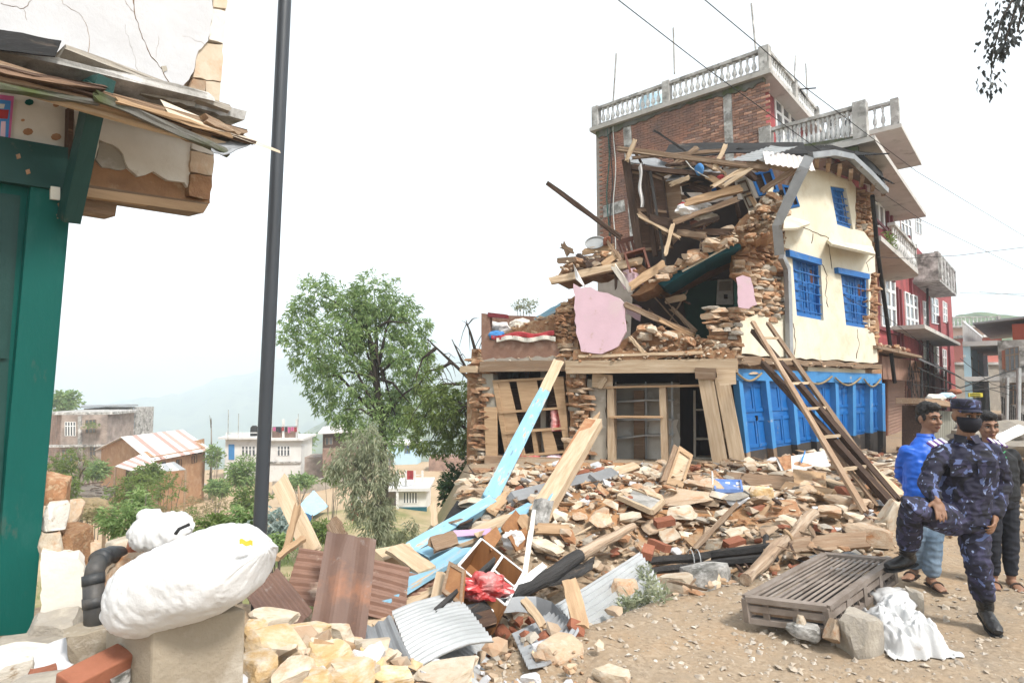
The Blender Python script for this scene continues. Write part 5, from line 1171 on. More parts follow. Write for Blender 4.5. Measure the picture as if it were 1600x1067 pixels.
o=bd('painted_beam',(768,784,8.6),(640,862,6.35),.14,.12,paint_sky,'long sky blue beam sloping down to the roofing sheets',up=BK)
bd('raw_end',(640,862,6.35),(588,874,5.9),.14,.12,wood_pale,'',parent=o,up=BK)
bd('painted_board',(728,858,6.0),(584,942,4.85),.24,.04,paint_sky,'broad sky blue board over the cream board',up=(-.35,-.5,.8))
bd('cream_board',(684,915,5.35),(572,978,4.6),.2,.035,wood_pale,'cream board sticking out below the broad blue board',up=(-.35,-.5,.8))
bd('cream_board',(616,856,5.9),(668,892,5.4),.18,.04,wood_pale,'short cream board across the end of the long blue beam',up=(.2,-.5,.85))
bd('cream_board',(695,898,5.2),(676,986,4.6),.15,.04,wood_pale,'upright cream board in front of the open cabinet',up=(0,-.8,.5))
bd('cream_board',(735,835,6.6),(800,806,7.6),.2,.04,wood_pale,'cream board lying behind the open cabinet',up=(-.3,-.4,.85))
bd('painted_board',(660,868,6.2),(735,838,6.9),.2,.04,paint_sky,'short sky blue board behind the broad blue board',up=(-.3,-.5,.8))
bd('painted_board',(752,838,7.2),(835,790,8.6),.2,.05,paint_sky,'faded blue board running under the purple strip',up=(-.3,-.5,.8))
bd('purple_strip',(708,834,6.5),(766,831,6.7),.07,.03,paint_purple,'pale purple painted strip above the open cabinet',up=BK)
bd('dark_board',(674,852,6.1),(712,840,6.3),.16,.04,wood_old,'small grey weathered board by the purple strip',up=BK)
bd('white_lath',(834,800,6.6),(818,908,5.6),.05,.025,plaster_dirty,'upright white lath with a row of holes beside the cabinet',up=(0,-1,.2))
bd('white_lath',(848,885,5.7),(760,960,4.9),.06,.05,white_paint,'white painted lath leaning under the burnt log',up=BK)
bd('cream_board',(490,864,5.3),(436,752,5.9),.16,.04,wood_pale,'tall cream board leaning up beside the steel pole',up=(0,-1,.3))
bd('thin_stick',(465,790,5.4),(447,860,5.2),.05,.04,wood_pine,'tan stick crossing behind the tall cream board',up=(0,-1,.3))
bd('thin_stick',(432,872,4.9),(472,842,5.3),.05,.04,wood_pine,'tan stick between the big sack and the tall cream board',up=(0,-1,.3))
bd('thin_stick',(472,828,5.5),(466,760,5.7),.012,.012,wood_old,'thin upright rod in front of the blue tarpaulin',up=(0,-1,.3))
bd('cream_board',(677,786,9),(680,822,8.6),.09,.05,wood_pale,'short cream stake standing behind the long blue beam',up=(0,-1,.2))
bd('tan_board',(520,816,4.7),(534,840,4.6),.1,.05,wood_old,'small brown board end behind the standing rusty sheet',up=(0,-1,.2))
bd('grey_board',(676,962,4.5),(770,880,5.5),.03,.1,wood_char,'dark strip inside the heap below the open cabinet',up=BK)
bd('blue_grey_beam',(925,752,10.6),(958,740,10.9),.18,.14,metal_grey,'blue grey painted butt of a beam before the central shop room',up=BK)
bd('tan_board',(955,742,10.8),(994,728,11.1),.16,.08,wood_pale,'tan splintered board end before the central shop room',up=BK)
bd('dark_beam',(800,780,9.8),(928,746,10.4),.16,.12,metal_grey,'dark blue beam lying along the counter foot',up=BK)
bd('brown_plank',(1138,748,10.3),(1240,756,9.9),.2,.07,wood_old,'brown plank lying at the foot of the blue shopfront',up=(0,-1,.4))
bd('brown_plank',(1272,737,10.4),(1390,776,9.0),.2,.09,wood_old,'long brown plank running from the jute mat towards the blue jacket',up=(0,-1,.5))
bd('brown_plank',(1290,752,9.8),(1352,772,9.2),.14,.08,wood_pale,'pale rough plank under the long brown plank',up=(0,-1,.5))
bd('brown_plank',(1225,762,9.5),(1300,774,9.1),.16,.1,wood_pine,'tan plank half buried by the jute mat',up=(0,-1,.5))
bd('tan_board',(838,826,7.2),(892,828,7.2),.12,.05,wood_pine,'tan board wedged flat beside the cement covered block',up=BK)
bd('tan_board',(760,760,9.9),(800,774,9.6),.12,.06,wood_pine,'tan board at the corner of the annex counter',up=BK)
bd('tan_board',(795,770,9.3),(768,800,8.8),.14,.05,wood_pine,'raw split board at the foot of the leaning blue beam',up=BK)
bd('thin_stick',(1152,787,7.9),(1084,858,6.9),.06,.05,wood_old,'thin brown branch lying over the pale stones',up=BK)
bd('thin_stick',(1340,740,9.5),(1362,790,8.4),.05,.05,wood_old,'thin stick leaning at the ladder foot',up=BK)
def log(name,pts,rads,mt,label,cat='timber',seg=12,wob=.012,parent=None,group='planks and beams lying in the rubble'):
    m=MB();P3=[P(*p)if len(p)==3 else Vector(p)for p in pts];fine=[];rr=[]
    for i in range(len(P3)-1):
        for k in range(6):
            t=k/6;fine.append(P3[i].lerp(P3[i+1],t)+Vector((nz((i+t,1,0),2)*wob,nz((i+t,5,0),2)*wob,nz((i+t,9,0),2)*wob)));rr.append(rads[i]*(1-t)+rads[i+1]*t+nz((i+t,3,2),3)*wob*.5)
    fine.append(P3[-1]);rr.append(rads[-1]);m.tube(fine,rr,seg)
    return m.build(name,mt,parent,M=frame(P3[0],P3[-1]-P3[0]),label=None if parent else label,category=None if parent else cat,group=None if parent else group)
o=log('burnt_log',[(905,868,6.2),(850,905,5.65),(795,932,5.2)],[.066,.072,.06],wood_char,'long log half burnt black across the heap with a bare pale upper end')
log('bare_end',[(990,822,7.1),(950,842,6.7),(905,868,6.2)],[.042,.056,.066],log_bare,'',parent=o)
o=bd('burnt_beam',(800,932,5.25),(690,988,4.55),.11,.09,wood_char,'square black burnt beam ending in raw brown wood',up=BK)
bd('raw_end',(690,988,4.55),(644,1014,4.3),.1,.08,wood_old,'',parent=o,up=BK,jag=.06)
o=log('burnt_beam',[(1008,878,6.75),(1110,868,6.95),(1204,856,7.2)],[.042,.052,.058],wood_char,'upper black burnt beam lying before the pale stones',seg=6)
log('burnt_beam',[(1014,893,6.5),(1110,882,6.7),(1214,870,6.95)],[.036,.046,.048],wood_char,'lower black burnt beam tied under the upper one',seg=6)
bd('brown_plank',(1200,858,7.15),(1352,845,7.35),.16,.12,wood_old,'brown squared plank continuing the burnt beams towards the crate',up=BK)
for i,x in enumerate((1080,1090)):
    m=MB();c=P(x,876,6.78);m.tube([c+Vector((.0,.12*math.cos(a),.12*math.sin(a)))for a in[j*.5 for j in range(13)]],.006,5);T('tie_wire',('thin wire tied round the burnt beams' if i==0 else 'second loop of thin wire round the burnt beams'),'wire',m,metal_zinc)
log('bare_log',[(1272,802,7.3),(1225,848,6.7),(1165,905,5.75)],[.06,.068,.055],log_bare,'bare tan log leaning over the burnt beams beside the crate',wob=.045)
log('burnt_stub',[(1197,838,6.95),(1198,866,6.85)],[.03,.045],wood_char,'short black stub standing against the bare log')
lad=thing('ladder','wooden ladder leaning on the blue shopfront with long dark beams','ladder',P(1360,790,8.6))
la0,la1=P(1176,503,11.3),P(1352,800,8.0);lb0,lb1=P(1200,505,11.5),P(1400,792,8.3)
for a,b in((la0,la1),(lb0,lb1)):plank('rail',a,b,.07,.06,wood_old,lad)
for t in(.12,.27,.42,.56,.70,.84):plank('rung',la0.lerp(la1,t),lb0.lerp(lb1,t),.05,.04,wood_pale,lad)
o=bd('dark_beam',(1177,517,11.2),(1402,782,7.9),.08,.09,wood_dark,'long dark beam leaning along the ladder, upper of two',up=(0,-1,.5))
bd('dark_beam',(1192,568,11.0),(1404,800,7.6),.085,.1,wood_dark,'long dark beam leaning along the ladder, lower of two',up=(0,-1,.5))
bd('brown_plank',(1342,716,9.3),(1408,776,8.1),.16,.06,wood_pale,'pale plank edge lying along the leaning beams near the ground',up=(0,-1,.5))
bd('thin_stick',(1215,590,10.7),(1370,790,8.2),.05,.05,wood_old,'thin pole leaning just below the ladder',up=(0,-1,.5))
corr('roofing_sheet',P(384,936,4.0),P(434,893,4.35),P(428,985,3.6),.075,.006,metal_rust,None,.004,label='dark rusty roofing sheet leaning behind the concrete pillar',category='roofing sheet')if False else None
corr('roofing_sheet',P(383,930,3.9),P(434,888,4.3),P(438,1010,3.5),.08,.008,metal_rust,label='dark brown roofing sheet leaning behind the concrete pillar',category='roofing sheet',seed=2)
corr('roofing_sheet',P(468,856,5.1),P(440,945,4.6),P(640,886,5.2),.075,.016,metal_rust_lines,label='brown ribbed roofing sheet lying behind the standing rusty sheet',category='roofing sheet',bend=.04,seed=3)
corr('roofing_sheet',P(590,885,5.3),P(545,985,4.6),P(735,920,5.5),.075,.016,metal_rust_lines,label='brown ribbed roofing sheet under the broad blue board',category='roofing sheet',bend=.05,seed=4)
corr('roofing_sheet',P(511,830,4.45),P(588,843,4.45),P(481,1000,3.95),.19,.01,metal_rust,label='rusty brown roofing sheet standing on end beside the pole',category='roofing sheet',bend=.03,tear=.012,seed=5,seg=8)
corr('roofing_sheet',P(612,962,4.4),P(560,985,4.2),P(655,1052,3.85),.075,.012,metal_grey,label='grey ribbed sheet at the edge of the hollow',category='roofing sheet',bend=-.03,seed=6)
corr('roofing_sheet',P(612,955,4.6),P(648,1048,3.95),P(712,925,5.0),.075,.013,metal_zinc,label='dull zinc sheet under the cream boards',category='roofing sheet',bend=.03,seed=7)
corr('roofing_sheet',P(690,962,4.7),P(660,1046,4.0),P(775,1018,4.45),.08,.014,metal_zinc,label='zinc sheet lying flat beside the hollow',category='roofing sheet',bend=.02,seed=8)
corr('roofing_sheet',P(1000,862,6.35),P(1042,926,5.55),P(838,962,5.1),.085,.016,metal_zinc,label='large zinc corrugated sheet sloping below the burnt beams',category='roofing sheet',bend=.03,seed=9)
corr('roofing_sheet',P(870,945,5.2),P(905,985,4.75),P(800,990,4.65),.085,.014,metal_grey,label='dark crumpled sheet under the large zinc sheet',category='roofing sheet',bend=.05,seed=10)
sheet3('roofing_sheet',[P(1225,870,6.6),P(1325,862,6.9),P(1392,878,6.1),P(1300,888,6.0)],metal_grey,None,.006,.04,label='flat grey sheet behind the slatted crate',category='roofing sheet')
sheet3('roofing_sheet',[P(688,822,7.9),P(714,783,8.4),P(742,802,8.2),P(736,826,7.7)],metal_dark,None,.012,.01,label='dark slate grey panel behind the long blue beam',category='panel')
m=MB();L=[(718,945,5.0),(760,938,5.0),(810,930,5.1),(838,930,5.15),(862,938,5.05),(884,962,4.8)]
m.grid(lambda u,v:(lambda i,f:P(*L[i]).lerp(P(*L[min(i+1,5)]),f))(min(4,int(u*5)),u*5-min(4,int(u*5)))+Vector((0,-.02-.05*v,-.16*v*(.4+u*.6))),25,4,.006);T('bent_strip','bent grey tin strip curling below the burnt log','strip',m,metal_grey)
sheet3('bark_slab',[P(850,902,5.9),P(930,872,6.3),P(925,890,6.0),P(855,915,5.6)],wood_char,None,.02,.05,label='charred slab under the half burnt log',category='slab')
bd('tan_stub',(889,908,5.15),(908,978,4.85),.12,.04,wood_pine,'short tan board standing upright on the large zinc sheet',up=(0,-1,.2))
bd('tan_stub',(820,940,4.9),(850,978,4.6),.06,.04,wood_pale,'small pale stick below the bent tin strip',up=BK)
bd('dark_beam',(690,985,4.6),(770,965,4.9),.12,.06,wood_dark,'dark board under the black burnt beam',up=BK)
bd('tan_board',(505,1018,3.55),(600,1022,3.75),.09,.1,wood_pine,'tan beam end at the near edge of the hollow',up=(0,-1,.4))
cab=thing('open_cabinet','brown open cabinet with dividers tipped on its back in the heap','cabinet',P(757,925,5.2))
cR=frame((0,0,0),P(816,895,5.25)-P(726,948,5.0),(P(747,846,5.75)-P(705,885,5.2)).cross(Vector((1,0,0)))*-1).to_3x3()
ca,cb_,cc_=P(716,884,5.15),P(752,842,5.85),P(818,894,5.6)
ux=(cc_-cb_);vy=(ca-cb_);nn=ux.cross(vy).normalized()
if nn.dot(CAM-cb_)<0:nn=-nn
dpth=-nn*.26
def cpan(nm,p,q,mt=wood_box,t=.022):
    p=cb_+ux*p[0]+vy*p[1];q=cb_+ux*q[0]+vy*q[1];d=(q-p).normalized();s=d.cross(nn).normalized()*t
    MB().poly([p-s/2,q-s/2,q+s/2,p+s/2],dpth).build(nm,mt,cab)
    MB().poly([p-s*.52+nn*.002,q-s*.52+nn*.002,q+s*.52+nn*.002,p+s*.52+nn*.002],nn*.006).build('edge_strip',white_paint,cab)
for nm,p,q in(('side',(0,0),(1,0)),('side',(0,1),(1,1)),('end',(0,0),(0,1)),('end',(1,0),(1,1)),('divider',(.52,0),(.52,1)),('shelf_board',(.52,.5),(1,.5))):cpan(nm,p,q)
MB().poly([cb_+dpth,cb_+ux+dpth,cb_+ux+vy+dpth,cb_+vy+dpth],-nn*.02).build('back',wood_box,cab)
dq=[P(702,876,5.1),P(727,890,4.95),P(722,950,4.7),P(690,925,4.85)]
dn=(dq[1]-dq[0]).cross(dq[3]-dq[0]).normalized()*.02
dm=MB();dm.poly(dq,dn);dd=dm.build('door',wood_box,cab)
cq=sum(dq,Vector())/4;MB().poly([[cq+(p-cq)*.96 for p in dq],[cq+(p-cq)*.72 for p in dq][::-1]],-dn*.6).build('door_frame',wood_old,dd)
dq=[P(755,838,5.9),P(776,822,6.1),P(784,838,6.0),P(768,860,5.75)];MB().poly(dq,(dq[1]-dq[0]).cross(dq[3]-dq[0]).normalized()*.02).build('door',wood_box,cab)
bx=thing('wooden_box','broken open wooden box behind the open cabinet','box',P(805,860,6.0))
for a,b in(((790,835,6.2),(812,806,6.7)),((812,806,6.7),(830,828,6.4)),((800,850,6.0),(826,835,6.3))):plank('box_side',P(*a),P(*b),.16,.02,wood_box if a[0]!=812 else wood_pine,bx,up=(.3,-.8,.3))
m=blob(P(754,918,5.0),.19,1.0,.6,.55,9,.6,4);T('plastic_bag','red and clear crinkled plastic bag lying on the open cabinet','bag',m,bag_red)
m=blob(P(800,842,6.1),.1,1,.7,.9,12,.5);T('plastic_bag','clear plastic bag with red print stuffed behind the cabinet','bag',m,cloth_white)
pd=thing('cupboard_door','small tan panelled cupboard door leaning on the rubble before the shop','door',P(1060,760,10.4))
dq=[P(1061,697,10.9),P(1083,712,10.6),P(1066,764,9.9),P(1040,757,10.2)];dn=(dq[1]-dq[0]).cross(dq[3]-dq[0]).normalized()*.04;MB().poly(dq,dn).build('leaf',wood_pale,pd)
cq=sum(dq,Vector())/4;s_=-1 if dn.dot(cq-CAM)>0 else 1
MB().poly([[cq+(p-cq)*.98+dn*(0 if s_<0 else 1)for p in dq],[cq+(p-cq)*.7+dn*(0 if s_<0 else 1)for p in dq][::-1]],dn*s_*.5).build('raised_frame',wood_pine,pd)
plank('edge',P(1056,698,10.95),P(1036,756,10.2),.1,.04,wood_old,pd,up=(0,-1,.3))
tr=thing('framed_tray','wooden framed tray of grey gravel lying on the pale stones','tray',P(1005,785,8.2))
dq=[P(984,764,8.7),P(1036,783,8.1),P(1019,800,7.6),P(967,777,8.3)]
sheet3('bed',[p-UPV*.01 for p in dq],concrete_old,tr,.02,.0)
for a,b in zip(dq,dq[1:]+dq[:1]):plank('side',a,b,.05,.06,wood_pale,tr)
for i in range(60):
    pass
tbl=thing('plastic_table','small blue checked plastic tray table standing in the rubble','table',P(1138,785,8.8))
tq=[P(1116,752,9.1),P(1157,753,9.1),P(1160,768,8.75),P(1118,768,8.75)]
MB().poly(tq,UPV*-.03).build('top',plastic_blue,tbl)
for i in range(5):
    for j in range(3):
        if(i+j)%2==0:
            f=lambda u,v:tq[0]*(1-u)*(1-v)+tq[1]*u*(1-v)+tq[2]*u*v+tq[3]*(1-u)*v
            MB().poly([f(i/5+.02,j/3+.04)+UPV*.002,f((i+1)/5-.02,j/3+.04)+UPV*.002,f((i+1)/5-.02,(j+1)/3-.04)+UPV*.002,f(i/5+.02,(j+1)/3-.04)+UPV*.002],UPV*.002).build('check',white_paint,tbl)
for p in tq:m=MB();m.tube([p,p+Vector((0,0,-.22))],.012,6);m.build('leg',metal_dark,tbl)
for a,b in zip(tq,tq[1:]+tq[:1]):plank('rim',a+UPV*.012,b+UPV*.012,.025,.05,plastic_blue,tbl,jag=0,warp=.001)
m=MB();m.tube([P(1114,765,8.9),P(1113,740,9.0),P(1112,736,9.0)],.012,6);T('white_stick','thin white rod standing beside the blue tray table','rod',m,white_paint)
m=MB();m.grid(lambda u,v:P(1239+51*u+2*v,734+7*u+38*v-6*math.sin(u*3)*v,9.6-1.0*v+.06*math.sin(u*8)),14,14,.02);T('jute_mat','woven tan jute mat draped over the rubble','mat',m,jute)
wb=thing('white_board','white painted board with earth stains lying against the blue shopfront','board',P(1255,730,10.6))
dq=[P(1213,716,11.0),P(1288,704,11.3),P(1296,726,10.6),P(1222,738,10.4)];dn=(dq[1]-dq[0]).cross(dq[3]-dq[0]).normalized()*.03;MB().poly(dq,dn).build('panel',house_white,wb)
plank('edge_strip',dq[3],dq[2],.04,.05,white_paint,wb);sheet3('earth_stain',[dq[0].lerp(dq[1],.02)+UPV*.02,dq[0].lerp(dq[1],.3)+UPV*.02,dq[3].lerp(dq[2],.2)+UPV*.02,dq[3].lerp(dq[2],.05)+UPV*.02],rst,wb,.006,.02)
bd('thin_stick',(1258,704,11),(1252,722,10.6),.02,.02,cloth_blue,'short blue rod standing on the white board',up=(0,-1,.2))
for(px,py,Y,w,h,r,mt,lab,k)in((1070,772,8.9,0.75,.05,(18,-8,-20),stone_tan,'big flat tan slab leaning below the cupboard door',2),(1092,758,9.6,.5,.1,(5,5,10),stone_tan,'flat tan stone behind the big flat slab',3),(1190,772,8.6,.32,.22,(0,10,20),stone_yellow,'blocky ochre stone beside the blue tray table',4),(1065,800,8.0,.5,.09,(10,-4,30),stone_pale,'white faced flat stone before the framed tray',5),
    (1060,917,6.0,.42,.26,(0,0,10),stone_pale,'pale squared boulder under the burnt beams',6),(1100,905,6.35,.55,.3,(0,0,30),concrete_old,'dark grey stone face below the burnt beams',7),(1115,850,7.1,.3,.12,(0,10,70),stone_pale,'pale stone resting on the upper burnt beam',8),(1350,836,7.3,.5,.25,(0,5,0),stone_tan,'big tan boulder beside the brown squared plank',1),(1392,805,7.6,.3,.4,(20,10,30),stone_pale,'tall tan slab standing at the ladder foot',2),(1300,800,8.0,.45,.12,(6,0,20),stone_tan,'flat tan slab before the jute mat',3),(1270,766,9.0,.45,.25,(0,8,15),stone_tan,'thick tan stone right under the jute mat',9),(1318,782,8.8,.5,.14,(0,8,15),stone_tan,'tan slab between jute mat and ladder foot',4),(975,922,5.6,.3,.18,(0,0,10),stone_tan,'tan stone against the edge of the large zinc sheet',5)):
    rock_at('rubble_stone',P(px,py,Y),(w,w*.7,h),rot(*[R(a)for a in r]),mt,None,3,k,label=lab,category='stone',group='stones of the rubble heap')
for(px,py,Y,a,lab)in((1038,815,7.6,10,'red brick lying among the pale stones'),(1012,862,6.8,70,'broken red brick beside the large zinc sheet top'),(1147,848,7.1,20,'orange brick above the upper burnt beam'),(1030,852,7.0,130,'red brick at the end of the upper burnt beam')):
    M_=Matrix.Translation(P(px,py,Y))@rot(R(12),R(-8),R(a)).to_4x4()@Matrix.Diagonal((.24,.12,.08,1));link('loose_brick',unit_box(brick_red),M_,None,label=lab,category='brick',group='loose bricks in the rubble')
# ---------------------------------------------------------------- rubble scattered over the heap
def wpoly(pxs):return[tuple(PZ(x,y,.2).xy)for x,y in pxs]
def scatter(region,n,sz,mats,flat=(.22,.42),frag=False,tilt=.35,lift=(0,.06),mind=0,rej=None):
    x0,x1=min(p[0]for p in region),max(p[0]for p in region);y0,y1=min(p[1]for p in region),max(p[1]for p in region);k=0;tries=0;got=[]
    while k<n and tries<n*60:
        tries+=1;x,y=U(x0,x1),U(y0,y1)
        if not in_poly(x,y,region):continue
        if mind and any((x-a)**2+(y-b)**2<mind*mind for a,b in got):continue
        got.append((x,y));k+=1;s=sz[0]+(sz[1]-sz[0])*RND.random()**1.8;size=(s,s*U(.55,.95),s*U(*flat));h=H(x,y)
        (frag_add if frag else loose)(Vector((x,y,h+size[2]*.25+U(*lift))),size,rot(U(-tilt,tilt),U(-tilt,tilt),U(0,6.3)),RND.choice(mats))
main=[(.2,11.6),(4.3,11.5),(5.6,12.6),(8.9,15.3),(8.6,12.5),(6.6,9.0),(4.4,7.2),(2.0,6.9),(1.2,6.5),(-.1,7.0),(-.7,8.2),(-.9,11.5)]
PM=[stone_pale,stone_tan,stone_tan,stone_pale,stone_red,stone_tan,stone_pale,stone_tan,stone_grey]
scatter(main,172,(.22,.58),PM,(.08,.2),tilt=.33,lift=(.02,.16),mind=.2)
scatter(main,1500,(.09,.32),PM+[stone_red,brick_red,plaster_white],frag=True,flat=(.12,.35),tilt=.5,lift=(-.01,.14))
scatter(main,1900,(.03,.1),PM+[stone_red,plaster_white,mud],frag=True,tilt=.8,lift=(-.01,.06))
front=[(-.9,7.4),(.4,7.2),(2.4,7.0),(4.2,7.2),(4.3,6.5),(2.6,5.9),(1.6,5.4),(.6,4.9),(-.9,4.6)]
scatter(front,12,(.16,.34),[stone_tan,stone_grey,stone_red],mind=.2);scatter(front,420,(.04,.2),PM+[brick_red],frag=True,tilt=.6)
street=[(4.6,7.0),(6.6,9.0),(8.6,12.5),(10.0,16),(12,18),(14,17),(9,9.5),(6.2,6.2)]
scatter(street,14,(.14,.4),PM,mind=.35);scatter(street,420,(.05,.2),PM+[stone_grey],frag=True,tilt=.5,lift=(0,.03))
for i in range(330):
    while True:
        x,y=U(-1,9),U(4.5,15)
        if in_poly(x,y,main)or in_poly(x,y,front):break
    frag_add(Vector((x,y,H(x,y)+U(.04,.2))),(U(.12,.5),U(.015,.07),U(.012,.04)),rot(U(-.35,.35),U(-.4,.4),U(0,6.3)),RND.choice((wood_old,wood_pale,wood_dark,wood_pine,wood_old)))
for(px,py,Y,w,h,d,r,k)in((430,1010,3.1,120,90,.35,(10,12,20),1),(505,1022,3.05,100,60,.3,(0,-6,50),2),(425,970,3.45,90,40,.3,(0,10,10),3),(480,990,3.35,80,44,.3,(6,8,100),4),(540,1050,2.95,110,50,.3,(0,4,20),5),(455,1055,2.8,110,60,.3,(0,-8,70),6),(400,1045,2.85,70,70,.3,(0,0,30),7),(610,1058,3.1,90,40,.3,(0,5,10),8),(560,1010,3.4,60,30,.2,(0,0,80),9),(490,1062,2.7,60,40,.2,(0,0,140),2),(700,1056,3.3,130,36,.4,(0,-4,10),3),(395,985,3.3,50,44,.2,(0,0,10),5),(530,985,3.6,60,30,.2,(0,8,10),6)):
    s=Y/FPX*.82;o=rock_at('rubble_stone',P(px,py,Y),(w*s,d*.8,h*s*.72),rot(*[R(a)for a in r]),stone_yellow if k%3 else stone_pale,None,3,k);STONES.append((o,P(px,py,Y),w*s,stone_yellow if k%3 else stone_pale))
near=wpoly([(386,960),(470,965),(600,1000),(640,1067),(640,1130),(386,1130)])
scatter([(-1.5,3.6),(-.9,3.7),(-.3,3.5),(.0,3.1),(-.1,2.4),(-1.1,2.4)],20,(.1,.24),[stone_yellow,stone_pale,plaster_dirty,stone_yellow],(.4,.6),mind=.08)
scatter([(-1.5,3.9),(-.5,4.1),(.6,4.3),(.6,3.1),(-.1,2.4),(-1.3,2.4)],330,(.02,.09),[stone_yellow,stone_pale,stone_tan,stone_red,plaster_white],(.3,.6),True,.6)
pit=[(-1.3,4.2),(-.2,4.1),(.5,4.4),(.6,5.4),(-.6,5.6),(-1.4,5.0)]
scatter([(-1.6,3.7),(-.3,3.8),(.5,3.4),(-.1,2.4),(-1.3,2.4)],420,(.03,.15),[stone_yellow,stone_pale,plaster_white,stone_tan,stone_pale],(.2,.5),True,.6,(.02,.1))
scatter(pit,110,(.05,.2),[stone_tan,stone_red,stone_grey,brick_red],frag=True,tilt=.7)
for(px,py,Y,w,h,mt,lab)in((876,1018,4.1,76,34,stone_tan,'single long tan stone lying on the near dirt'),(815,1002,4.2,30,24,stone_pale,'small pale blocky stone left of the long tan stone'.replace('left of','beside')),(845,1012,4.15,34,12,plaster_white,'thin white plaster flake beside the long tan stone'),(848,996,4.3,30,14,stone_pale,'small pale flat stone behind the long tan stone'),(955,1056,3.7,60,24,stone_pale,'pale slab at the bottom edge of the dirt road'),(830,1060,3.7,40,14,plaster_white,'white flake at the bottom edge of the dirt')):
    s=Y/FPX;p=GP(px,py+h*.3);rock_at('dirt_stone',p+UPV*h*s*.3,(w*s,w*s*.7,h*s),rot(.1,.05,U(0,.6)),mt,None,3,None,label=lab,category='stone',group='stones on the dirt road')
gr=MB();r_=random.Random(9);um=unit_rock(1,stone_tan,1)
OCT=[Vector(v)for v in((1,0,0),(-1,0,0),(0,1,0),(0,-1,0),(0,0,1),(0,0,-1))];OF=[(0,2,4),(2,1,4),(1,3,4),(3,0,4),(2,0,5),(1,2,5),(3,1,5),(0,3,5)]
for i in range(6500):
    y=3.0+7*r_.random()**1.6;x=r_.uniform(-.3,.95*y)
    if nz((x,y,0),.8,6)<r_.uniform(-.5,.2):continue
    s=.006+.026*r_.random()**4;rt=rot(r_.uniform(-.5,.5),r_.uniform(-.5,.5),r_.uniform(0,6));c=Vector((x,y,H(x,y)+s*.2));k=[r_.uniform(.7,1.3)for _ in range(6)]
    gr.add([c+rt@Vector((v.x*s*k[j]*1.2,v.y*s*k[j],v.z*s*.55*k[j]))for j,v in enumerate(OCT)],OF)
gr.build('gravel',mat('gravel_mix',col4(.42,.35,.27),col4(.30,.26,.22),9,bump=.3,rand=0,patch=col4(.52,.48,.42),pth=.58,pscale=6),fix=False,kind='stuff')
# ---------------------------------------------------------------- slatted crate, boulder and cloth
cr=thing('slatted_crate','rusty brown crate with a slatted top lying tilted on the dirt','crate',P(1292,975,4.45))
q0,q1,q2,q3=P0(1165,934,4.62),P0(1292,949,4.35),P0(1394,876,4.98),P0(1289,867,5.22)
def cf(u,v):return q0*(1-u)*(1-v)+q1*u*(1-v)+q2*u*v+q3*(1-u)*v
cn=(q1-q0).cross(q3-q0).normalized()
def cbar(nm,a,b,w,t,mt=metal_crate):plank(nm,a,b,w,t,mt,cr,up=cn,jag=.002,warp=.0015)
for a,b in((q0,q1),(q3,q2)):cbar('frame_end',a,b,.05,.04)
for a,b in((q0,q3),(q1,q2)):cbar('frame_side',a,b,.05,.04)
for i in range(11):u=(i+.8)/11.6;cbar('slat',cf(u,.035),cf(u,.965),.02,.007)
cbar('cross_bar',cf(.02,.5)-cn*.03,cf(.98,.5)-cn*.03,.04,.02)
dn_=-cn*.16
for a,b in((q0,q1),(q1,q2),(q3,q2),(q0,q3)):
    cbar('bottom_rail',a+dn_,b+dn_,.035,.04)
    plank('side_rail',a+dn_*.42,b+dn_*.42,.03,.045,metal_crate,cr,up=cn,jag=.002,warp=.002)
for p in(q0,q1,q2,q3,cf(1,.5),cf(1,.25),cf(1,.75)):plank('upright',p,p+dn_*1.08,.045,.045,metal_crate,cr,up=(q3-q0),jag=.002,warp=.002)
for t in(.06,.14,.22,.31,.39,.56,.64,.72,.8,.88,.95):plank('side_slat',cf(1,t)-cn*.02,cf(1,min(1,t+.05))+dn_,.022,.012,metal_crate,cr,up=(q1-q0),jag=.002,warp=.001)
for t in(.25,.62):plank('end_slat',cf(t,0)-cn*.02,cf(t,0)+dn_,.05,.012,metal_crate,cr,up=(q3-q0),jag=.002,warp=.001)
MB().poly([cf(.03,.03)+dn_,cf(.97,.03)+dn_,cf(.97,.97)+dn_,cf(.03,.97)+dn_],cn*.012).build('shade_base_board',wood_char,cr)  # near-black colour, not charring: stands in for shade between the slats
MB().poly([cf(0,.01)-cn*.03,cf(.98,.01)-cn*.03,cf(.98,.01)+dn_*.75,cf(0,.01)+dn_*.75],(q3-q0).normalized()*.012).build('end_board',wood_old,cr)
chunk('boulder',1338,993,4.25,64,78,.27,stone_grey,'rounded grey brown boulder beside the white cloth',r=(0,0,20),k=1)
chunk('boulder',1302,984,4.25,22,34,.1,stone_tan,'small pointed tan stone leaning on the grey brown boulder',r=(0,30,40),k=2)
chunk('boulder',1432,945,4.7,30,50,.2,stone_grey,'grey stone behind the white cloth',k=3)
chunk('boulder',1255,985,4.4,46,22,.2,concrete_old,'grey stone under the near corner of the crate',k=4)
chunk('boulder',1252,968,4.42,16,14,.07,stone_pale,'small white stone under the crate edge',k=5)
def crumple(px,py,Y,w,d,h,seed,n=70):
    c=P(px,py,Y);m=MB()
    def fn(u,v):
        a,b=u*2-1,v*2-1;r2=min(1,(abs(a)**2.6+abs(b)**2.6));x=c.x+a*w/2*(1+.12*nz((b*2,seed,0),2));y=c.y+b*d/2*(1+.15*nz((a*2,seed,4),2))
        hh=h*(1-r2)**.5*(.72+.5*nz((a*1.2,b*1.2,seed),1.1))+.055*(1-abs(nz((a*2+.7*b,b*2.4,seed),1.9))*2)*(1-r2**3)+.02*nz((a*9,b*6,seed),1.5)
        return Vector((x,y,H(x,y)+.012+max(0,hh)))
    m.grid(fn,n,n,.006);return m
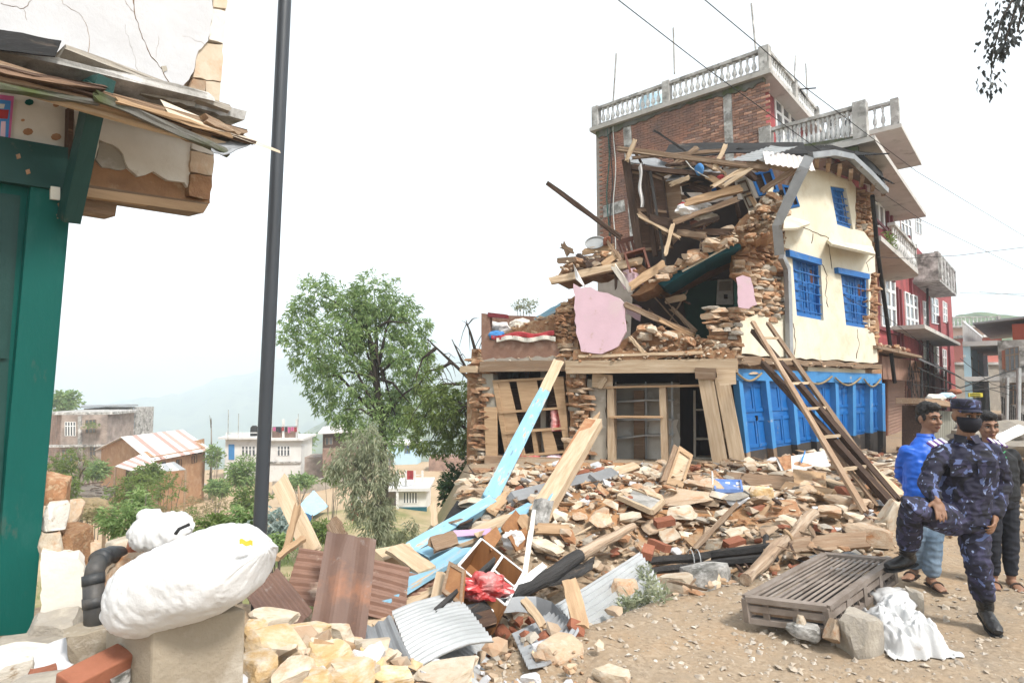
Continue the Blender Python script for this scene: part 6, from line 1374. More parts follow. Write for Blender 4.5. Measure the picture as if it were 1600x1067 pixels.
m=crumple(1404,982,4.4,.46,.62,.24,3);T('cloth_sack','crumpled white woven sack lying on the ground by the boulder','sack',m,sack_dirty,smooth=True)
m=blob(P(1398,938,4.75),.15,1.1,.8,.62,21,.3,4);T('cloth_sack','rounded white sack end behind the crumpled sack','sack',m,sack_dirty,smooth=True)
def weed(name,pts,n,L,w,mt,label,seed=0,spread=.06,droop=.3):
    r=random.Random(seed);m=MB()
    for i in range(n):
        k=r.randrange(len(pts)-1);t=r.random();p=pts[k].lerp(pts[k+1],t)+Vector([r.uniform(-1,1)*spread for _ in range(3)])
        d=Vector((r.uniform(-1,1),r.uniform(-1,.6),r.uniform(-droop,1))).normalized()*L*r.uniform(.6,1.3);s=d.cross(Vector((r.uniform(-1,1),r.uniform(-1,1),r.random()))).normalized()*w*r.uniform(.7,1.2)
        m.add([p,p+d*.5+s,p+d,p+d*.5-s],[(0,1,2,3)])
    return m.build(name,mt,fix=False,label=label,category='plant')
weed('uprooted_weed',[P(1003,890,6.0),P(1015,915,5.75),P(1035,935,5.5)],420,.07,.01,leaf_pale,'grey green withered plant lying over the end of the zinc sheet',1,.07)
weed('uprooted_plant',[P(970,950,5.2),P(985,940,5.3),P(1012,936,5.4)],260,.07,.01,leaf_pale,'small grey green weed along the lower zinc sheet edge',2,.05)
P=P0
# ---------------------------------------------------------------- people
def ellip(m,c,r,Rm=None,n=14):
    c=Vector(c);rings=[]
    for i in range(n+1):
        a=math.pi*i/n;z=-math.cos(a);s=max(.02,math.sin(a));ring=[]
        for k in range(n):
            b=2*math.pi*k/n;q=Vector((s*math.cos(b)*r[0],s*math.sin(b)*r[1],z*r[2]));ring.append(c+(Rm@q if Rm else q))
        rings.append(ring)
    m.loops(rings)
def limb(m,pts,rads,seg=14):
    pts=[Vector(p)for p in pts];a=(pts[0]-pts[1]).normalized();b=(pts[-1]-pts[-2]).normalized();r0,r1=rads[0],rads[-1]
    P_=[pts[0]+a*r0*.8,pts[0]+a*r0*.45]+pts+[pts[-1]+b*r1*.45,pts[-1]+b*r1*.8];R_=[r0*.5,r0*.85]+list(rads)+[r1*.85,r1*.5]
    m.tube(P_,R_,seg)
def loft(m,rows,n=18):
    """rows: (centre, half width, half depth, right vector, forward vector)"""
    m.loops([[Vector(c)+x*(w*math.cos(2*math.pi*k/n))+y*(d*math.sin(2*math.pi*k/n))for k in range(n)]for c,w,d,x,y in rows])
VSC=bpy.data.scenes.new('voxel_scratch')
TRASH=[]
def voxel(mb,size,sm_it=2,mats=None,name='body',disp=None):
    me=mb.mesh(name+'_src',[]);o=bpy.data.objects.new('tmp',me);COL.objects.link(o)
    md=o.modifiers.new('r','REMESH');md.mode='VOXEL';md.voxel_size=size;md.use_smooth_shade=True
    if sm_it:ms=o.modifiers.new('s','SMOOTH');ms.factor=.5;ms.iterations=sm_it
    COL.objects.unlink(o);VSC.collection.objects.link(o);vl_=VSC.view_layers[0];vl_.update();dg=vl_.depsgraph
    me2=bpy.data.meshes.new_from_object(o.evaluated_get(dg));me2.name=name
    TRASH.append(o)
    if disp:
        n=len(me2.vertices);co=[0.0]*(3*n);no=[0.0]*(3*n);me2.vertices.foreach_get('co',co);me2.vertices.foreach_get('normal',no)
        for i in range(0,3*n,3):
            d=disp(Vector(co[i:i+3]))
            for k in range(3):co[i+k]+=no[i+k]*d
        me2.vertices.foreach_set('co',co)
    me2.materials.clear()
    for q in(mats or[]):me2.materials.append(q)
    me2.polygons.foreach_set('use_smooth',[True]*len(me2.polygons));me2.update();return me2
def attach(name,me,parent,**pr):
    inv=WM[parent.name].inverted();me.transform(inv);return link(name,me,WM[parent.name],parent,**pr)
def skin(name,c):
    return mat(name,c,tuple(x*.86 for x in c[:3])+(1,),9,bump=.08,rand=0,rough=.55,spec=.35)
skin_a=skin('skin_a',col4(.235,.125,.075));skin_b=skin('skin_b',col4(.25,.135,.085));hair_m=mat('hair',col4(.012,.011,.011),col4(.02,.018,.017),40,bump=.6,rand=0,rough=.5)
eye_w=mat('eye_white',col4(.5,.48,.45),rand=0,bump=0,rough=.2);eye_d=mat('eye_dark',col4(.012,.008,.006),rand=0,bump=0,rough=.15);lip=mat('lip',col4(.16,.065,.05),rand=0,bump=.1)
def camo_mat():
    m=bpy.data.materials.new('camouflage');m.use_nodes=True;nt=m.node_tree;N=nt.nodes;L=nt.links;bs=N['Principled BSDF'];bs.inputs['Roughness'].default_value=.85
    tc=N.new('ShaderNodeTexCoord')
    def blotch(sc,th,loc,col,prev,stretch=(1,1,1),dist=1.6,det=1.5):
        mp=N.new('ShaderNodeMapping');mp.inputs['Location'].default_value=loc;mp.inputs['Scale'].default_value=stretch;L.new(tc.outputs['Object'],mp.inputs[0])
        n=N.new('ShaderNodeTexNoise');n.inputs['Scale'].default_value=sc;n.inputs['Detail'].default_value=det;n.inputs['Distortion'].default_value=dist;L.new(mp.outputs[0],n.inputs['Vector'])
        r=N.new('ShaderNodeValToRGB');r.color_ramp.interpolation='LINEAR';e=r.color_ramp.elements;e[0].position=th;e[1].position=th+.012;e[0].color=(0,0,0,1);e[1].color=(1,1,1,1);L.new(n.outputs[0],r.inputs[0])
        x=N.new('ShaderNodeMix');x.data_type='RGBA';L.new(r.outputs[0],x.inputs[0])
        if prev is None:x.inputs[6].default_value=col4(.014,.014,.032)
        else:L.new(prev,x.inputs[6])
        x.inputs[7].default_value=col;return x.outputs[2]
    c=blotch(7,.55,(3,1,2),col4(.032,.03,.068),None)
    c=blotch(8,.625,(9,4,6),col4(.10,.135,.28),c,(1,1,.8),2.2)
    c=blotch(11,.665,(19,7,1),col4(.20,.25,.40),c,(1,1,.7),2.5)
    c=blotch(8,.58,(31,17,11),col4(.006,.006,.012),c)
    L.new(c,bs.inputs['Base Color']);n=N.new('ShaderNodeTexNoise');n.inputs['Scale'].default_value=14;L.new(tc.outputs['Object'],n.inputs['Vector'])
    bp=N.new('ShaderNodeBump');bp.inputs['Strength'].default_value=.3;bp.inputs['Distance'].default_value=.02;L.new(n.outputs[0],bp.inputs['Height']);L.new(bp.outputs[0],bs.inputs['Normal']);return m
camo=camo_mat()
def head_parts(m,hc,f,up,s=1.0):
    f=Vector(f).normalized();up=Vector(up).normalized();rt=f.cross(up).normalized();up=rt.cross(f);Q=Matrix((rt,f,up)).transposed()
    def q(x,y,z):return Vector(hc)+Q@Vector((x*s,y*s,z*s))
    E=lambda c,r:ellip(m,q(*c),[a*s for a in r],Q,16)
    E((0,-.012,.035),(.076,.096,.088));E((0,.012,-.03),(.066,.076,.082));E((0,.03,-.072),(.046,.052,.042));E((0,.066,-.095),(.02,.016,.016))
    E((-.038,.062,-.022),(.026,.026,.026));E((.038,.062,-.022),(.026,.026,.026))
    limb(m,[q(0,.086,.02),q(0,.098,-.006),q(0,.108,-.026)],[.009*s,.011*s,.015*s],10);E((-.013,.092,-.03),(.01,.012,.008));E((.013,.092,-.03),(.01,.012,.008))
    limb(m,[q(-.05,.068,.03),q(0,.088,.032),q(.05,.068,.03)],[.012*s,.013*s,.012*s],10)
    E((0,.088,-.062),(.022,.012,.012))
    for sx in(-1,1):E((sx*.077,-.012,-.005),(.01,.022,.034));E((sx*.082,-.02,.004),(.008,.018,.022))
    return q,Q
def face_parts(root,body,q,Q,s=1.0,mouth=True,brow=True):
    for sx in(-1,1):
        m=MB();ellip(m,q(sx*.031,.077,.008),(.013*s,.009*s,.008*s),Q,10);e=attach('eye',m.mesh('eye',eye_w,True),root)
        m=MB();ellip(m,q(sx*.031,.084,.008),(.0065*s,.004*s,.0065*s),Q,8);attach('iris',m.mesh('iris',eye_d,True),e)
        m=MB();m.tube([q(sx*.015,.085,.014),q(sx*.031,.088,.018),q(sx*.048,.078,.013)],.0035*s,6);attach('eyelid',m.mesh('eyelid',hair_m,True),e)
        if brow:m=MB();m.tube([q(sx*.013,.096,.033),q(sx*.034,.092,.041),q(sx*.055,.074,.034)],[.005*s,.006*s,.003*s],6);attach('eyebrow',m.mesh('eyebrow',hair_m,True),root)
    if mouth:
        m=MB();m.tube([q(-.024,.083,-.062),q(-.008,.099,-.058),q(0,.1,-.06),q(.008,.099,-.058),q(.024,.083,-.062)],[.003*s,.005*s,.005*s,.005*s,.003*s],6);m.tube([q(-.02,.085,-.068),q(0,.1,-.07),q(.02,.085,-.068)],[.003*s,.006*s,.003*s],6);attach('mouth',m.mesh('mouth',lip,True),root)
def hair_cap(root,q,Q,s=1.0,front=.065,side=-.02,seed=1,top=1.0):
    m=MB();E=lambda c,r:ellip(m,q(*c),[a*s for a in r],Q,16)
    E((0,-.022,.058+.008*top),(.083,.098,.078+.012*top));E((0,-.045,.01),(.08,.07,.07));E((0,.045,.098+.01*top),(.062,.05,.03+.008*top))
    for sx in(-1,1):E((sx*.07,.012,.022),(.012,.022,.035))
    attach('hair',voxel(m,.006,1,[hair_m],'hair',lambda c:.005*nz(c,60,seed)+.004*nz(c,25,seed)),root)
def hand(m,w,d,palm,curl=.5,s=1.0,side=1,spread=.25):
    """w wrist, d direction of the fingers, palm: normal of the palm side"""
    d=Vector(d).normalized();pn=Vector(palm);pn=(pn-d*pn.dot(d)).normalized();rt=d.cross(pn)*side;w=Vector(w)
    c=w+d*.05*s;Q=Matrix((rt,pn,d)).transposed();ellip(m,c,(.043*s,.018*s,.052*s),Q,12)
    limb(m,[w-d*.02,w+d*.03*s],[.026*s,.027*s],10)
    for i,(x,L)in enumerate(((-.031,.066),(-.011,.078),(.010,.074),(.029,.058))):
        b=w+d*.088*s+rt*x*s;dd=(d+rt*x*spread*8).normalized();pts=[b-dd*.02*s,b];a=0
        for k in range(3):
            a+=curl*(.35+.15*k+.05*i);st=L*s*(.45,.32,.25)[k];b=b+(dd*math.cos(a)+pn*math.sin(a))*st;pts.append(b)
        limb(m,pts,[.0095*s,.0092*s,.0085*s,.008*s,.0065*s],8)
    b=w+d*.03*s-rt*.034*s;t1=b+(d*.6-rt*.75+pn*.3).normalized()*.035*s;t2=t1+(d*.9-rt*.25+pn*.35).normalized()*.03*s;t3=t2+(d*.95+pn*.4).normalized()*.022*s
    limb(m,[b,t1,t2,t3],[.013*s,.012*s,.0105*s,.008*s],8)
def wrinkle(sc,amp,seed):return lambda c:amp*(abs(nz((c.x,c.y,c.z*2.2),sc,seed))*-1.6+.5)+amp*.5*nz(c,sc*2.4,seed+2)
FZ=Vector((0,0,1))
# ---- policeman
def PY(px,py,Y):return P(px,py,Y)
pol=thing('person','person in blue camouflage uniform, cap and black mask with one boot on the crate','person',PY(1540,972,4.62))
f=Vector((-.38,-.92,0)).normalized();rt=Vector((-f.y,f.x,0))
hd=PY(1510,651,4.62);nk=PY(1508,684,4.64);sL,sR=PY(1470,703,4.66),PY(1552,703,4.66);ch=PY(1510,725,4.64);wa=PY(1505,780,4.66);hp=PY(1503,808,4.68)
hL,hR=PY(1486,812,4.66),PY(1518,815,4.7);kL,aL=PY(1424,790,4.46),PY(1418,862,4.84);kR,aR=PY(1528,880,4.62),PY(1540,948,4.66)
eL,wL=PY(1448,757,4.62),PY(1463,780,4.46);eR,wR=PY(1567,757,4.68),PY(1554,806,4.58)
fh=Vector((-.10,-.99,-.03))
m=MB();q,Q=head_parts(m,hd,fh,(.04,0,1),1.0)
limb(m,[hd-FZ*.06,nk],[.054,.06]);loft(m,[(nk,.06,.055,rt,f),(ch+FZ*.05,.15,.09,rt,f),(ch,.16,.10,rt,f),(wa,.13,.09,rt,f),(hp,.15,.1,rt,f),(hp-FZ*.06,.1,.08,rt,f)])
for S_,E_,W_ in((sL,eL,wL),(sR,eR,wR)):limb(m,[S_,E_,W_],[.045,.037,.026])
for A_1,B_,C_ in((hL,kL,aL),(hR,kR,aR)):limb(m,[A_1,B_,C_],[.08,.052,.038])
hand(m,wL,PY(1470,800,4.40)-wL,(0.1,.9,-.3),.35,1.0,1);hand(m,wR,PY(1553,826,4.52)-wR,(-.6,.7,.2),.75,1.0,-1)
body=attach('body',voxel(m,.0055,2,[skin_a],'body'),pol)
face_parts(pol,body,q,Q,1.0,False)
m=MB();ctr=[(0,.02,-.012),(0,.026,-.04),(0,.03,-.075),(0,.03,-.105)]
loft(m,[(q(0,.012,.0),.074,.094,Q.col[0],Q.col[1]),(q(0,.018,-.02),.078,.104,Q.col[0],Q.col[1]),(q(0,.02,-.05),.076,.102,Q.col[0],Q.col[1]),(q(0,.028,-.085),.062,.076,Q.col[0],Q.col[1]),(q(0,.03,-.112),.04,.045,Q.col[0],Q.col[1])],24)
mk=mat('mask_black',col4(.014,.014,.02),rand=0,bump=.15)
mm=m.mesh('mask',mk,True);bm=bmesh.new();bm.from_mesh(mm);qi=Q.inverted()
bmesh.ops.delete(bm,geom=[v for v in bm.verts if(qi@(v.co-Vector(hd))).y<.0],context='VERTS');bm.to_mesh(mm);bm.free();mo=attach('face_mask',mm,pol);sd_=mo.modifiers.new('t','SOLIDIFY');sd_.thickness=.003
for sx in(-1,1):m=MB();m.tube([q(sx*.072,.02,-.02),q(sx*.082,-.02,.02)],.0025,5);attach('mask_strap',m.mesh('strap',mk),mo)
m=MB();c0,c1=Q.col[0].xyz,Q.col[1].xyz
loft(m,[(q(0,-.012,.056),.086,.104,c0,c1),(q(0,-.012,.075),.089,.107,c0,c1),(q(0,-.012,.11),.091,.109,c0,c1),(q(0,-.014,.127),.086,.104,c0,c1),(q(0,-.016,.134),.06,.075,c0,c1)],28)
capo=attach('cap',m.mesh('cap',camo,True),pol)
m=MB();loft(m,[(q(0,-.012,.058),.0885,.1065,c0,c1),(q(0,-.012,.072),.0895,.1078,c0,c1)],28);attach('cap_band',m.mesh('cap_band',mat('band_navy',col4(.02,.02,.045),rand=0)),capo)
m=MB();m.grid(lambda u,v:q((u*2-1)*.085*(1-.25*v**2),(.088+.062*v)*1.0-abs(u*2-1)**2.2*(.055+.03*v),.062-.016*v-.014*abs(u*2-1)**2),14,6,.004);attach('brim',m.mesh('brim',camo,True),capo)
m=MB();ellip(m,q(0,-.05,.0),(.074,.055,.06),Q,14);attach('hair',voxel(m,.006,1,[hair_m],'hair'),pol)
m=MB();loft(m,[(nk-FZ*.01,.075,.07,rt,f),(nk-FZ*.045,.14,.095,rt,f),(ch+FZ*.05,.195,.125,rt,f),(ch-FZ*.02,.2,.138,rt,f),(ch-FZ*.14,.188,.132,rt,f),(wa,.178,.128,rt,f),(hp+FZ*.02,.19,.135,rt,f),(hp-FZ*.035,.2,.14,rt,f)])
for S_,E_,W_ in((sL,eL,wL),(sR,eR,wR)):limb(m,[S_+(ch-S_)*.1,S_.lerp(E_,.5),E_,E_.lerp(W_,.55),W_-(W_-E_).normalized()*.03],[.075,.07,.062,.056,.05])
jk=attach('jacket',voxel(m,.008,3,[camo],'jacket',wrinkle(11,.011,4)),pol)
m=MB();loft(m,[(hp+FZ*.05,.165,.12,rt,f),(hp-FZ*.02,.175,.13,rt,f),(hp-FZ*.09,.15,.12,rt,f)])
limb(m,[hL,hL.lerp(kL,.5),kL,kL.lerp(aL,.45),kL.lerp(aL,.78)],[.115,.108,.09,.083,.078]);limb(m,[hR,hR.lerp(kR,.5),kR,kR.lerp(aR,.5),kR.lerp(aR,.70)],[.11,.1,.088,.08,.076])
attach('trousers',voxel(m,.008,3,[camo],'trousers',wrinkle(10,.013,9)),pol)
boot_m=mat('boot_leather',col4(.012,.012,.013),col4(.022,.021,.021),8,bump=.2,rand=0,rough=.42,spec=.5)
def boot(A_,top,toe,sole_z=None,s=1.0):
    m=MB();d=Vector((toe-A_).xyz);d=d.normalized();limb(m,[top,A_],[.062,.055]);heel=A_-UPV*.05-d*.02;Lt=(toe-heel).length
    n_=(A_-top).normalized();sd=d.cross(UPV).normalized();u=sd.cross(d)
    loft(m,[(heel-d*.045+u*.01,.03,.035,sd,u),(heel,.044,.05,sd,u),(heel+d*.07,.045,.05,sd,u),(heel+d*.13,.05,.04,sd,u),(heel+d*.19,.048,.032,sd,u),(heel+d*.235,.03,.022,sd,u)],14)
    b=attach('boot',voxel(m,.006,2,[boot_m],'boot',wrinkle(16,.003,3)),pol)
    m=MB();loft(m,[(heel-d*.05-u*.045,.034,.012,sd,u),(heel-u*.045,.046,.013,sd,u),(heel+d*.08-u*.045,.042,.011,sd,u),(heel+d*.15-u*.043,.052,.012,sd,u),(heel+d*.215-u*.04,.044,.012,sd,u),(heel+d*.245-u*.036,.024,.01,sd,u)],12);attach('sole',m.mesh('sole',mat('rubber',col4(.02,.02,.02),rand=0)),b)
    for k in range(5):m=MB();c=A_.lerp(top,.1+.17*k);fr=(d-n_*d.dot(n_)).normalized();c=c+fr*.055;m.tube([c-sd*.025,c+fr*.008,c+sd*.025],.004,5);attach('lace',m.mesh('lace',mat('lace',col4(.01,.01,.01),rand=0)),b)
boot(aR-UPV*.0,kR.lerp(aR,.62),aR+Vector((-.07,-.2,-.06)))
aL2=aL+(aL-kL).normalized()*.02
boot(aL2,kL.lerp(aL,.68),aL2+Vector((-.20,-.06,-.03)))
whs=mat('white_stripe',col4(.7,.7,.72),rand=0,bump=.05);pur=mat('purple_cloth',col4(.13,.06,.24),rand=0,bump=.1)
for S_,sg in((sL,-1),(sR,1)):
    a=S_+Vector((sg*-.035,0,.062));b=S_+Vector((sg*.085,.0,.028));n_=Vector((sg*.25,-.45,.85)).normalized()
    m=MB();m.beam(a+n_*.012,b+n_*.012,.062,.014,n_);o=attach('shoulder_mark',m.mesh('shoulder_mark',pur),jk)
    for t in(.12,.45,.8):m=MB();c=a.lerp(b,t)+n_*.0165;dd=(b-a).normalized()*.011;m.beam(c-dd,c+dd,.064,.01,n_);attach('stripe',m.mesh('stripe',whs),pol)
for sx in(-.085,.085):
    pc=ch-FZ*.02+rt*sx+f*.142;m=MB();m.box(pc,(.105,.016,.11),Matrix((rt,-f,FZ)).transposed());po_=attach('pocket',m.mesh('pocket',camo),jk);m=MB();m.box(pc+FZ*.05+f*.006,(.112,.014,.035),Matrix((rt,-f,FZ)).transposed());attach('pocket_flap',m.mesh('pocket_flap',camo),pol)
for sx in(-1,1):
    m=MB();a=nk+FZ*.018;MB.poly(m,[a+rt*sx*.01+f*.085,a+rt*sx*.075+f*.02+FZ*.012,a+rt*sx*.085+f*.06-FZ*.045,a+rt*sx*.03+f*.115-FZ*.05],f*.012);attach('collar',m.mesh('collar',camo),jk)
# ---- onlookers
def onlooker(label,base,Y,head,neck,sh,chest,waist,hip,hips,legs,arms,fh,jm,tm,sk,jw,feet,hood=False,seed=1,s=.96,htop=1.0):
    t=thing('person',label,'person',base);f=Vector((fh[0],fh[1],0)).normalized();r=Vector((-f.y,f.x,0))
    m=MB();q,Q=head_parts(m,head,fh,(0,0,1),s)
    limb(m,[head-FZ*.06,neck],[.05,.055]);loft(m,[(neck,.06,.055,r,f),(chest+FZ*.05,.14,.085,r,f),(chest,.15,.1,r,f),(waist,.125,.09,r,f),(hip,.14,.1,r,f),(hip-FZ*.06,.1,.08,r,f)])
    for S_,E_,W_ in arms:limb(m,[S_,E_,W_],[.042,.035,.026]);hand(m,W_,(W_-E_),f*-1,.5,.9)
    for A_1,B_,C_ in legs:limb(m,[A_1,B_,C_],[.078,.05,.036])
    for A_1,T_ in feet:
        d=(T_-A_1);d.z=0;d.normalize();sd=d.cross(UPV);loft(m,[(A_1-d*.05-UPV*.03,.026,.03,sd,UPV),(A_1-UPV*.025,.034,.04,sd,UPV),(A_1+d*.07-UPV*.04,.036,.028,sd,UPV),(A_1+d*.14-UPV*.05,.042,.018,sd,UPV),(A_1+d*.18-UPV*.054,.03,.012,sd,UPV)],12)
        for k in range(5):limb(m,[A_1+d*.15+sd*(.032-.016*k)-UPV*.053,A_1+d*(.195-.01*k)+sd*(.034-.016*k)-UPV*.056],[.01-.0008*k]*2,8)
    body=attach('body',voxel(m,.006,2,[sk],'body'),t);face_parts(t,body,q,Q,s);hair_cap(t,q,Q,s,seed=seed,top=htop)
    m=MB();loft(m,[(neck+FZ*.025,.068,.064,r,f),(neck-FZ*.03,.12,.09,r,f),(chest+FZ*.06,.175,.115,r,f),(chest-FZ*.03,.19,.13,r,f),(waist+FZ*.05,jw,.13,r,f),(hip+FZ*.02,jw,.135,r,f),(hip-FZ*.03,jw*.93,.125,r,f)])
    for S_,E_,W_ in arms:limb(m,[S_+(chest-S_)*.1,S_.lerp(E_,.5),E_,E_.lerp(W_,.55),W_-(W_-E_).normalized()*.02],[.07,.064,.058,.052,.045])
    if hood:ellip(m,neck+FZ*.01-f*.06,(.12,.085,.06),Matrix((r,f,FZ)).transposed())
    j=attach('jacket',voxel(m,.0085,3,[jm],'jacket',wrinkle(9,.010,seed)),t)
    if not hood:
        m=MB();loft(m,[(neck-FZ*.01,.075,.07,r,f),(neck+FZ*.05,.068,.066,r,f)],20);attach('collar',m.mesh('collar',jm,True),j)
        m=MB();pts=[neck+FZ*.03+f*.075,chest+f*.135,waist+f*.138,hip+f*.135];m.tube(pts,.006,5);attach('zip',m.mesh('zip',mat('zip',col4(.02,.04,.2),rand=0)),j)
    m=MB();loft(m,[(hip+FZ*.05,.15,.115,r,f),(hip-FZ*.03,.16,.12,r,f),(hip-FZ*.09,.13,.11,r,f)])
    for A_1,B_,C_ in legs:limb(m,[A_1,A_1.lerp(B_,.5),B_,B_.lerp(C_,.5),C_-(C_-B_).normalized()*.05],tm[1])
    attach('trousers',voxel(m,.008,3,[tm[0]],'trousers',wrinkle(9,.010,seed+4)),t)
    for A_1,T_ in feet:
        d=(T_-A_1);d.z=0;d.normalize();sd=d.cross(UPV);m=MB();loft(m,[(A_1-d*.07-UPV*.068,.034,.01,sd,UPV),(A_1-UPV*.068,.04,.01,sd,UPV),(A_1+d*.1-UPV*.07,.046,.01,sd,UPV),(A_1+d*.19-UPV*.07,.036,.009,sd,UPV)],12);sn=attach('sandal',m.mesh('sandal',mat('sandal',col4(.05,.035,.028),rand=0)),t)
        m=MB();m.tube([A_1+d*.09+sd*(.05*math.cos(a))+UPV*(-.062+.05*math.sin(a))for a in[math.pi*k/8 for k in range(9)]],.008,6);attach('strap',m.mesh('strap',mat('sandal',col4(.05,.035,.028))),sn)
    return t,j
jeans=mat('jeans',col4(.10,.15,.21),col4(.15,.20,.26),2.5,bump=.2,bscale=40,rand=0,patch=col4(.22,.27,.31),pth=.6,pscale=2,psoft=.15)
blue_jk=mat('jacket_blue',col4(.012,.105,.52),col4(.010,.085,.45),3,bump=.12,rand=0,rough=.45,spec=.4);black_cl=mat('hoodie_black',col4(.012,.013,.015),col4(.02,.021,.023),6,bump=.2,rand=0)
Yb=5.55
onlooker('person in bright blue jacket and faded jeans standing beside the policeman',P(1440,905,Yb),Yb,P(1452,655,Yb),P(1446,686,Yb),None,P(1444,720,Yb),P(1444,752,Yb),P(1444,772,Yb),None,
         [(P(1432,776,Yb),P(1434,830,Yb-.02),P(1428,886,Yb+.06)),(P(1460,776,Yb),P(1458,838,Yb-.06),P(1455,900,Yb-.06))],
         [(P(1416,704,Yb),P(1408,742,Yb+.14),P(1428,764,Yb+.2)),(P(1478,704,Yb),P(1484,742,Yb+.14),P(1458,764,Yb+.2))],(.20,-.98,-.02),blue_jk,(jeans,[.1,.092,.078,.072,.07]),skin_b,.19,
         [(P(1428,888,Yb+.06),P(1412,896,Yb-.1)),(P(1455,902,Yb-.06),P(1470,912,Yb-.2))],seed=2,s=1.02,htop=1.3)
Yc=5.6
_,hj=onlooker('person in black hoodie and dark trousers half hidden behind the policeman',P(1575,915,Yc),Yc,P(1543,667,Yc),P(1547,696,Yc),None,P(1553,726,Yc),P(1556,755,Yc),P(1558,775,Yc),None,
         [(P(1546,780,Yc),P(1550,840,Yc),P(1552,900,Yc+.05)),(P(1572,780,Yc),P(1578,840,Yc),P(1580,902,Yc))],
         [(P(1525,708,Yc),P(1520,744,Yc+.1),P(1540,766,Yc+.2)),(P(1582,710,Yc),P(1592,746,Yc+.12),P(1570,770,Yc+.2))],(-.25,-.96,-.05),black_cl,(mat('trousers_black',col4(.014,.016,.022),col4(.02,.022,.03),5,bump=.2,rand=0),[.092,.084,.068,.06,.052]),skin_b,.175,
         [(P(1552,902,Yc+.05),P(1556,912,Yc-.1)),(P(1580,904,Yc),P(1594,912,Yc-.14))],hood=True,seed=5,s=.97)
letm=mat('print_green',col4(.12,.55,.25),rand=0,bump=0)
for i,chx in enumerate('KE'):
    fc=bpy.data.curves.new('letter','FONT');fc.body=chx;fc.size=.085;fc.extrude=.002;fc.align_x='CENTER';to=bpy.data.objects.new('tmp',fc);COL.objects.link(to);COL.objects.unlink(to);VSC.collection.objects.link(to);VSC.view_layers[0].update();me=bpy.data.meshes.new_from_object(to.evaluated_get(VSC.view_layers[0].depsgraph));TRASH.append(to)
    me.materials.clear();me.materials.append(letm);fq=Vector((-.25,-.96,0)).normalized();M_=frame(P(1568,715+10*i,Yc-.15),Vector((.96,-.25,0)),fq)
    link('letter',me,M_,hj)
bpy.data.batch_remove([VSC]+TRASH)
# ---------------------------------------------------------------- trees, shrubs
def leaf_tuft(m,c,out,n,L,w,r,droop=.5):
    for i in range(n):
        d=(out*r.uniform(.1,1)+Vector((r.uniform(-1,1),r.uniform(-1,1),r.uniform(-.7,.5)))*.9-UPV*droop).normalized()*L*r.uniform(.6,1.25)
        p=c+Vector((r.uniform(-1,1),r.uniform(-1,1),r.uniform(-1,1)))*L*.5;s=d.cross(Vector((r.uniform(-1,1),r.uniform(-1,1),r.uniform(-1,1)))).normalized()*w*r.uniform(.7,1.2)
        mid=p+d*.45+UPV*L*.08;m.add([p,mid+s,p+d,mid-s],[(0,1,2,3)])
def tree(name,label,base,trunk,limbs,blobs,ntuft,per,L,w,lm,bk=bark,seed=1,group=None,droop=.5,hollow=.45,cat='tree'):
    """trunk/limbs: lists of (points, radii); blobs: (centre, radius) of crown masses"""
    t=thing(name,label,cat,base,group);r=random.Random(seed);m=MB()
    for pts,rad in trunk:m.tube(pts,rad,9)
    m.build('trunk',bk,t,smooth=True)
    if limbs:
        m=MB()
        for pts,rad in limbs:m.tube(pts,rad,6)
        m.build('limb',bk,t,smooth=True)
    m=MB();tot=sum(b[1]**2 for b in blobs)
    for c,R_ in blobs:
        for i in range(max(3,int(ntuft*R_**2/tot))):
            v=Vector((r.gauss(0,1),r.gauss(0,1),r.gauss(0,1))).normalized();k=R_*(hollow+(1-hollow)*r.random()**.6)*(1+.3*nz(v,2.2,seed))
            leaf_tuft(m,c+v*k,v,per,L,w,r,droop)
    if m.v:m.build('crown',lm,t,fix=False)
    return t
def pxblobs(L,Y,jit=.5,seed=3):
    r=random.Random(seed);s=Y/FPX;return[(P(x,y,Y+r.uniform(-1,1)*jit*q*s),q*s)for x,y,q in L]
def on_ground(px,Y,dz=0):
    p=P(px,700,Y);return Vector((p.x,p.y,H(p.x,p.y)+dz))
Yt=22
b=on_ground(602,Yt);tr_pts=[b-UPV*.3,P(600,800,Yt),P(599,720,Yt),P(597,660,Yt),P(588,590,Yt),P(575,520,Yt),P(570,470,Yt)]
lim=[]
r_=random.Random(5)
BL=[(490,455,26),(585,462,40),(545,478,36),(640,505,34),(470,500,30),(456,528,22),(520,530,44),(590,520,52),(640,560,38),(540,585,42),(600,600,46),(500,592,30),(640,630,36),(575,645,42),(625,676,30),(530,640,26),(660,596,22),(482,556,34),(560,500,44),(615,476,30),(520,462,20),(505,440,12),(650,540,30),(548,668,22),(600,690,22),(470,480,18),(505,625,20),(612,640,30)]
for x,y,q in BL[:20]:
    i=r_.randrange(3,6);a=tr_pts[i];e=P(x,y,Yt+r_.uniform(-.6,.6));mid=a.lerp(e,.5)+Vector((0,0,.25));lim.append(([a,mid,e],[.07,.045,.012]))
tree('broadleaf_tree','tall green leafy tree standing below the road between pole and ruin',b,[(tr_pts,[.2,.17,.15,.13,.1,.07,.03])],lim,pxblobs(BL,Yt,.9),2300,12,.2,.025,leaf_green,seed=2,droop=.55)
Ys=14;b=on_ground(592,Ys)
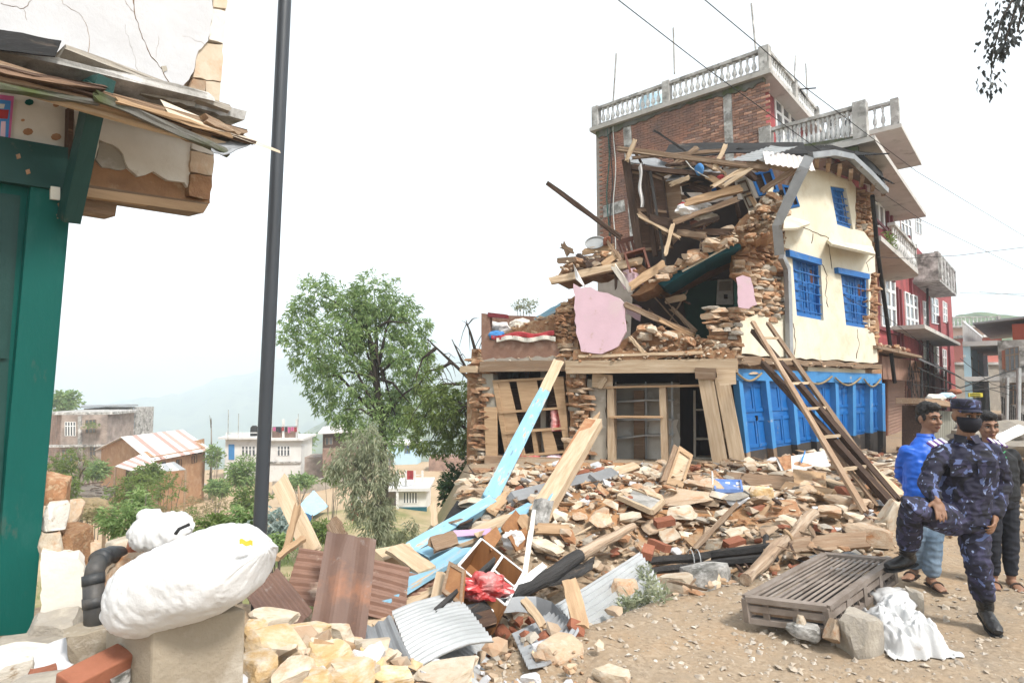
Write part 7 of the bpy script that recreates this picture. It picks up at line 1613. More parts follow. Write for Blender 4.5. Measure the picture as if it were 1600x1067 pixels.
tree('willowy_shrub','pale grey green weeping small tree before the tall green tree',b,[([b-UPV*.2,P(588,790,Ys),P(580,720,Ys),P(570,680,Ys)],[.07,.05,.035,.015]),([P(590,800,Ys),P(606,760,Ys),P(610,720,Ys)],[.04,.03,.01]),([P(588,780,Ys),P(560,730,Ys),P(535,715,Ys)],[.03,.02,.01])],[],pxblobs([(572,690,26),(545,715,28),(525,730,18),(590,715,26),(560,745,30),(590,755,24),(548,770,22),(600,790,24),(580,800,26),(590,835,30),(555,795,16),(640,830,14),(620,845,18),(615,740,14)],Ys,.6),700,11,.15,.014,leaf_pale,bark_pale,seed=4,droop=1.0,hollow=.2)
Yr=17;b=on_ground(745,Yr)
LM=[]
r_=random.Random(8)
for pts in([(742,600),(705,565),(678,540),(668,530)],[(742,600),(720,560),(706,530)],[(738,640),(700,620),(675,640)],[(740,620),(720,640),(690,660),(672,690)],[(746,560),(735,520),(728,500)],[(705,566),(690,575),(668,580),(655,600)],[(720,600),(690,600),(660,625)],[(742,680),(715,660),(700,640)],[(752,580),(758,540),(755,505)],[(680,545),(660,560),(650,590)]):
    P3=[P(x,y,Yr+r_.uniform(-.4,.4))for x,y in pts];LM.append((P3,[.055-.045*i/(len(P3)-1)for i in range(len(P3))]))
    for k in range(7):
        i=r_.randrange(len(P3)-1);a=P3[i].lerp(P3[i+1],r_.random());e=a+Vector((r_.uniform(-.5,.4),r_.uniform(-.3,.3),r_.uniform(-.9,.3)));LM.append(([a,a.lerp(e,.5)+Vector((0,0,.08)),e],[.014,.01,.004]))
tree('half_bare_tree','half bare dark tree with crooked limbs hugging the ruin corner',b,[([b-UPV*.3,P(742,760,Yr),P(736,690,Yr),P(742,620,Yr),P(746,560,Yr)],[.16,.13,.12,.1,.06])],LM,pxblobs([(690,640,26),(665,660,18),(715,690,20),(690,700,16),(720,640,18),(660,600,10),(735,680,14),(700,615,14),(680,620,22),(660,690,18),(700,665,24),(675,580,12),(722,610,14),(640,650,14)],Yr,.6),620,11,.15,.02,leaf_light,seed=6)
def bush(label,px,py,Y,rx,ry,lm,n=120,per=10,L=.12,w=.016,seed=1,name='bush',group='bushes on the slope below the road',droop=.2,stem=True):
    s=Y/FPX;c=P(px,py,Y);r=random.Random(seed);t=thing(name,label,'bush',(c.x,c.y,H(c.x,c.y)),group);m=MB()
    base=Vector((c.x,c.y,min(H(c.x,c.y),c.z-ry*s*.6)))
    for i in range(7):e=c+Vector((r.uniform(-.8,.8)*rx*s,r.uniform(-.6,.6)*rx*s,r.uniform(-.3,.8)*ry*s));m.tube([base,base.lerp(e,.5)+Vector((r.uniform(-.1,.1),0,.05)),e],[.02,.014,.006],5)
    m.build('stem',bark_pale,t)
    m=MB()
    for i in range(n):
        v=Vector((r.gauss(0,1),r.gauss(0,1),r.gauss(0,1))).normalized();k=r.random()**.5*(1+.35*nz(v,2.5,seed));leaf_tuft(m,c+Vector((v.x*rx*s,v.y*rx*s*.8,v.z*ry*s))*k,v,per,L,w,r,droop)
    m.build('foliage',lm,t,fix=False);return t
bush('dark green bush at the foot of the half bare tree',715,765,15,30,42,leaf_dark,220,11,.14,.022,1,'bush',None)
bush('dark green bush tight against the ruin corner',738,725,16,14,30,leaf_dark,70,9,.14,.02,31,'bush',None)
bush('light green treetop behind the brick houses',100,628,75,24,17,leaf_green,200,9,.5,.12,2,'distant_tree',None)
bush('yellow green bush below the brick house',105,730,30,30,28,leaf_light,190,9,.2,.028,3)
bush('low yellow green bush behind the plaster blocks',100,765,20,22,20,leaf_light,120,9,.14,.02,33)
bush('yellow green shrub before the mud house',205,768,22,36,30,leaf_light,170,8,.15,.02,4)
bush('small yellow green shrub under the striped lean-to roof',258,760,24,34,24,leaf_light,110,8,.15,.02,5)
bush('bright green leafy plant above the small white sack',190,812,9,34,26,leaf_green,120,9,.10,.013,6)
bush('bright green leafy plant behind the small white sack',218,790,10,22,30,leaf_green,90,9,.10,.013,7)
bush('grey dry bush left of the thatched shed'.replace('left of','beside'),150,805,13,26,16,leaf_dry,90,8,.09,.009,8)
bush('round green bush before the white house',378,742,40,22,28,leaf_green,220,9,.3,.05,9)
bush('dry brown bush on the bank below the white house',320,790,30,44,16,leaf_dry,150,8,.16,.016,10)
bush('yellowish bush on the bank below the mud house',285,812,18,40,16,leaf_light,120,8,.12,.014,11)
bush('blue green long leaved shrub around the steel pole foot',428,826,7.5,32,26,leaf_silver,110,9,.12,.013,12,droop=.5)
bush('green long leaved shrub beside the steel pole',380,812,7.5,24,22,leaf_green,80,9,.11,.013,13,droop=.5)
bush('green shrub between steel pole and tall cream board',432,852,6.6,20,14,leaf_green,60,9,.09,.012,14,droop=.5)
bush('distant green bush on the terrace by the mud house end',335,712,52,12,18,leaf_green,80,8,.35,.06,15)
bush('distant bush beside the small brown house',520,745,30,16,14,leaf_light,60,8,.2,.03,17)
bush('grey dry scrub on the slope before the thatched shed',240,800,15,40,12,leaf_dry,110,8,.1,.01,18)
bush('small green plant sprouting on the annex roof',822,478,16.5,22,10,leaf_pale,50,8,.1,.014,19,'roof_plant',None)
for i,(px,Y)in enumerate(((330,54),(128,27))):
    b=on_ground(px,Y);s=Y/FPX;lm_=[];r_=random.Random(40+i);top=P(px,660 if i==0 else 700,Y)
    for k in range(14 if i else 5):
        t=r_.uniform(.4,1);a=b.lerp(top,t);e=a+Vector((r_.uniform(-1,1)*18*s*(1 if i else.25),r_.uniform(-.3,.3),r_.uniform(.2,1)*22*s));lm_.append(([a,a.lerp(e,.6)+Vector((0,0,.1)),e],[.05,.03,.01]))
    tree('bare_tree',('thin bare poplar-like tree between mud house and white house','leafless grey tree before the brick house')[i],b,[([b,b.lerp(top,.5)+Vector((.1,0,0)),top],[.12,.09,.03])],lm_,pxblobs([(px,740,4),(px,700,6)]if i==0 else[(px,715,16)],Y),14 if i==0 else 8,6,.2,.03,leaf_light if i==0 else leaf_dry,bark_pale,seed=44+i)
for i,(lab,px,py,Y,rx,ry)in enumerate((('round light bush at the end of the mud house',340,762,44,18,12),('low green bush on the bank behind the steel pole',392,782,30,26,14),('low green bush on the bank just past the thatched shed',232,742,34,22,14),('green bush at the field edge near the low stone wall',470,752,50,22,9),('spreading green bush under the brick house balcony',150,735,46,20,14),('green clump below the field behind the tall cream board',500,830,20,30,14),('green clump on the bank between small sack and pole',330,822,11,34,12),('green tree far beyond the small brown house',560,690,90,26,16),('green tree far beyond the white house',470,690,100,22,12))):
    bush(lab,px,py,Y,rx,ry,(leaf_green,leaf_light,leaf_light,leaf_green)[i%4],130,9,.0065*Y+.06,.0011*Y+.008,70+i)
gm_=MB();r_=random.Random(12)
for i in range(2600):
    Y=r_.uniform(7,42);px=r_.uniform(60,640);p=P(px,700,Y);x,y=p.x,p.y;d=edge_dist(x,y)
    if d<.8 or d>26 or nz((x,y,2),.25,3)<r_.uniform(-.3,.25):continue
    z=H(x,y);L=r_.uniform(.12,.3)
    for k in range(6):
        q=Vector((x+r_.uniform(-.2,.2),y+r_.uniform(-.2,.2),z));dd=Vector((r_.uniform(-.6,.6),r_.uniform(-.6,.6),1)).normalized()*L*r_.uniform(.6,1.2);s_=Vector((1,r_.uniform(-.5,.5),0)).normalized()*.014;gm_.add([q-s_,q+s_,q+dd],[(0,1,2)])
gm_.build('grass',leaf_light,fix=False,kind='stuff')
# ---------------------------------------------------------------- village houses below
def vbox(m,A,d,w,dp,z0,z1):
    d=Vector((d[0],d[1],0)).normalized();n=Vector((-d.y,d.x,0));n=n if n.y>0 else-n;A=Vector((A[0],A[1],0));pts=[A,A+d*w,A+d*w+n*dp,A+n*dp]
    m.poly([p+UPV*z0 for p in pts],UPV*(z1-z0));return d,n
def vwin(parent,pl,q,cols=2,rows=(.35,),mt=white_paint,off=-.05,gl=None):return win(pl,q,off,parent,cols,rows,mt,0,gl=gl)
def zat(py,Y):return P(800,py,Y).z
Y=56;h=thing('brick_house','two storey brick house with white window below the road','house',(*P(94,735,Y).xy,-8))
A=P(94,700,Y);pf=Plane(A.xy,(1,.12));pl_=Plane(P(76,700,Y+3).xy,A.xy-P(76,700,Y+3).xy)
m=MB();vbox(m,A.xy,(1,.12),3.9,5,-9.5,zat(648,Y));m.build('wall',brick_grey,h)
m=MB();m.poly([P(76,700,Y+3)*Vector((1,1,0)).x if False else Vector((*P(76,700,Y+3).xy,-9.5)),Vector((*A.xy,-9.5)),Vector((*(A+Vector((.5,4,0))).xy,-9.5)),Vector((*P(80,700,Y+6).xy,-9.5))],UPV*(zat(648,Y)+9.5));m.build('side_wall',brick_far,h)
m=MB();vbox(m,(A-Vector((1.6,.2,0))).xy,(1,.12),6.0,6,zat(648,Y),zat(644,Y));m.build('roof_slab',concrete_old,h)
m=MB();vbox(m,(A-Vector((1.2,.5,0))).xy,(1,.12),5.6,.6,zat(698,Y),zat(695,Y));m.build('floor_slab',concrete_old,h)
vwin(h,pf,[(101,659),(118,659),(118,681),(101,681)],4,(.3,));vwin(h,pf,[(133,656),(150,655),(150,676),(133,677)],3,(.3,),wood_old);vwin(h,pf,[(140,697),(149,697),(149,716),(140,716)],2,(.4,),wood_old);vwin(h,pf,[(88+8,702),(114,702),(114,726),(96,726)],3,(.3,),wood_old)
pbar('post',pf,(125,650),(125,735),.25,.25,concrete_old,-.1,parent=h);m=MB();m.beam(pf.at(128,668,-.6),pf.at(156,666,-.6),.5,.3);m.build('balcony',concrete,h)
bush('potted yellow green plants on the balcony of the brick house',142,664,55,11,4,leaf_light,26,6,.2,.04,50,'balcony_plant',None)
Y=63;h=thing('brick_house','grey house with tin roof, blue window and small balcony','house',(*P(170,700,Y).xy,-8));A=P(128,700,Y);pf=Plane(A.xy,(1,.08))
m=MB();vbox(m,A.xy,(1,.08),4.5,5,-9,zat(638,Y));m.build('wall',concrete_old,h)
m=MB();m.poly([pf.at(126,637,-1.2),pf.at(216,634,-1.2),pf.at(212,633,4),pf.at(128,634,4)],UPV*.12);m.build('tin_roof',metal_grey,h)
vwin(h,pf,[(166,642),(190,641),(190,657),(166,657)],4,(.4,),paint_blue,gl=glass_dark);vwin(h,pf,[(168,671),(186,670),(186,685),(168,686)],3,(.4,),wood_old)
m=MB();m.beam(pf.at(158,669,-.5),pf.at(208,668,-.5),1.0,.15);m.build('balcony_floor',concrete,h)
m=MB();m.beam(pf.at(158,658,-.9),pf.at(208,657,-.9),.06,.06);m.build('balcony_rail',metal_grey,h)
for x in range(160,209,6):pbar('baluster',pf,(x,657),(x,668),.05,.05,brick_red if x<190 else metal_grey,-.9,parent=h)
pbar('post',pf,(209,635),(209,670),.1,.1,metal_grey,-.95,parent=h)
h=thing('mud_house','long orange mud house with faded red and white striped tin roof','house',(*P(236,740,46).xy,-8))
A,B,Cc=P(236,714,46),P(321,702,53),P(158,712,53);zw=A.z;D=Cc+(B-A);g0=(A+Cc)/2;g1=(B+D)/2
def at_z(p,z):return Vector((p.x,p.y,z))
m=MB();m.poly([at_z(A,-9.5),at_z(B,-9.5),at_z(B,zw),at_z(A,zw)],(at_z(Cc,0)-at_z(A,0)).normalized()*.4);m.build('front_wall',mud_wall,h)
m=MB();m.poly([at_z(A,-9.5),at_z(A,zw),at_z(g0,zw+1.1),at_z(Cc,zw),at_z(Cc,-9.5)],(at_z(B,0)-at_z(A,0)).normalized()*.4);m.build('gable_wall',mud_wall,h)
m=MB();m.poly([at_z(B,-9.5),at_z(B,zw),at_z(g1,zw+1.1),at_z(D,zw),at_z(D,-9.5)],(at_z(A,0)-at_z(B,0)).normalized()*.4);m.build('gable_wall',mud_wall,h)
ov=(at_z(A,0)-at_z(Cc,0)).normalized()*.6;el=(at_z(B,0)-at_z(A,0)).normalized()*.5
def striped(parent,a,b,c,d,n,mats,nm='roof_panel'):
    for i in range(n):
        f=lambda u,v:a*(1-u)*(1-v)+b*u*(1-v)+c*u*v+d*(1-u)*v
        m=MB();m.poly([f(i/n,0),f((i+1)/n,0),f((i+1)/n,1),f(i/n,1)],UPV*.05);m.build(nm,mats[i%len(mats)],parent)
striped(h,at_z(A,zw-.25)+ov-el,at_z(B,zw-.25)+ov+el,at_z(g1,zw+1.2)+el,at_z(g0,zw+1.2)-el,13,[tin_white,tin_white,tin_red,tin_white,tin_white,tin_white,tin_red,tin_white,tin_red])
striped(h,at_z(Cc,zw-.25)-ov-el,at_z(D,zw-.25)-ov+el,at_z(g1,zw+1.2)+el,at_z(g0,zw+1.2)-el,10,[tin_white,tin_red])
pa=Plane(A.xy,(B-A).xy)
for q in([(250,723),(259,721),(259,731),(250,733)],[(276,718),(284,717),(284,733),(276,735)],[(300,713),(308,711),(308,722),(300,724)]):vwin(h,pa,q,2,(),wood_dark,-.03)
for i in range(9):pbar('rafter_end',pa,(240+i*9,716-i*1.3),(240+i*9,719-i*1.3),.12,.3,wood_dark,-.2,parent=h)
lt=thing('lean_to','open lean-to shed with red and white striped tin roof beside the mud house','shed',(*P(215,750,43).xy,-8))
q=[P(180,729,43),P(213,738,41),P(248,726,44),P(218,711,46)]
striped(lt,q[0],q[1],q[2],q[3],1,[tin_red])if False else striped(lt,q[3],q[0],q[1],q[2],7,[tin_white,tin_red])
for p in(q[0],q[1],q[2]):m=MB();m.tube([p,at_z(p,-9)],.08,6);m.build('post',wood_old,lt)
m=MB();m.poly([at_z(q[1],-9),at_z(q[2],-9),q[2]-UPV*.15,q[1]-UPV*.15],(0,.3,0));m.build('wall',mud_wall,lt)
m=MB();m.poly([at_z(q[0],-9)+Vector((0,1.2,0)),at_z(q[1],-9)+Vector((0,1.2,0)),q[1]+Vector((0,1.2,-.3)),q[0]+Vector((0,1.2,-.3))],(0,.2,0));m.build('back_wall',wood_dark,lt)
lt=thing('lean_to','small pale tin roofed porch at the front of the mud house','shed',(*P(265,750,42).xy,-8));q=[P(247,738,41.5),P(290,734,43),P(272,722,45),P(247,727,44)]
striped(lt,q[0],q[1],q[2],q[3],4,[tin_white,metal_zinc])
for p in(q[0],q[1]):m=MB();m.tube([p,at_z(p,-9)],.07,6);m.build('post',wood_old,lt)
m=MB();m.lathe(P(233,689,56)-UPV*.6,((.45,0),(.48,.3),(.45,.9),(.3,1.0)),12);T('water_tank','black water tank behind the mud house roof','tank',m,metal_dark)
m=MB();m.poly([P(300,690,54),P(314,686,54),P(314,700,54),P(300,700,54)],(0,.6,0));T('broken_wall','stub of broken orange mud wall past the striped roof','wall',m,mud_wall)
Y=64;h=thing('white_house','white flat roofed house with laundry on its brick parapet','house',(*P(420,750,Y).xy,-8.4));A=P(420,700,Y);pf=Plane(A.xy,(1,.1));A2=P(352,700,Y+2);pf2=Plane(A2.xy,(1,.02))
zr=zat(688,Y)
m=MB();vbox(m,A.xy,(1,.1),3.3,5,-9.5,zr);m.build('wall',house_white,h);m=MB();vbox(m,A2.xy,(1,.02),4.8,4,-9.5,zr-.02);m.build('wall',house_white,h)
m=MB();vbox(m,(A-Vector((.0,.5,0))).xy,(1,.1),3.7,5.8,zr,zr+.25);m.build('roof_slab',house_white,h);m=MB();vbox(m,(A2-Vector((.5,.6,0))).xy,(1,.02),5.1,5,zr-.01,zr+.22);m.build('roof_slab',house_white,h)
m=MB();vbox(m,(A-Vector((-.02,.15,0))).xy,(1,.1),3.3,.3,zat(724,Y),zat(721,Y));m.build('string_course',concrete_old,h)
vwin(h,pf,[(433,697),(453,697),(453,712),(433,712)],4,(.35,),white_paint,-.04);vwin(h,pf2,[(377,697),(399,697),(399,712),(377,712)],4,(.35,),white_paint,-.04)
plate('door',pf2,[(357,694),(366,694),(366,718),(357,718)],-.06,.08,paint_blue_light,h)
plate('parapet',pf,[(424,668),(463,667),(463,685),(424,685)],.3,.25,brick_far,h)
for x in(423,443,464):pbar('parapet_post',pf,(x,655),(x,686),.22,.22,house_white,.1,parent=h)
for x in(354,362,370,378,386,404,412):pbar('parapet_post',pf2,(x,676),(x,687),.12,.12,house_white,.1,parent=h)
m=MB();m.beam(pf2.at(353,676,.1),pf2.at(416,676,.1),.12,.08);m.build('parapet_rail',house_white,h)
m=MB();m.lathe(P(397,682,Y+3)-UPV*.2,((.4,0),(.42,.6),(.4,1.2),(.2,1.4)),12);T('water_tank','black water tank on the white house roof','tank',m,metal_dark)
for i,(x,mt)in enumerate(((427,cloth_pink),(431,cloth_dark),(435,cloth_dark),(440,cloth_red),(445,cloth_dark),(450,cloth_pink),(455,cloth_pink),(460,cloth_red))):
    m=MB();m.grid(lambda u,v:pf.at(x+3.8*u,667+(6+(i%3)*1.5)*v,-.1+.05*math.sin(u*6+i)),4,4,.02);T('laundry',('magenta cloth at the street end of the washing line','dark cloth beside the magenta end cloth on the washing line','second dark cloth on the washing line','red cloth in the middle of the washing line','dark cloth right after the middle red cloth on the line','pink cloth past the middle of the washing line','pink cloth next to the last one on the washing line','red cloth last on the washing line by the roof post')[i].replace('right after','after'),'laundry',m,mt,group='laundry on the white house roof')
m=MB();m.tube([pf.at(423,667,-.1),pf.at(464,666,-.1)],.02,4);T('washing_line','washing line across the brick parapet of the white house','line',m,wire_black)
for i,x in enumerate((356,372,423,465)):
    m=MB();m.tube([P(x,688,Y),P(x+1,640+6*(i%2),Y)],.04,5);T('roof_rod',('rod at the far corner of the white house roof','rod near the blue door on the white house roof','rod beside the brick parapet of the white house','rod behind the last laundry of the white house')[i],'rod',m,concrete_old,group='rods on the white house roof')
m=MB();vbox(m,P(425,770,56).xy,(1,.0),3.6,.5,-9.2,zat(752,56));vbox(m,P(484,770,56).xy,(.45,1),4.5,.5,-9.2,zat(752,56));T('stone_wall','low brown stone wall at the edge of the tan field','wall',m,stone_grey)
Y=60;h=thing('brown_house','small brown house with pale tin roof beyond the field','house',(*P(510,720,Y).xy,-8.3));A=P(504,700,Y);pf=Plane(A.xy,(1,.1))
m=MB();vbox(m,A.xy,(1,.1),3.5,4,-9.5,zat(674,Y));m.build('wall',wood_dark,h);m=MB();m.poly([pf.at(497,678,-.6),pf.at(550,676,-.6),pf.at(550,664,3),pf.at(505,668,3)],UPV*.1);m.build('tin_roof',tin_white,h)
plate('lower_wall',pf,[(504,700),(560,700),(560,745),(504,745)],-.06,.1,brick_far,h);vwin(h,pf,[(508,684),(520,683),(520,694),(508,695)],2,(),wood_old)
m=MB();vbox(m,P(476,715,62).xy,(1,.05),2.0,3,-9.4,zat(714,62));T('brick_shed','low brick shed next to the white house','shed',m,brick_grey)
Y=44;h=thing('small_white_house','small white flat roofed house with barred window behind the tall tree','house',(*P(620,800,Y).xy,-8));A=P(622,770,Y);pf=Plane(A.xy,(1,.05));zr=zat(766,Y)
m=MB();vbox(m,A.xy,(1,.05),2.0,4,-9.3,zr);m.build('wall',house_white,h);m=MB();vbox(m,P(604,770,Y+.5).xy,(1,.05),.85,3.4,-9.3,zr-.02);m.build('brick_wall',brick_grey,h)
m=MB();vbox(m,(P(602,770,Y)-Vector((.2,.5,0))).xy,(1,.05),3.4,5,zr,zr+.22);m.build('roof_slab',house_white,h)
m=MB();vbox(m,(A-Vector((.05,.06,0))).xy,(1,.05),2.1,.1,-9.3,zat(792,Y));m.build('plinth',paint_teal,h)
vwin(h,pf,[(630,769),(652,769),(652,786),(630,786)],5,(),white_paint,-.04)
pbar('pillar',pf,(621,766),(621,800),.18,.18,house_white,-.3,parent=h)
for x in(608,621,634,648,660):pbar('column',pf,(x,735),(x,762),.14,.14,house_white,.4,parent=h)
for y in(742,752):m=MB();m.beam(pf.at(606,y,.45),pf.at(662,y,.45),.05,.05);m.build('rail',white_paint,h)
m=MB();m.grid(lambda u,v:pf.at(636+10*u,735+14*v,-.1+.06*math.sin(u*5)),4,4,.02);T('red_cloth','red cloth hanging over the rail of the small white house','cloth',m,cloth_red)
Y=80;h=thing('pale_blue_house','pale blue house seen through the trees','house',(*P(620,740,Y).xy,-8.5));A=P(604,700,Y);pf=Plane(A.xy,(1,.05));m=MB();vbox(m,A.xy,(1,.05),4.0,5,-10,zat(695,Y));m.build('wall',house_blue,h)
m=MB();vbox(m,(A-Vector((.2,.3,0))).xy,(1,.05),4.4,5.6,zat(695,Y),zat(692,Y));m.build('roof_slab',house_white,h)
vwin(h,pf,[(632,694),(641,694),(641,708),(632,708)],2,(.4,),paint_blue,-.05);vwin(h,pf,[(606,712),(616,712),(616,722),(606,722)],2,(),white_paint,-.05)
Y=70;m=MB();vbox(m,P(670,720,Y).xy,(1,.05),6,4,-9.5,zat(716,Y));T('brick_shed','low reddish brick shed seen behind the half bare tree','shed',m,brick_far)
tp=thing('tarpaulin_shelter','sky blue tarpaulin shelter pitched on the tan field','shelter',(*P(490,800,42).xy,-8))
a,b_,c,d=P(463,793,42),P(490,766,45),P(513,791,43),P(488,806,40.5)
sheet3('canopy',[a,b_,c,d],tarp_blue,tp,.02,.08,8)
m=MB();m.poly([a+UPV*-.02,d+UPV*-.02,at_z(d,-8.3),at_z(a,-8.3)],(0,.1,0));m.build('side_sheet',cloth_blue,tp)
for p in(a,c,d,b_):m=MB();m.tube([p+UPV*.1,at_z(p,-8.6)],.04,5);m.build('pole',wood_old,tp)
def villager(label,px,py,Y,hgt,top,low,seed=1):
    b=ground_hit(px,py);t=thing('person',label,'person',b,'people in the village below');m=MB();limb(m,[b+UPV*.05,b+UPV*hgt*.5],[.09,.14],10);limb(m,[b+UPV*hgt*.5,b+UPV*hgt*.82],[.15,.17],10);ellip(m,b+UPV*hgt*.93,(.09,.1,.12),None,8);m.build('body',skin_b,t,smooth=True)
    m=MB();limb(m,[b+UPV*hgt*.5,b+UPV*hgt*.83],[.17,.19],10)
    for sx in(-1,1):limb(m,[b+Vector((sx*.2,0,hgt*.8)),b+Vector((sx*.27,-.05,hgt*.6)),b+Vector((sx*.2,-.18,hgt*.5))],[.06,.05,.04],8)
    m.build('shirt',top,t,smooth=True);m=MB();limb(m,[b+UPV*.06,b+UPV*hgt*.52],[.16,.17],10);m.build('skirt',low,t,smooth=True);m=MB();ellip(m,b+Vector((0,.02,hgt*.96)),(.1,.11,.11),None,8);m.build('hair',hair_m,t,smooth=True)
villager('villager in red clothes walking on the tan field',553,812,38,1.25,cloth_red,cloth_red,1);villager('villager in white top beside the red one on the field',559,804,39.5,1.3,cloth_white,cloth_red,2);villager('villager in pink skirt standing before the mud house porch',284,772,36,1.4,cloth_white,cloth_pink,3);villager('villager in white top near the mud house porch',293,764,37,1.45,cloth_white,cloth_white,4)
sh=thing('thatched_shed','low shed under a grey twig roof on the slope','shed',on_ground(140,25))
q=[P(104,778,24),P(165,782,23),P(182,763,26),P(122,758,27)]
sheet3('twig_roof',q,bark_pale,sh,.12,.12,12)
for p in q[:3]:m=MB();m.tube([p,Vector((p.x,p.y,H(p.x,p.y)-.2))],.06,6);m.build('post',wood_old,sh)
r_=random.Random(77)
for i in range(40):u,v=r_.random(),r_.random();p=q[0].lerp(q[1],u).lerp(q[3].lerp(q[2],u),v)+UPV*.1;m=MB();m.tube([p,p+Vector((r_.uniform(-.9,.9),r_.uniform(-.5,.5),r_.uniform(-.05,.15)))],.02,4);m.build('twig',bark_pale if i%3 else wood_dark,sh)
m=blob(P(140,792,21),.5,1.4,1,.6,6,.4,4);T('straw_heap','heap of dry straw below the twig roofed shed','straw',m,straw)
for i,(x,y,mt)in enumerate(((176,785,cloth_white),(160,792,plaster_dirty),(178,776,brick_red),(285,738,house_white),(292,728,house_white),(240,716,house_white),(302,752,concrete_old),(318,745,metal_zinc),(310,738,concrete_old))):
    gp_=ground_hit(x,y+(14 if i>2 else 0));m=blob(gp_+UPV*.12,.12 if i<3 else.2,1.1,.9,.8,i+60,.3,2);T('bundle',('white bundle by the twig roofed shed','pale bundle under the twig roofed shed','reddish pot shaped bundle by the twig roofed shed','white bundle by the mud house porch','white bundle behind the mud house porch','whitish heap under the striped lean-to','grey heap of household goods past the porch','metal heap of household goods past the porch','grey heap of goods behind the metal heap')[i],'bundle',m,mt,group='bundles around the mud house')
# ---------------------------------------------------------------- far street
def street_house(label,px0,Y0,w,dp,d,z0,z1,mt,floors,name='street_house',roofmt=concrete_old,ov=.8):
    A=P(px0,600,Y0);t=thing(name,label,'house',(A.x,A.y,0));m=MB();dd,n=vbox(m,A.xy,d,w,dp,z0,z1);m.build('wall',mt,t)
    m=MB();vbox(m,(A-dd*ov-n*ov).xy,d,w+2*ov,dp+2*ov,z1,z1+.18);m.build('roof_slab',roofmt,t);return t,Plane(A.xy,dd),A,dd,n
A=P(1562,600,26);gd_=rv
t=thing('grey_house','grey concrete house with red top floor and balconies across the street','house',(A.x,A.y,0));n_=Vector((.756,-.654));
GP_=lambda a,b:A.xy+rv*a+n_*b
plan_slab('wall',[GP_(0,0),GP_(12,0),GP_(12,9),GP_(0,9)],-.8,P(1562,532,26).z,concrete_old,t)
plan_slab('red_floor',[GP_(.6,.5),GP_(12,.5),GP_(12,9),GP_(.6,9)],P(1562,532,26).z,P(1562,506,26).z,mat('orange_wall',col4(.52,.12,.07),col4(.46,.1,.06),1,rand=0),t)
zt_=P(1562,506,26).z
sheet3('tin_roof',[Vector((*GP_(-.3,-.8),zt_)),Vector((*GP_(13,-.8),zt_+.1)),Vector((*GP_(13,9),zt_+.7)),Vector((*GP_(-.3,9),zt_+.9))],metal_grey,t,.08,.0)
GF=Plane(GP_(0,0),rv);GS=Plane(GP_(0,0),n_)
for z in(P(1562,532,26).z,P(1562,588,26).z):plan_slab('balcony',[GP_(-.1,-1.2),GP_(12,-1.2),GP_(12,0),GP_(-.1,0)],z-.2,z,house_white,t);plan_slab('balcony_rail',[GP_(-.1,-1.2),GP_(12,-1.2),GP_(12,-1.12),GP_(-.1,-1.12)],z+.85,z+.95,white_paint,t)
for z in(P(1562,532,26).z,P(1562,588,26).z,P(1562,640,26).z):
    for k in range(26):plan_slab('baluster',[GP_(.1+.45*k,-1.19),GP_(.16+.45*k,-1.19),GP_(.16+.45*k,-1.13),GP_(.1+.45*k,-1.13)],z,z+.85,white_paint,t)
for k in(0,4,8,11.8):plan_slab('pillar',[GP_(k,-1.2),GP_(k+.25,-1.2),GP_(k+.25,-.95),GP_(k,-.95)],-.8,P(1562,532,26).z-.2,house_blue,t)
win(GS,[(1570,545),(1592,541),(1593,580),(1571,580)],-.06,t,3,(.3,),wood_old);win(GS,[(1576,600),(1598,598),(1598,632),(1576,632)],-.06,t,3,(.3,),wood_old)
plate('brick_panel',GS,[(1565,548),(1580,545),(1582,575),(1566,577)],-.03,.05,brick_red,t)
plate('side_balcony',GS,[(1566,590),(1640,586),(1640,596),(1566,598)],-.8,.8,concrete_old,t)
for k in range(16):pbar('stair_bar',GS,(1566+3*k,620+2.5*k),(1566+3*k,646+2.5*k),.04,.04,metal_dark,-.7,parent=t)
t2,pl2,A2,d2,n2=street_house('far pinkish house with white roof balusters at the street end',1490,62,4.2,6,(1,-.1),-1,P(1500,513,62).z,mat('pale_pink_wall',col4(.55,.40,.34),col4(.5,.36,.3),1,rand=0),3,'far_house')
balustrade(t2,A2.xy+d2.xy*-.6,A2.xy+d2.xy*4.6,P(1500,513,62).z+.18,1.0,14,posts=(0,1));win(pl2,[(1496,525),(1506,525),(1506,540),(1496,540)],-.06,t2,2,(),wood_old);win(pl2,[(1512,525),(1522,525),(1522,540),(1512,540)],-.06,t2,2,(),wood_old)
t3,pl3,A3,d3,n3=street_house('far pale red house behind the grey house',1518,48,2.4,5,(1,-.1),-1,P(1518,528,48).z,mat('pale_red_wall',col4(.5,.17,.14),col4(.45,.15,.12),1,rand=0),3,'far_house')
win(pl3,[(1522,545),(1532,545),(1532,565),(1522,565)],-.06,t3,2,(.4,),wood_old)
t4,pl4,A4,d4,n4=street_house('low grey rubble stone building closing the street',1488,42,4.0,4,(1,.0),-1,P(1500,570,42).z,stone_grey,1,'far_house',ov=.2)
win(pl4,[(1510,580),(1520,580),(1520,592),(1510,592)],-.06,t4,2,(),wood_dark)
ks=thing('street_stall','corrugated iron stall with goods on its flat roof beside the red house','stall',P(1470,690,15));kp=Plane(P(1452,690,14.5).xy,(.8,.6))
corr('front_sheet',kp.at(1452,640),kp.at(1500,644),kp.at(1452,705),.14,.03,mat('shutter_grey',col4(.30,.29,.24),col4(.24,.23,.19),2,rand=0),ks)
plate('roof',kp,[(1446,622),(1505,630),(1505,637),(1446,631)],-.3,.6,wood_old,ks);plate('side_board',kp,[(1446,634),(1454,634),(1454,700),(1446,705)],.02,.5,wood_dark,ks)
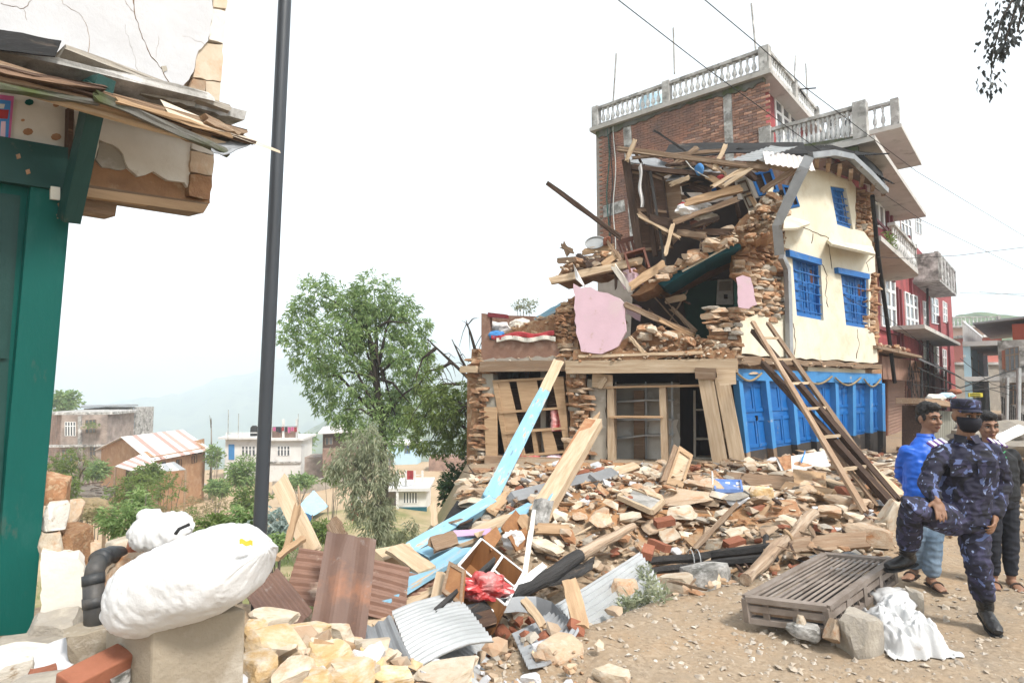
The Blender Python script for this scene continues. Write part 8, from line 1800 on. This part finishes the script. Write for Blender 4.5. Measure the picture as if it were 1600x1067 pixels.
for i,(x,y,mt,w)in enumerate(((1462,618,plaster_dirty,.5),(1480,614,house_blue,.4),(1492,608,brick_red,.35),(1500,622,white_paint,.3),(1474,624,brick_red,.25))):m=blob(kp.at(x,y+4,.2),w*.36,1.4,.9,.6,i+90,.4,2);T('bundle',('pale sack on the stall roof','light blue plastic sheet bundled on the stall roof','red crate-like bundle on the stall roof','white bundle at the far end of the stall roof','small red bundle on the stall roof edge')[i],'bundle',m,mt,group='goods on the stall roof')
ys=thing('yellow_sign','small yellow street sign board behind the policeman','sign',P(1525,640,24));m=MB();m.box(P(1524,617,24),(.55,.05,.16));m.build('board',mat('sign_yellow',col4(.55,.48,.05),rand=0),ys);m=MB();m.tube([P(1524,617,24.1),P(1524,668,24.1)],.03,6);m.build('post',metal_grey,ys)
for i in range(2):m=MB();m.box(P(1524,615.5+3*i,23.96),(.4,.01,.025));m.build('lettering',metal_dark,ys)
for i,(x,Y,y0,y1)in enumerate(((1592,17,575,700),(1574,22,590,660))):
    m=MB();m.tube([P(x,y0,Y),P(x-1,y1,Y)],.055,8);T('street_post',('grey steel post at the picture edge before the grey house','thinner grey post by the grey house stairs')[i],'post',m,metal_zinc)
m=blob(P(1585,690,13.5),.9,1.5,1,.45,5,.5,4);T('gravel_heap','heap of grey rubble gravel across the street','heap',m,stone_grey)
for i in range(26):
    p=P(U(1545,1610),690,U(9,15));s_=U(.1,.4);frag_add(Vector((p.x,p.y,H(p.x,p.y)+s_*.2)),(s_,s_*.8,s_*.4),rot(U(-.5,.5),U(-.5,.5),U(0,6)),RND.choice(PM))
bd('white_board',(1555,690,11.5),(1600,668,12.2),.2,.03,white_paint,'white board lying on the grey gravel heap',up=(0,-.6,.8))
for(a,b)in(((1490,712,8.5),(1600,722,7.5)),((1480,740,7.4),(1505,790,6.6)),((1590,748,7.0),(1612,770,6.6))):bd('brown_plank',a,b,.14,.08,wood_old,{1490:'weathered plank across the street debris',1480:'brown plank behind the policeman',1590:'brown plank end at the picture edge behind the black hoodie'}[a[0]],up=(0,-.6,.8))
WIRES=[([(958,-6,9),(1105,108,10.5),(1262,222,13),(1440,344,18),(1605,424,26)],.008,'overhead wire crossing the red house from the upper sky, lower of the two'),
 ([(1094,-6,9),(1180,66,10),(1262,140,12),(1432,268,17),(1605,372,24)],.008,'overhead wire crossing the roof corner from the upper sky, upper of the two'),
 ([(1371,402,16),(1420,404,17),(1500,399,18),(1605,386,19)],.009,'nearly level wire from the red balcony to the picture edge'),
 ([(1500,458,30),(1605,460,30)],.01,'thin far wire level with the lattice balcony base'),([(1530,456,40),(1605,463,40)],.012,'thin far wire just beneath the first far one'),
 ([(1236,404,14.2),(1330,470,15),(1392,500,16.6),(1470,560,18)],.008,'thin wire sagging along the blue windows'),
 ([(1425,600,15.5),(1500,612,17),(1605,600,18)],.012,'black street cable behind the policeman cap'),([(1435,575,16),(1500,606,18),(1605,570,20)],.02,'thick street cable rising to the grey house'),([(1440,560,18),(1520,600,20),(1605,625,20)],.012,'street cable drooping towards the steel post'),([(1500,560,22),(1550,600,20),(1605,615,19)],.01,'thin street cable over the yellow sign')]
for pts,rad,lab in WIRES:
    P3=[P(*p)for p in pts];m=MB();m.tube([P3[i].lerp(P3[i+1],k/5)for i in range(len(P3)-1)for k in range(5)]+[P3[-1]],rad,5);T('overhead_wire',lab,'wire',m,wire_black)
r_=random.Random(4)
m=MB()
for k in range(12):
    c=RF.at(1432+r_.uniform(-14,12),600,-.9);z0=RF.at(1432,r_.uniform(570,600),-.9).z;m.tube([Vector((c.x,c.y,z0+.3)),Vector((c.x+r_.uniform(-.2,.2),c.y,z0-.4)),Vector((c.x+r_.uniform(-.3,.3),c.y-.1,z0-r_.uniform(.6,1.3)))],.012,4)
c=RF.at(1432,585,-.9);m.tube([c+Vector((-.5,0,.1)),c+Vector((.5,0,.1))],.02,5)
T('cable_tangle','tangle of black cables hanging over the narrower shutter','cable',m,wire_black,kind='stuff')
lb=thing('hanging_branch','dark leafy branch hanging into the upper corner of the sky','branch',P(1600,-60,6.5));m=MB();B2=[[(1660,-90),(1600,-30),(1565,30),(1550,90),(1547,150)],[(1620,-60),(1585,20),(1572,60),(1566,85)],[(1640,-60),(1600,0),(1590,50)]]
for b2 in B2:m.tube([P(x,y,6.5)for x,y in b2],[.02,.014,.01,.006,.003][:len(b2)],5)
m.build('twig',bark,lb);m=MB();r_=random.Random(6)
for b2,n in zip(B2,(230,150,120)):
    P3=[P(x,y,6.5)for x,y in b2]
    for i in range(n):
        k=min(len(P3)-2,int((r_.random()**.7)*(len(P3)-1)));p=P3[k].lerp(P3[k+1],r_.random())+Vector((r_.uniform(-.1,.1),r_.uniform(-.15,.15),r_.uniform(-.06,.06)))*(1.6 if k<2 else.7);leaf_tuft(m,p,Vector((0,0,-1)),1,.075,.02,r_,.9)
m.build('foliage',leaf_black,lb,fix=False)
# ---------------------------------------------------------------- gather the small fragments, name the stones
for nm,m in FRAG.items():m.build('rubble_fragments',MATS[nm],fix=False,kind='stuff')
CN={'stone_tan':'tan','stone_pale':'pale','stone_red':'reddish','stone_yellow':'ochre','stone_grey':'grey','plaster_dirty':'whitewashed','brick_red':'brick red'}
MARKS=[(o,o.get('label'),WM[o.name].translation)for o in COL.objects if o.parent is None and o.get('label')and o.get('category')not in('house','tree','person','wire','rod','bush','roof rod')and not o.name.startswith('rubble_stone')]
SHORT={}
def short(lab):
    w=lab.split();stop={'lying','leaning','standing','sticking','sloping','running','resting','across','in','on','under','with','at','before','behind','beside','by','hanging','running','ending','against','over','among','below','of','from','along','above','tipped','half','jutting','draped','wedged','crossing','fallen','carrying','deep','joining','poking','upright','tied','flat','continuing','bending','tucked','slumped','stuffed','right'}
    out=[w[0]]
    for x in w[1:]:
        if x in stop or len(out)>=5:break
        out.append(x.strip(','))
    return ' '.join(out)
used={}
mk2=[(short(l),p)for o,l,p in MARKS];cnt={}
for s_,p in mk2:cnt[s_]=cnt.get(s_,0)+1
mk2=[(s_,p)for s_,p in mk2 if cnt[s_]==1 and len(s_.split())>=2]
for o,pos,size,mt in sorted(STONES,key=lambda t:(t[1]-CAM).length):
    near=sorted(mk2,key=lambda t:(t[1]-pos).length)[:6];sw='big' if size>.42 else 'middling' if size>.26 else 'small';cw_=CN.get(mt.name,'tan')
    done=False
    for s_,p in near:
        d=pos-p;rel='above' if d.z>.35 else 'below' if d.z<-.35 else 'behind' if d.y>abs(d.x)else 'in front of' if-d.y>abs(d.x)else 'beside'
        for form in('stone','slab','rock'):
            fm='flat stone' if form=='slab' else 'angular stone' if form=='rock' else 'stone'
            lab=f'{sw} {cw_} {fm} {rel} the {s_}'
            if form!='stone' and False:continue
            if lab not in used:used[lab]=1;done=True;break
            break
        if done:break
    if not done:lab=f'{sw} {cw_} stone of the rubble around the {near[0][0]}'
    o['label']=lab;o['category']='stone';o['group']='stones of the rubble heap'
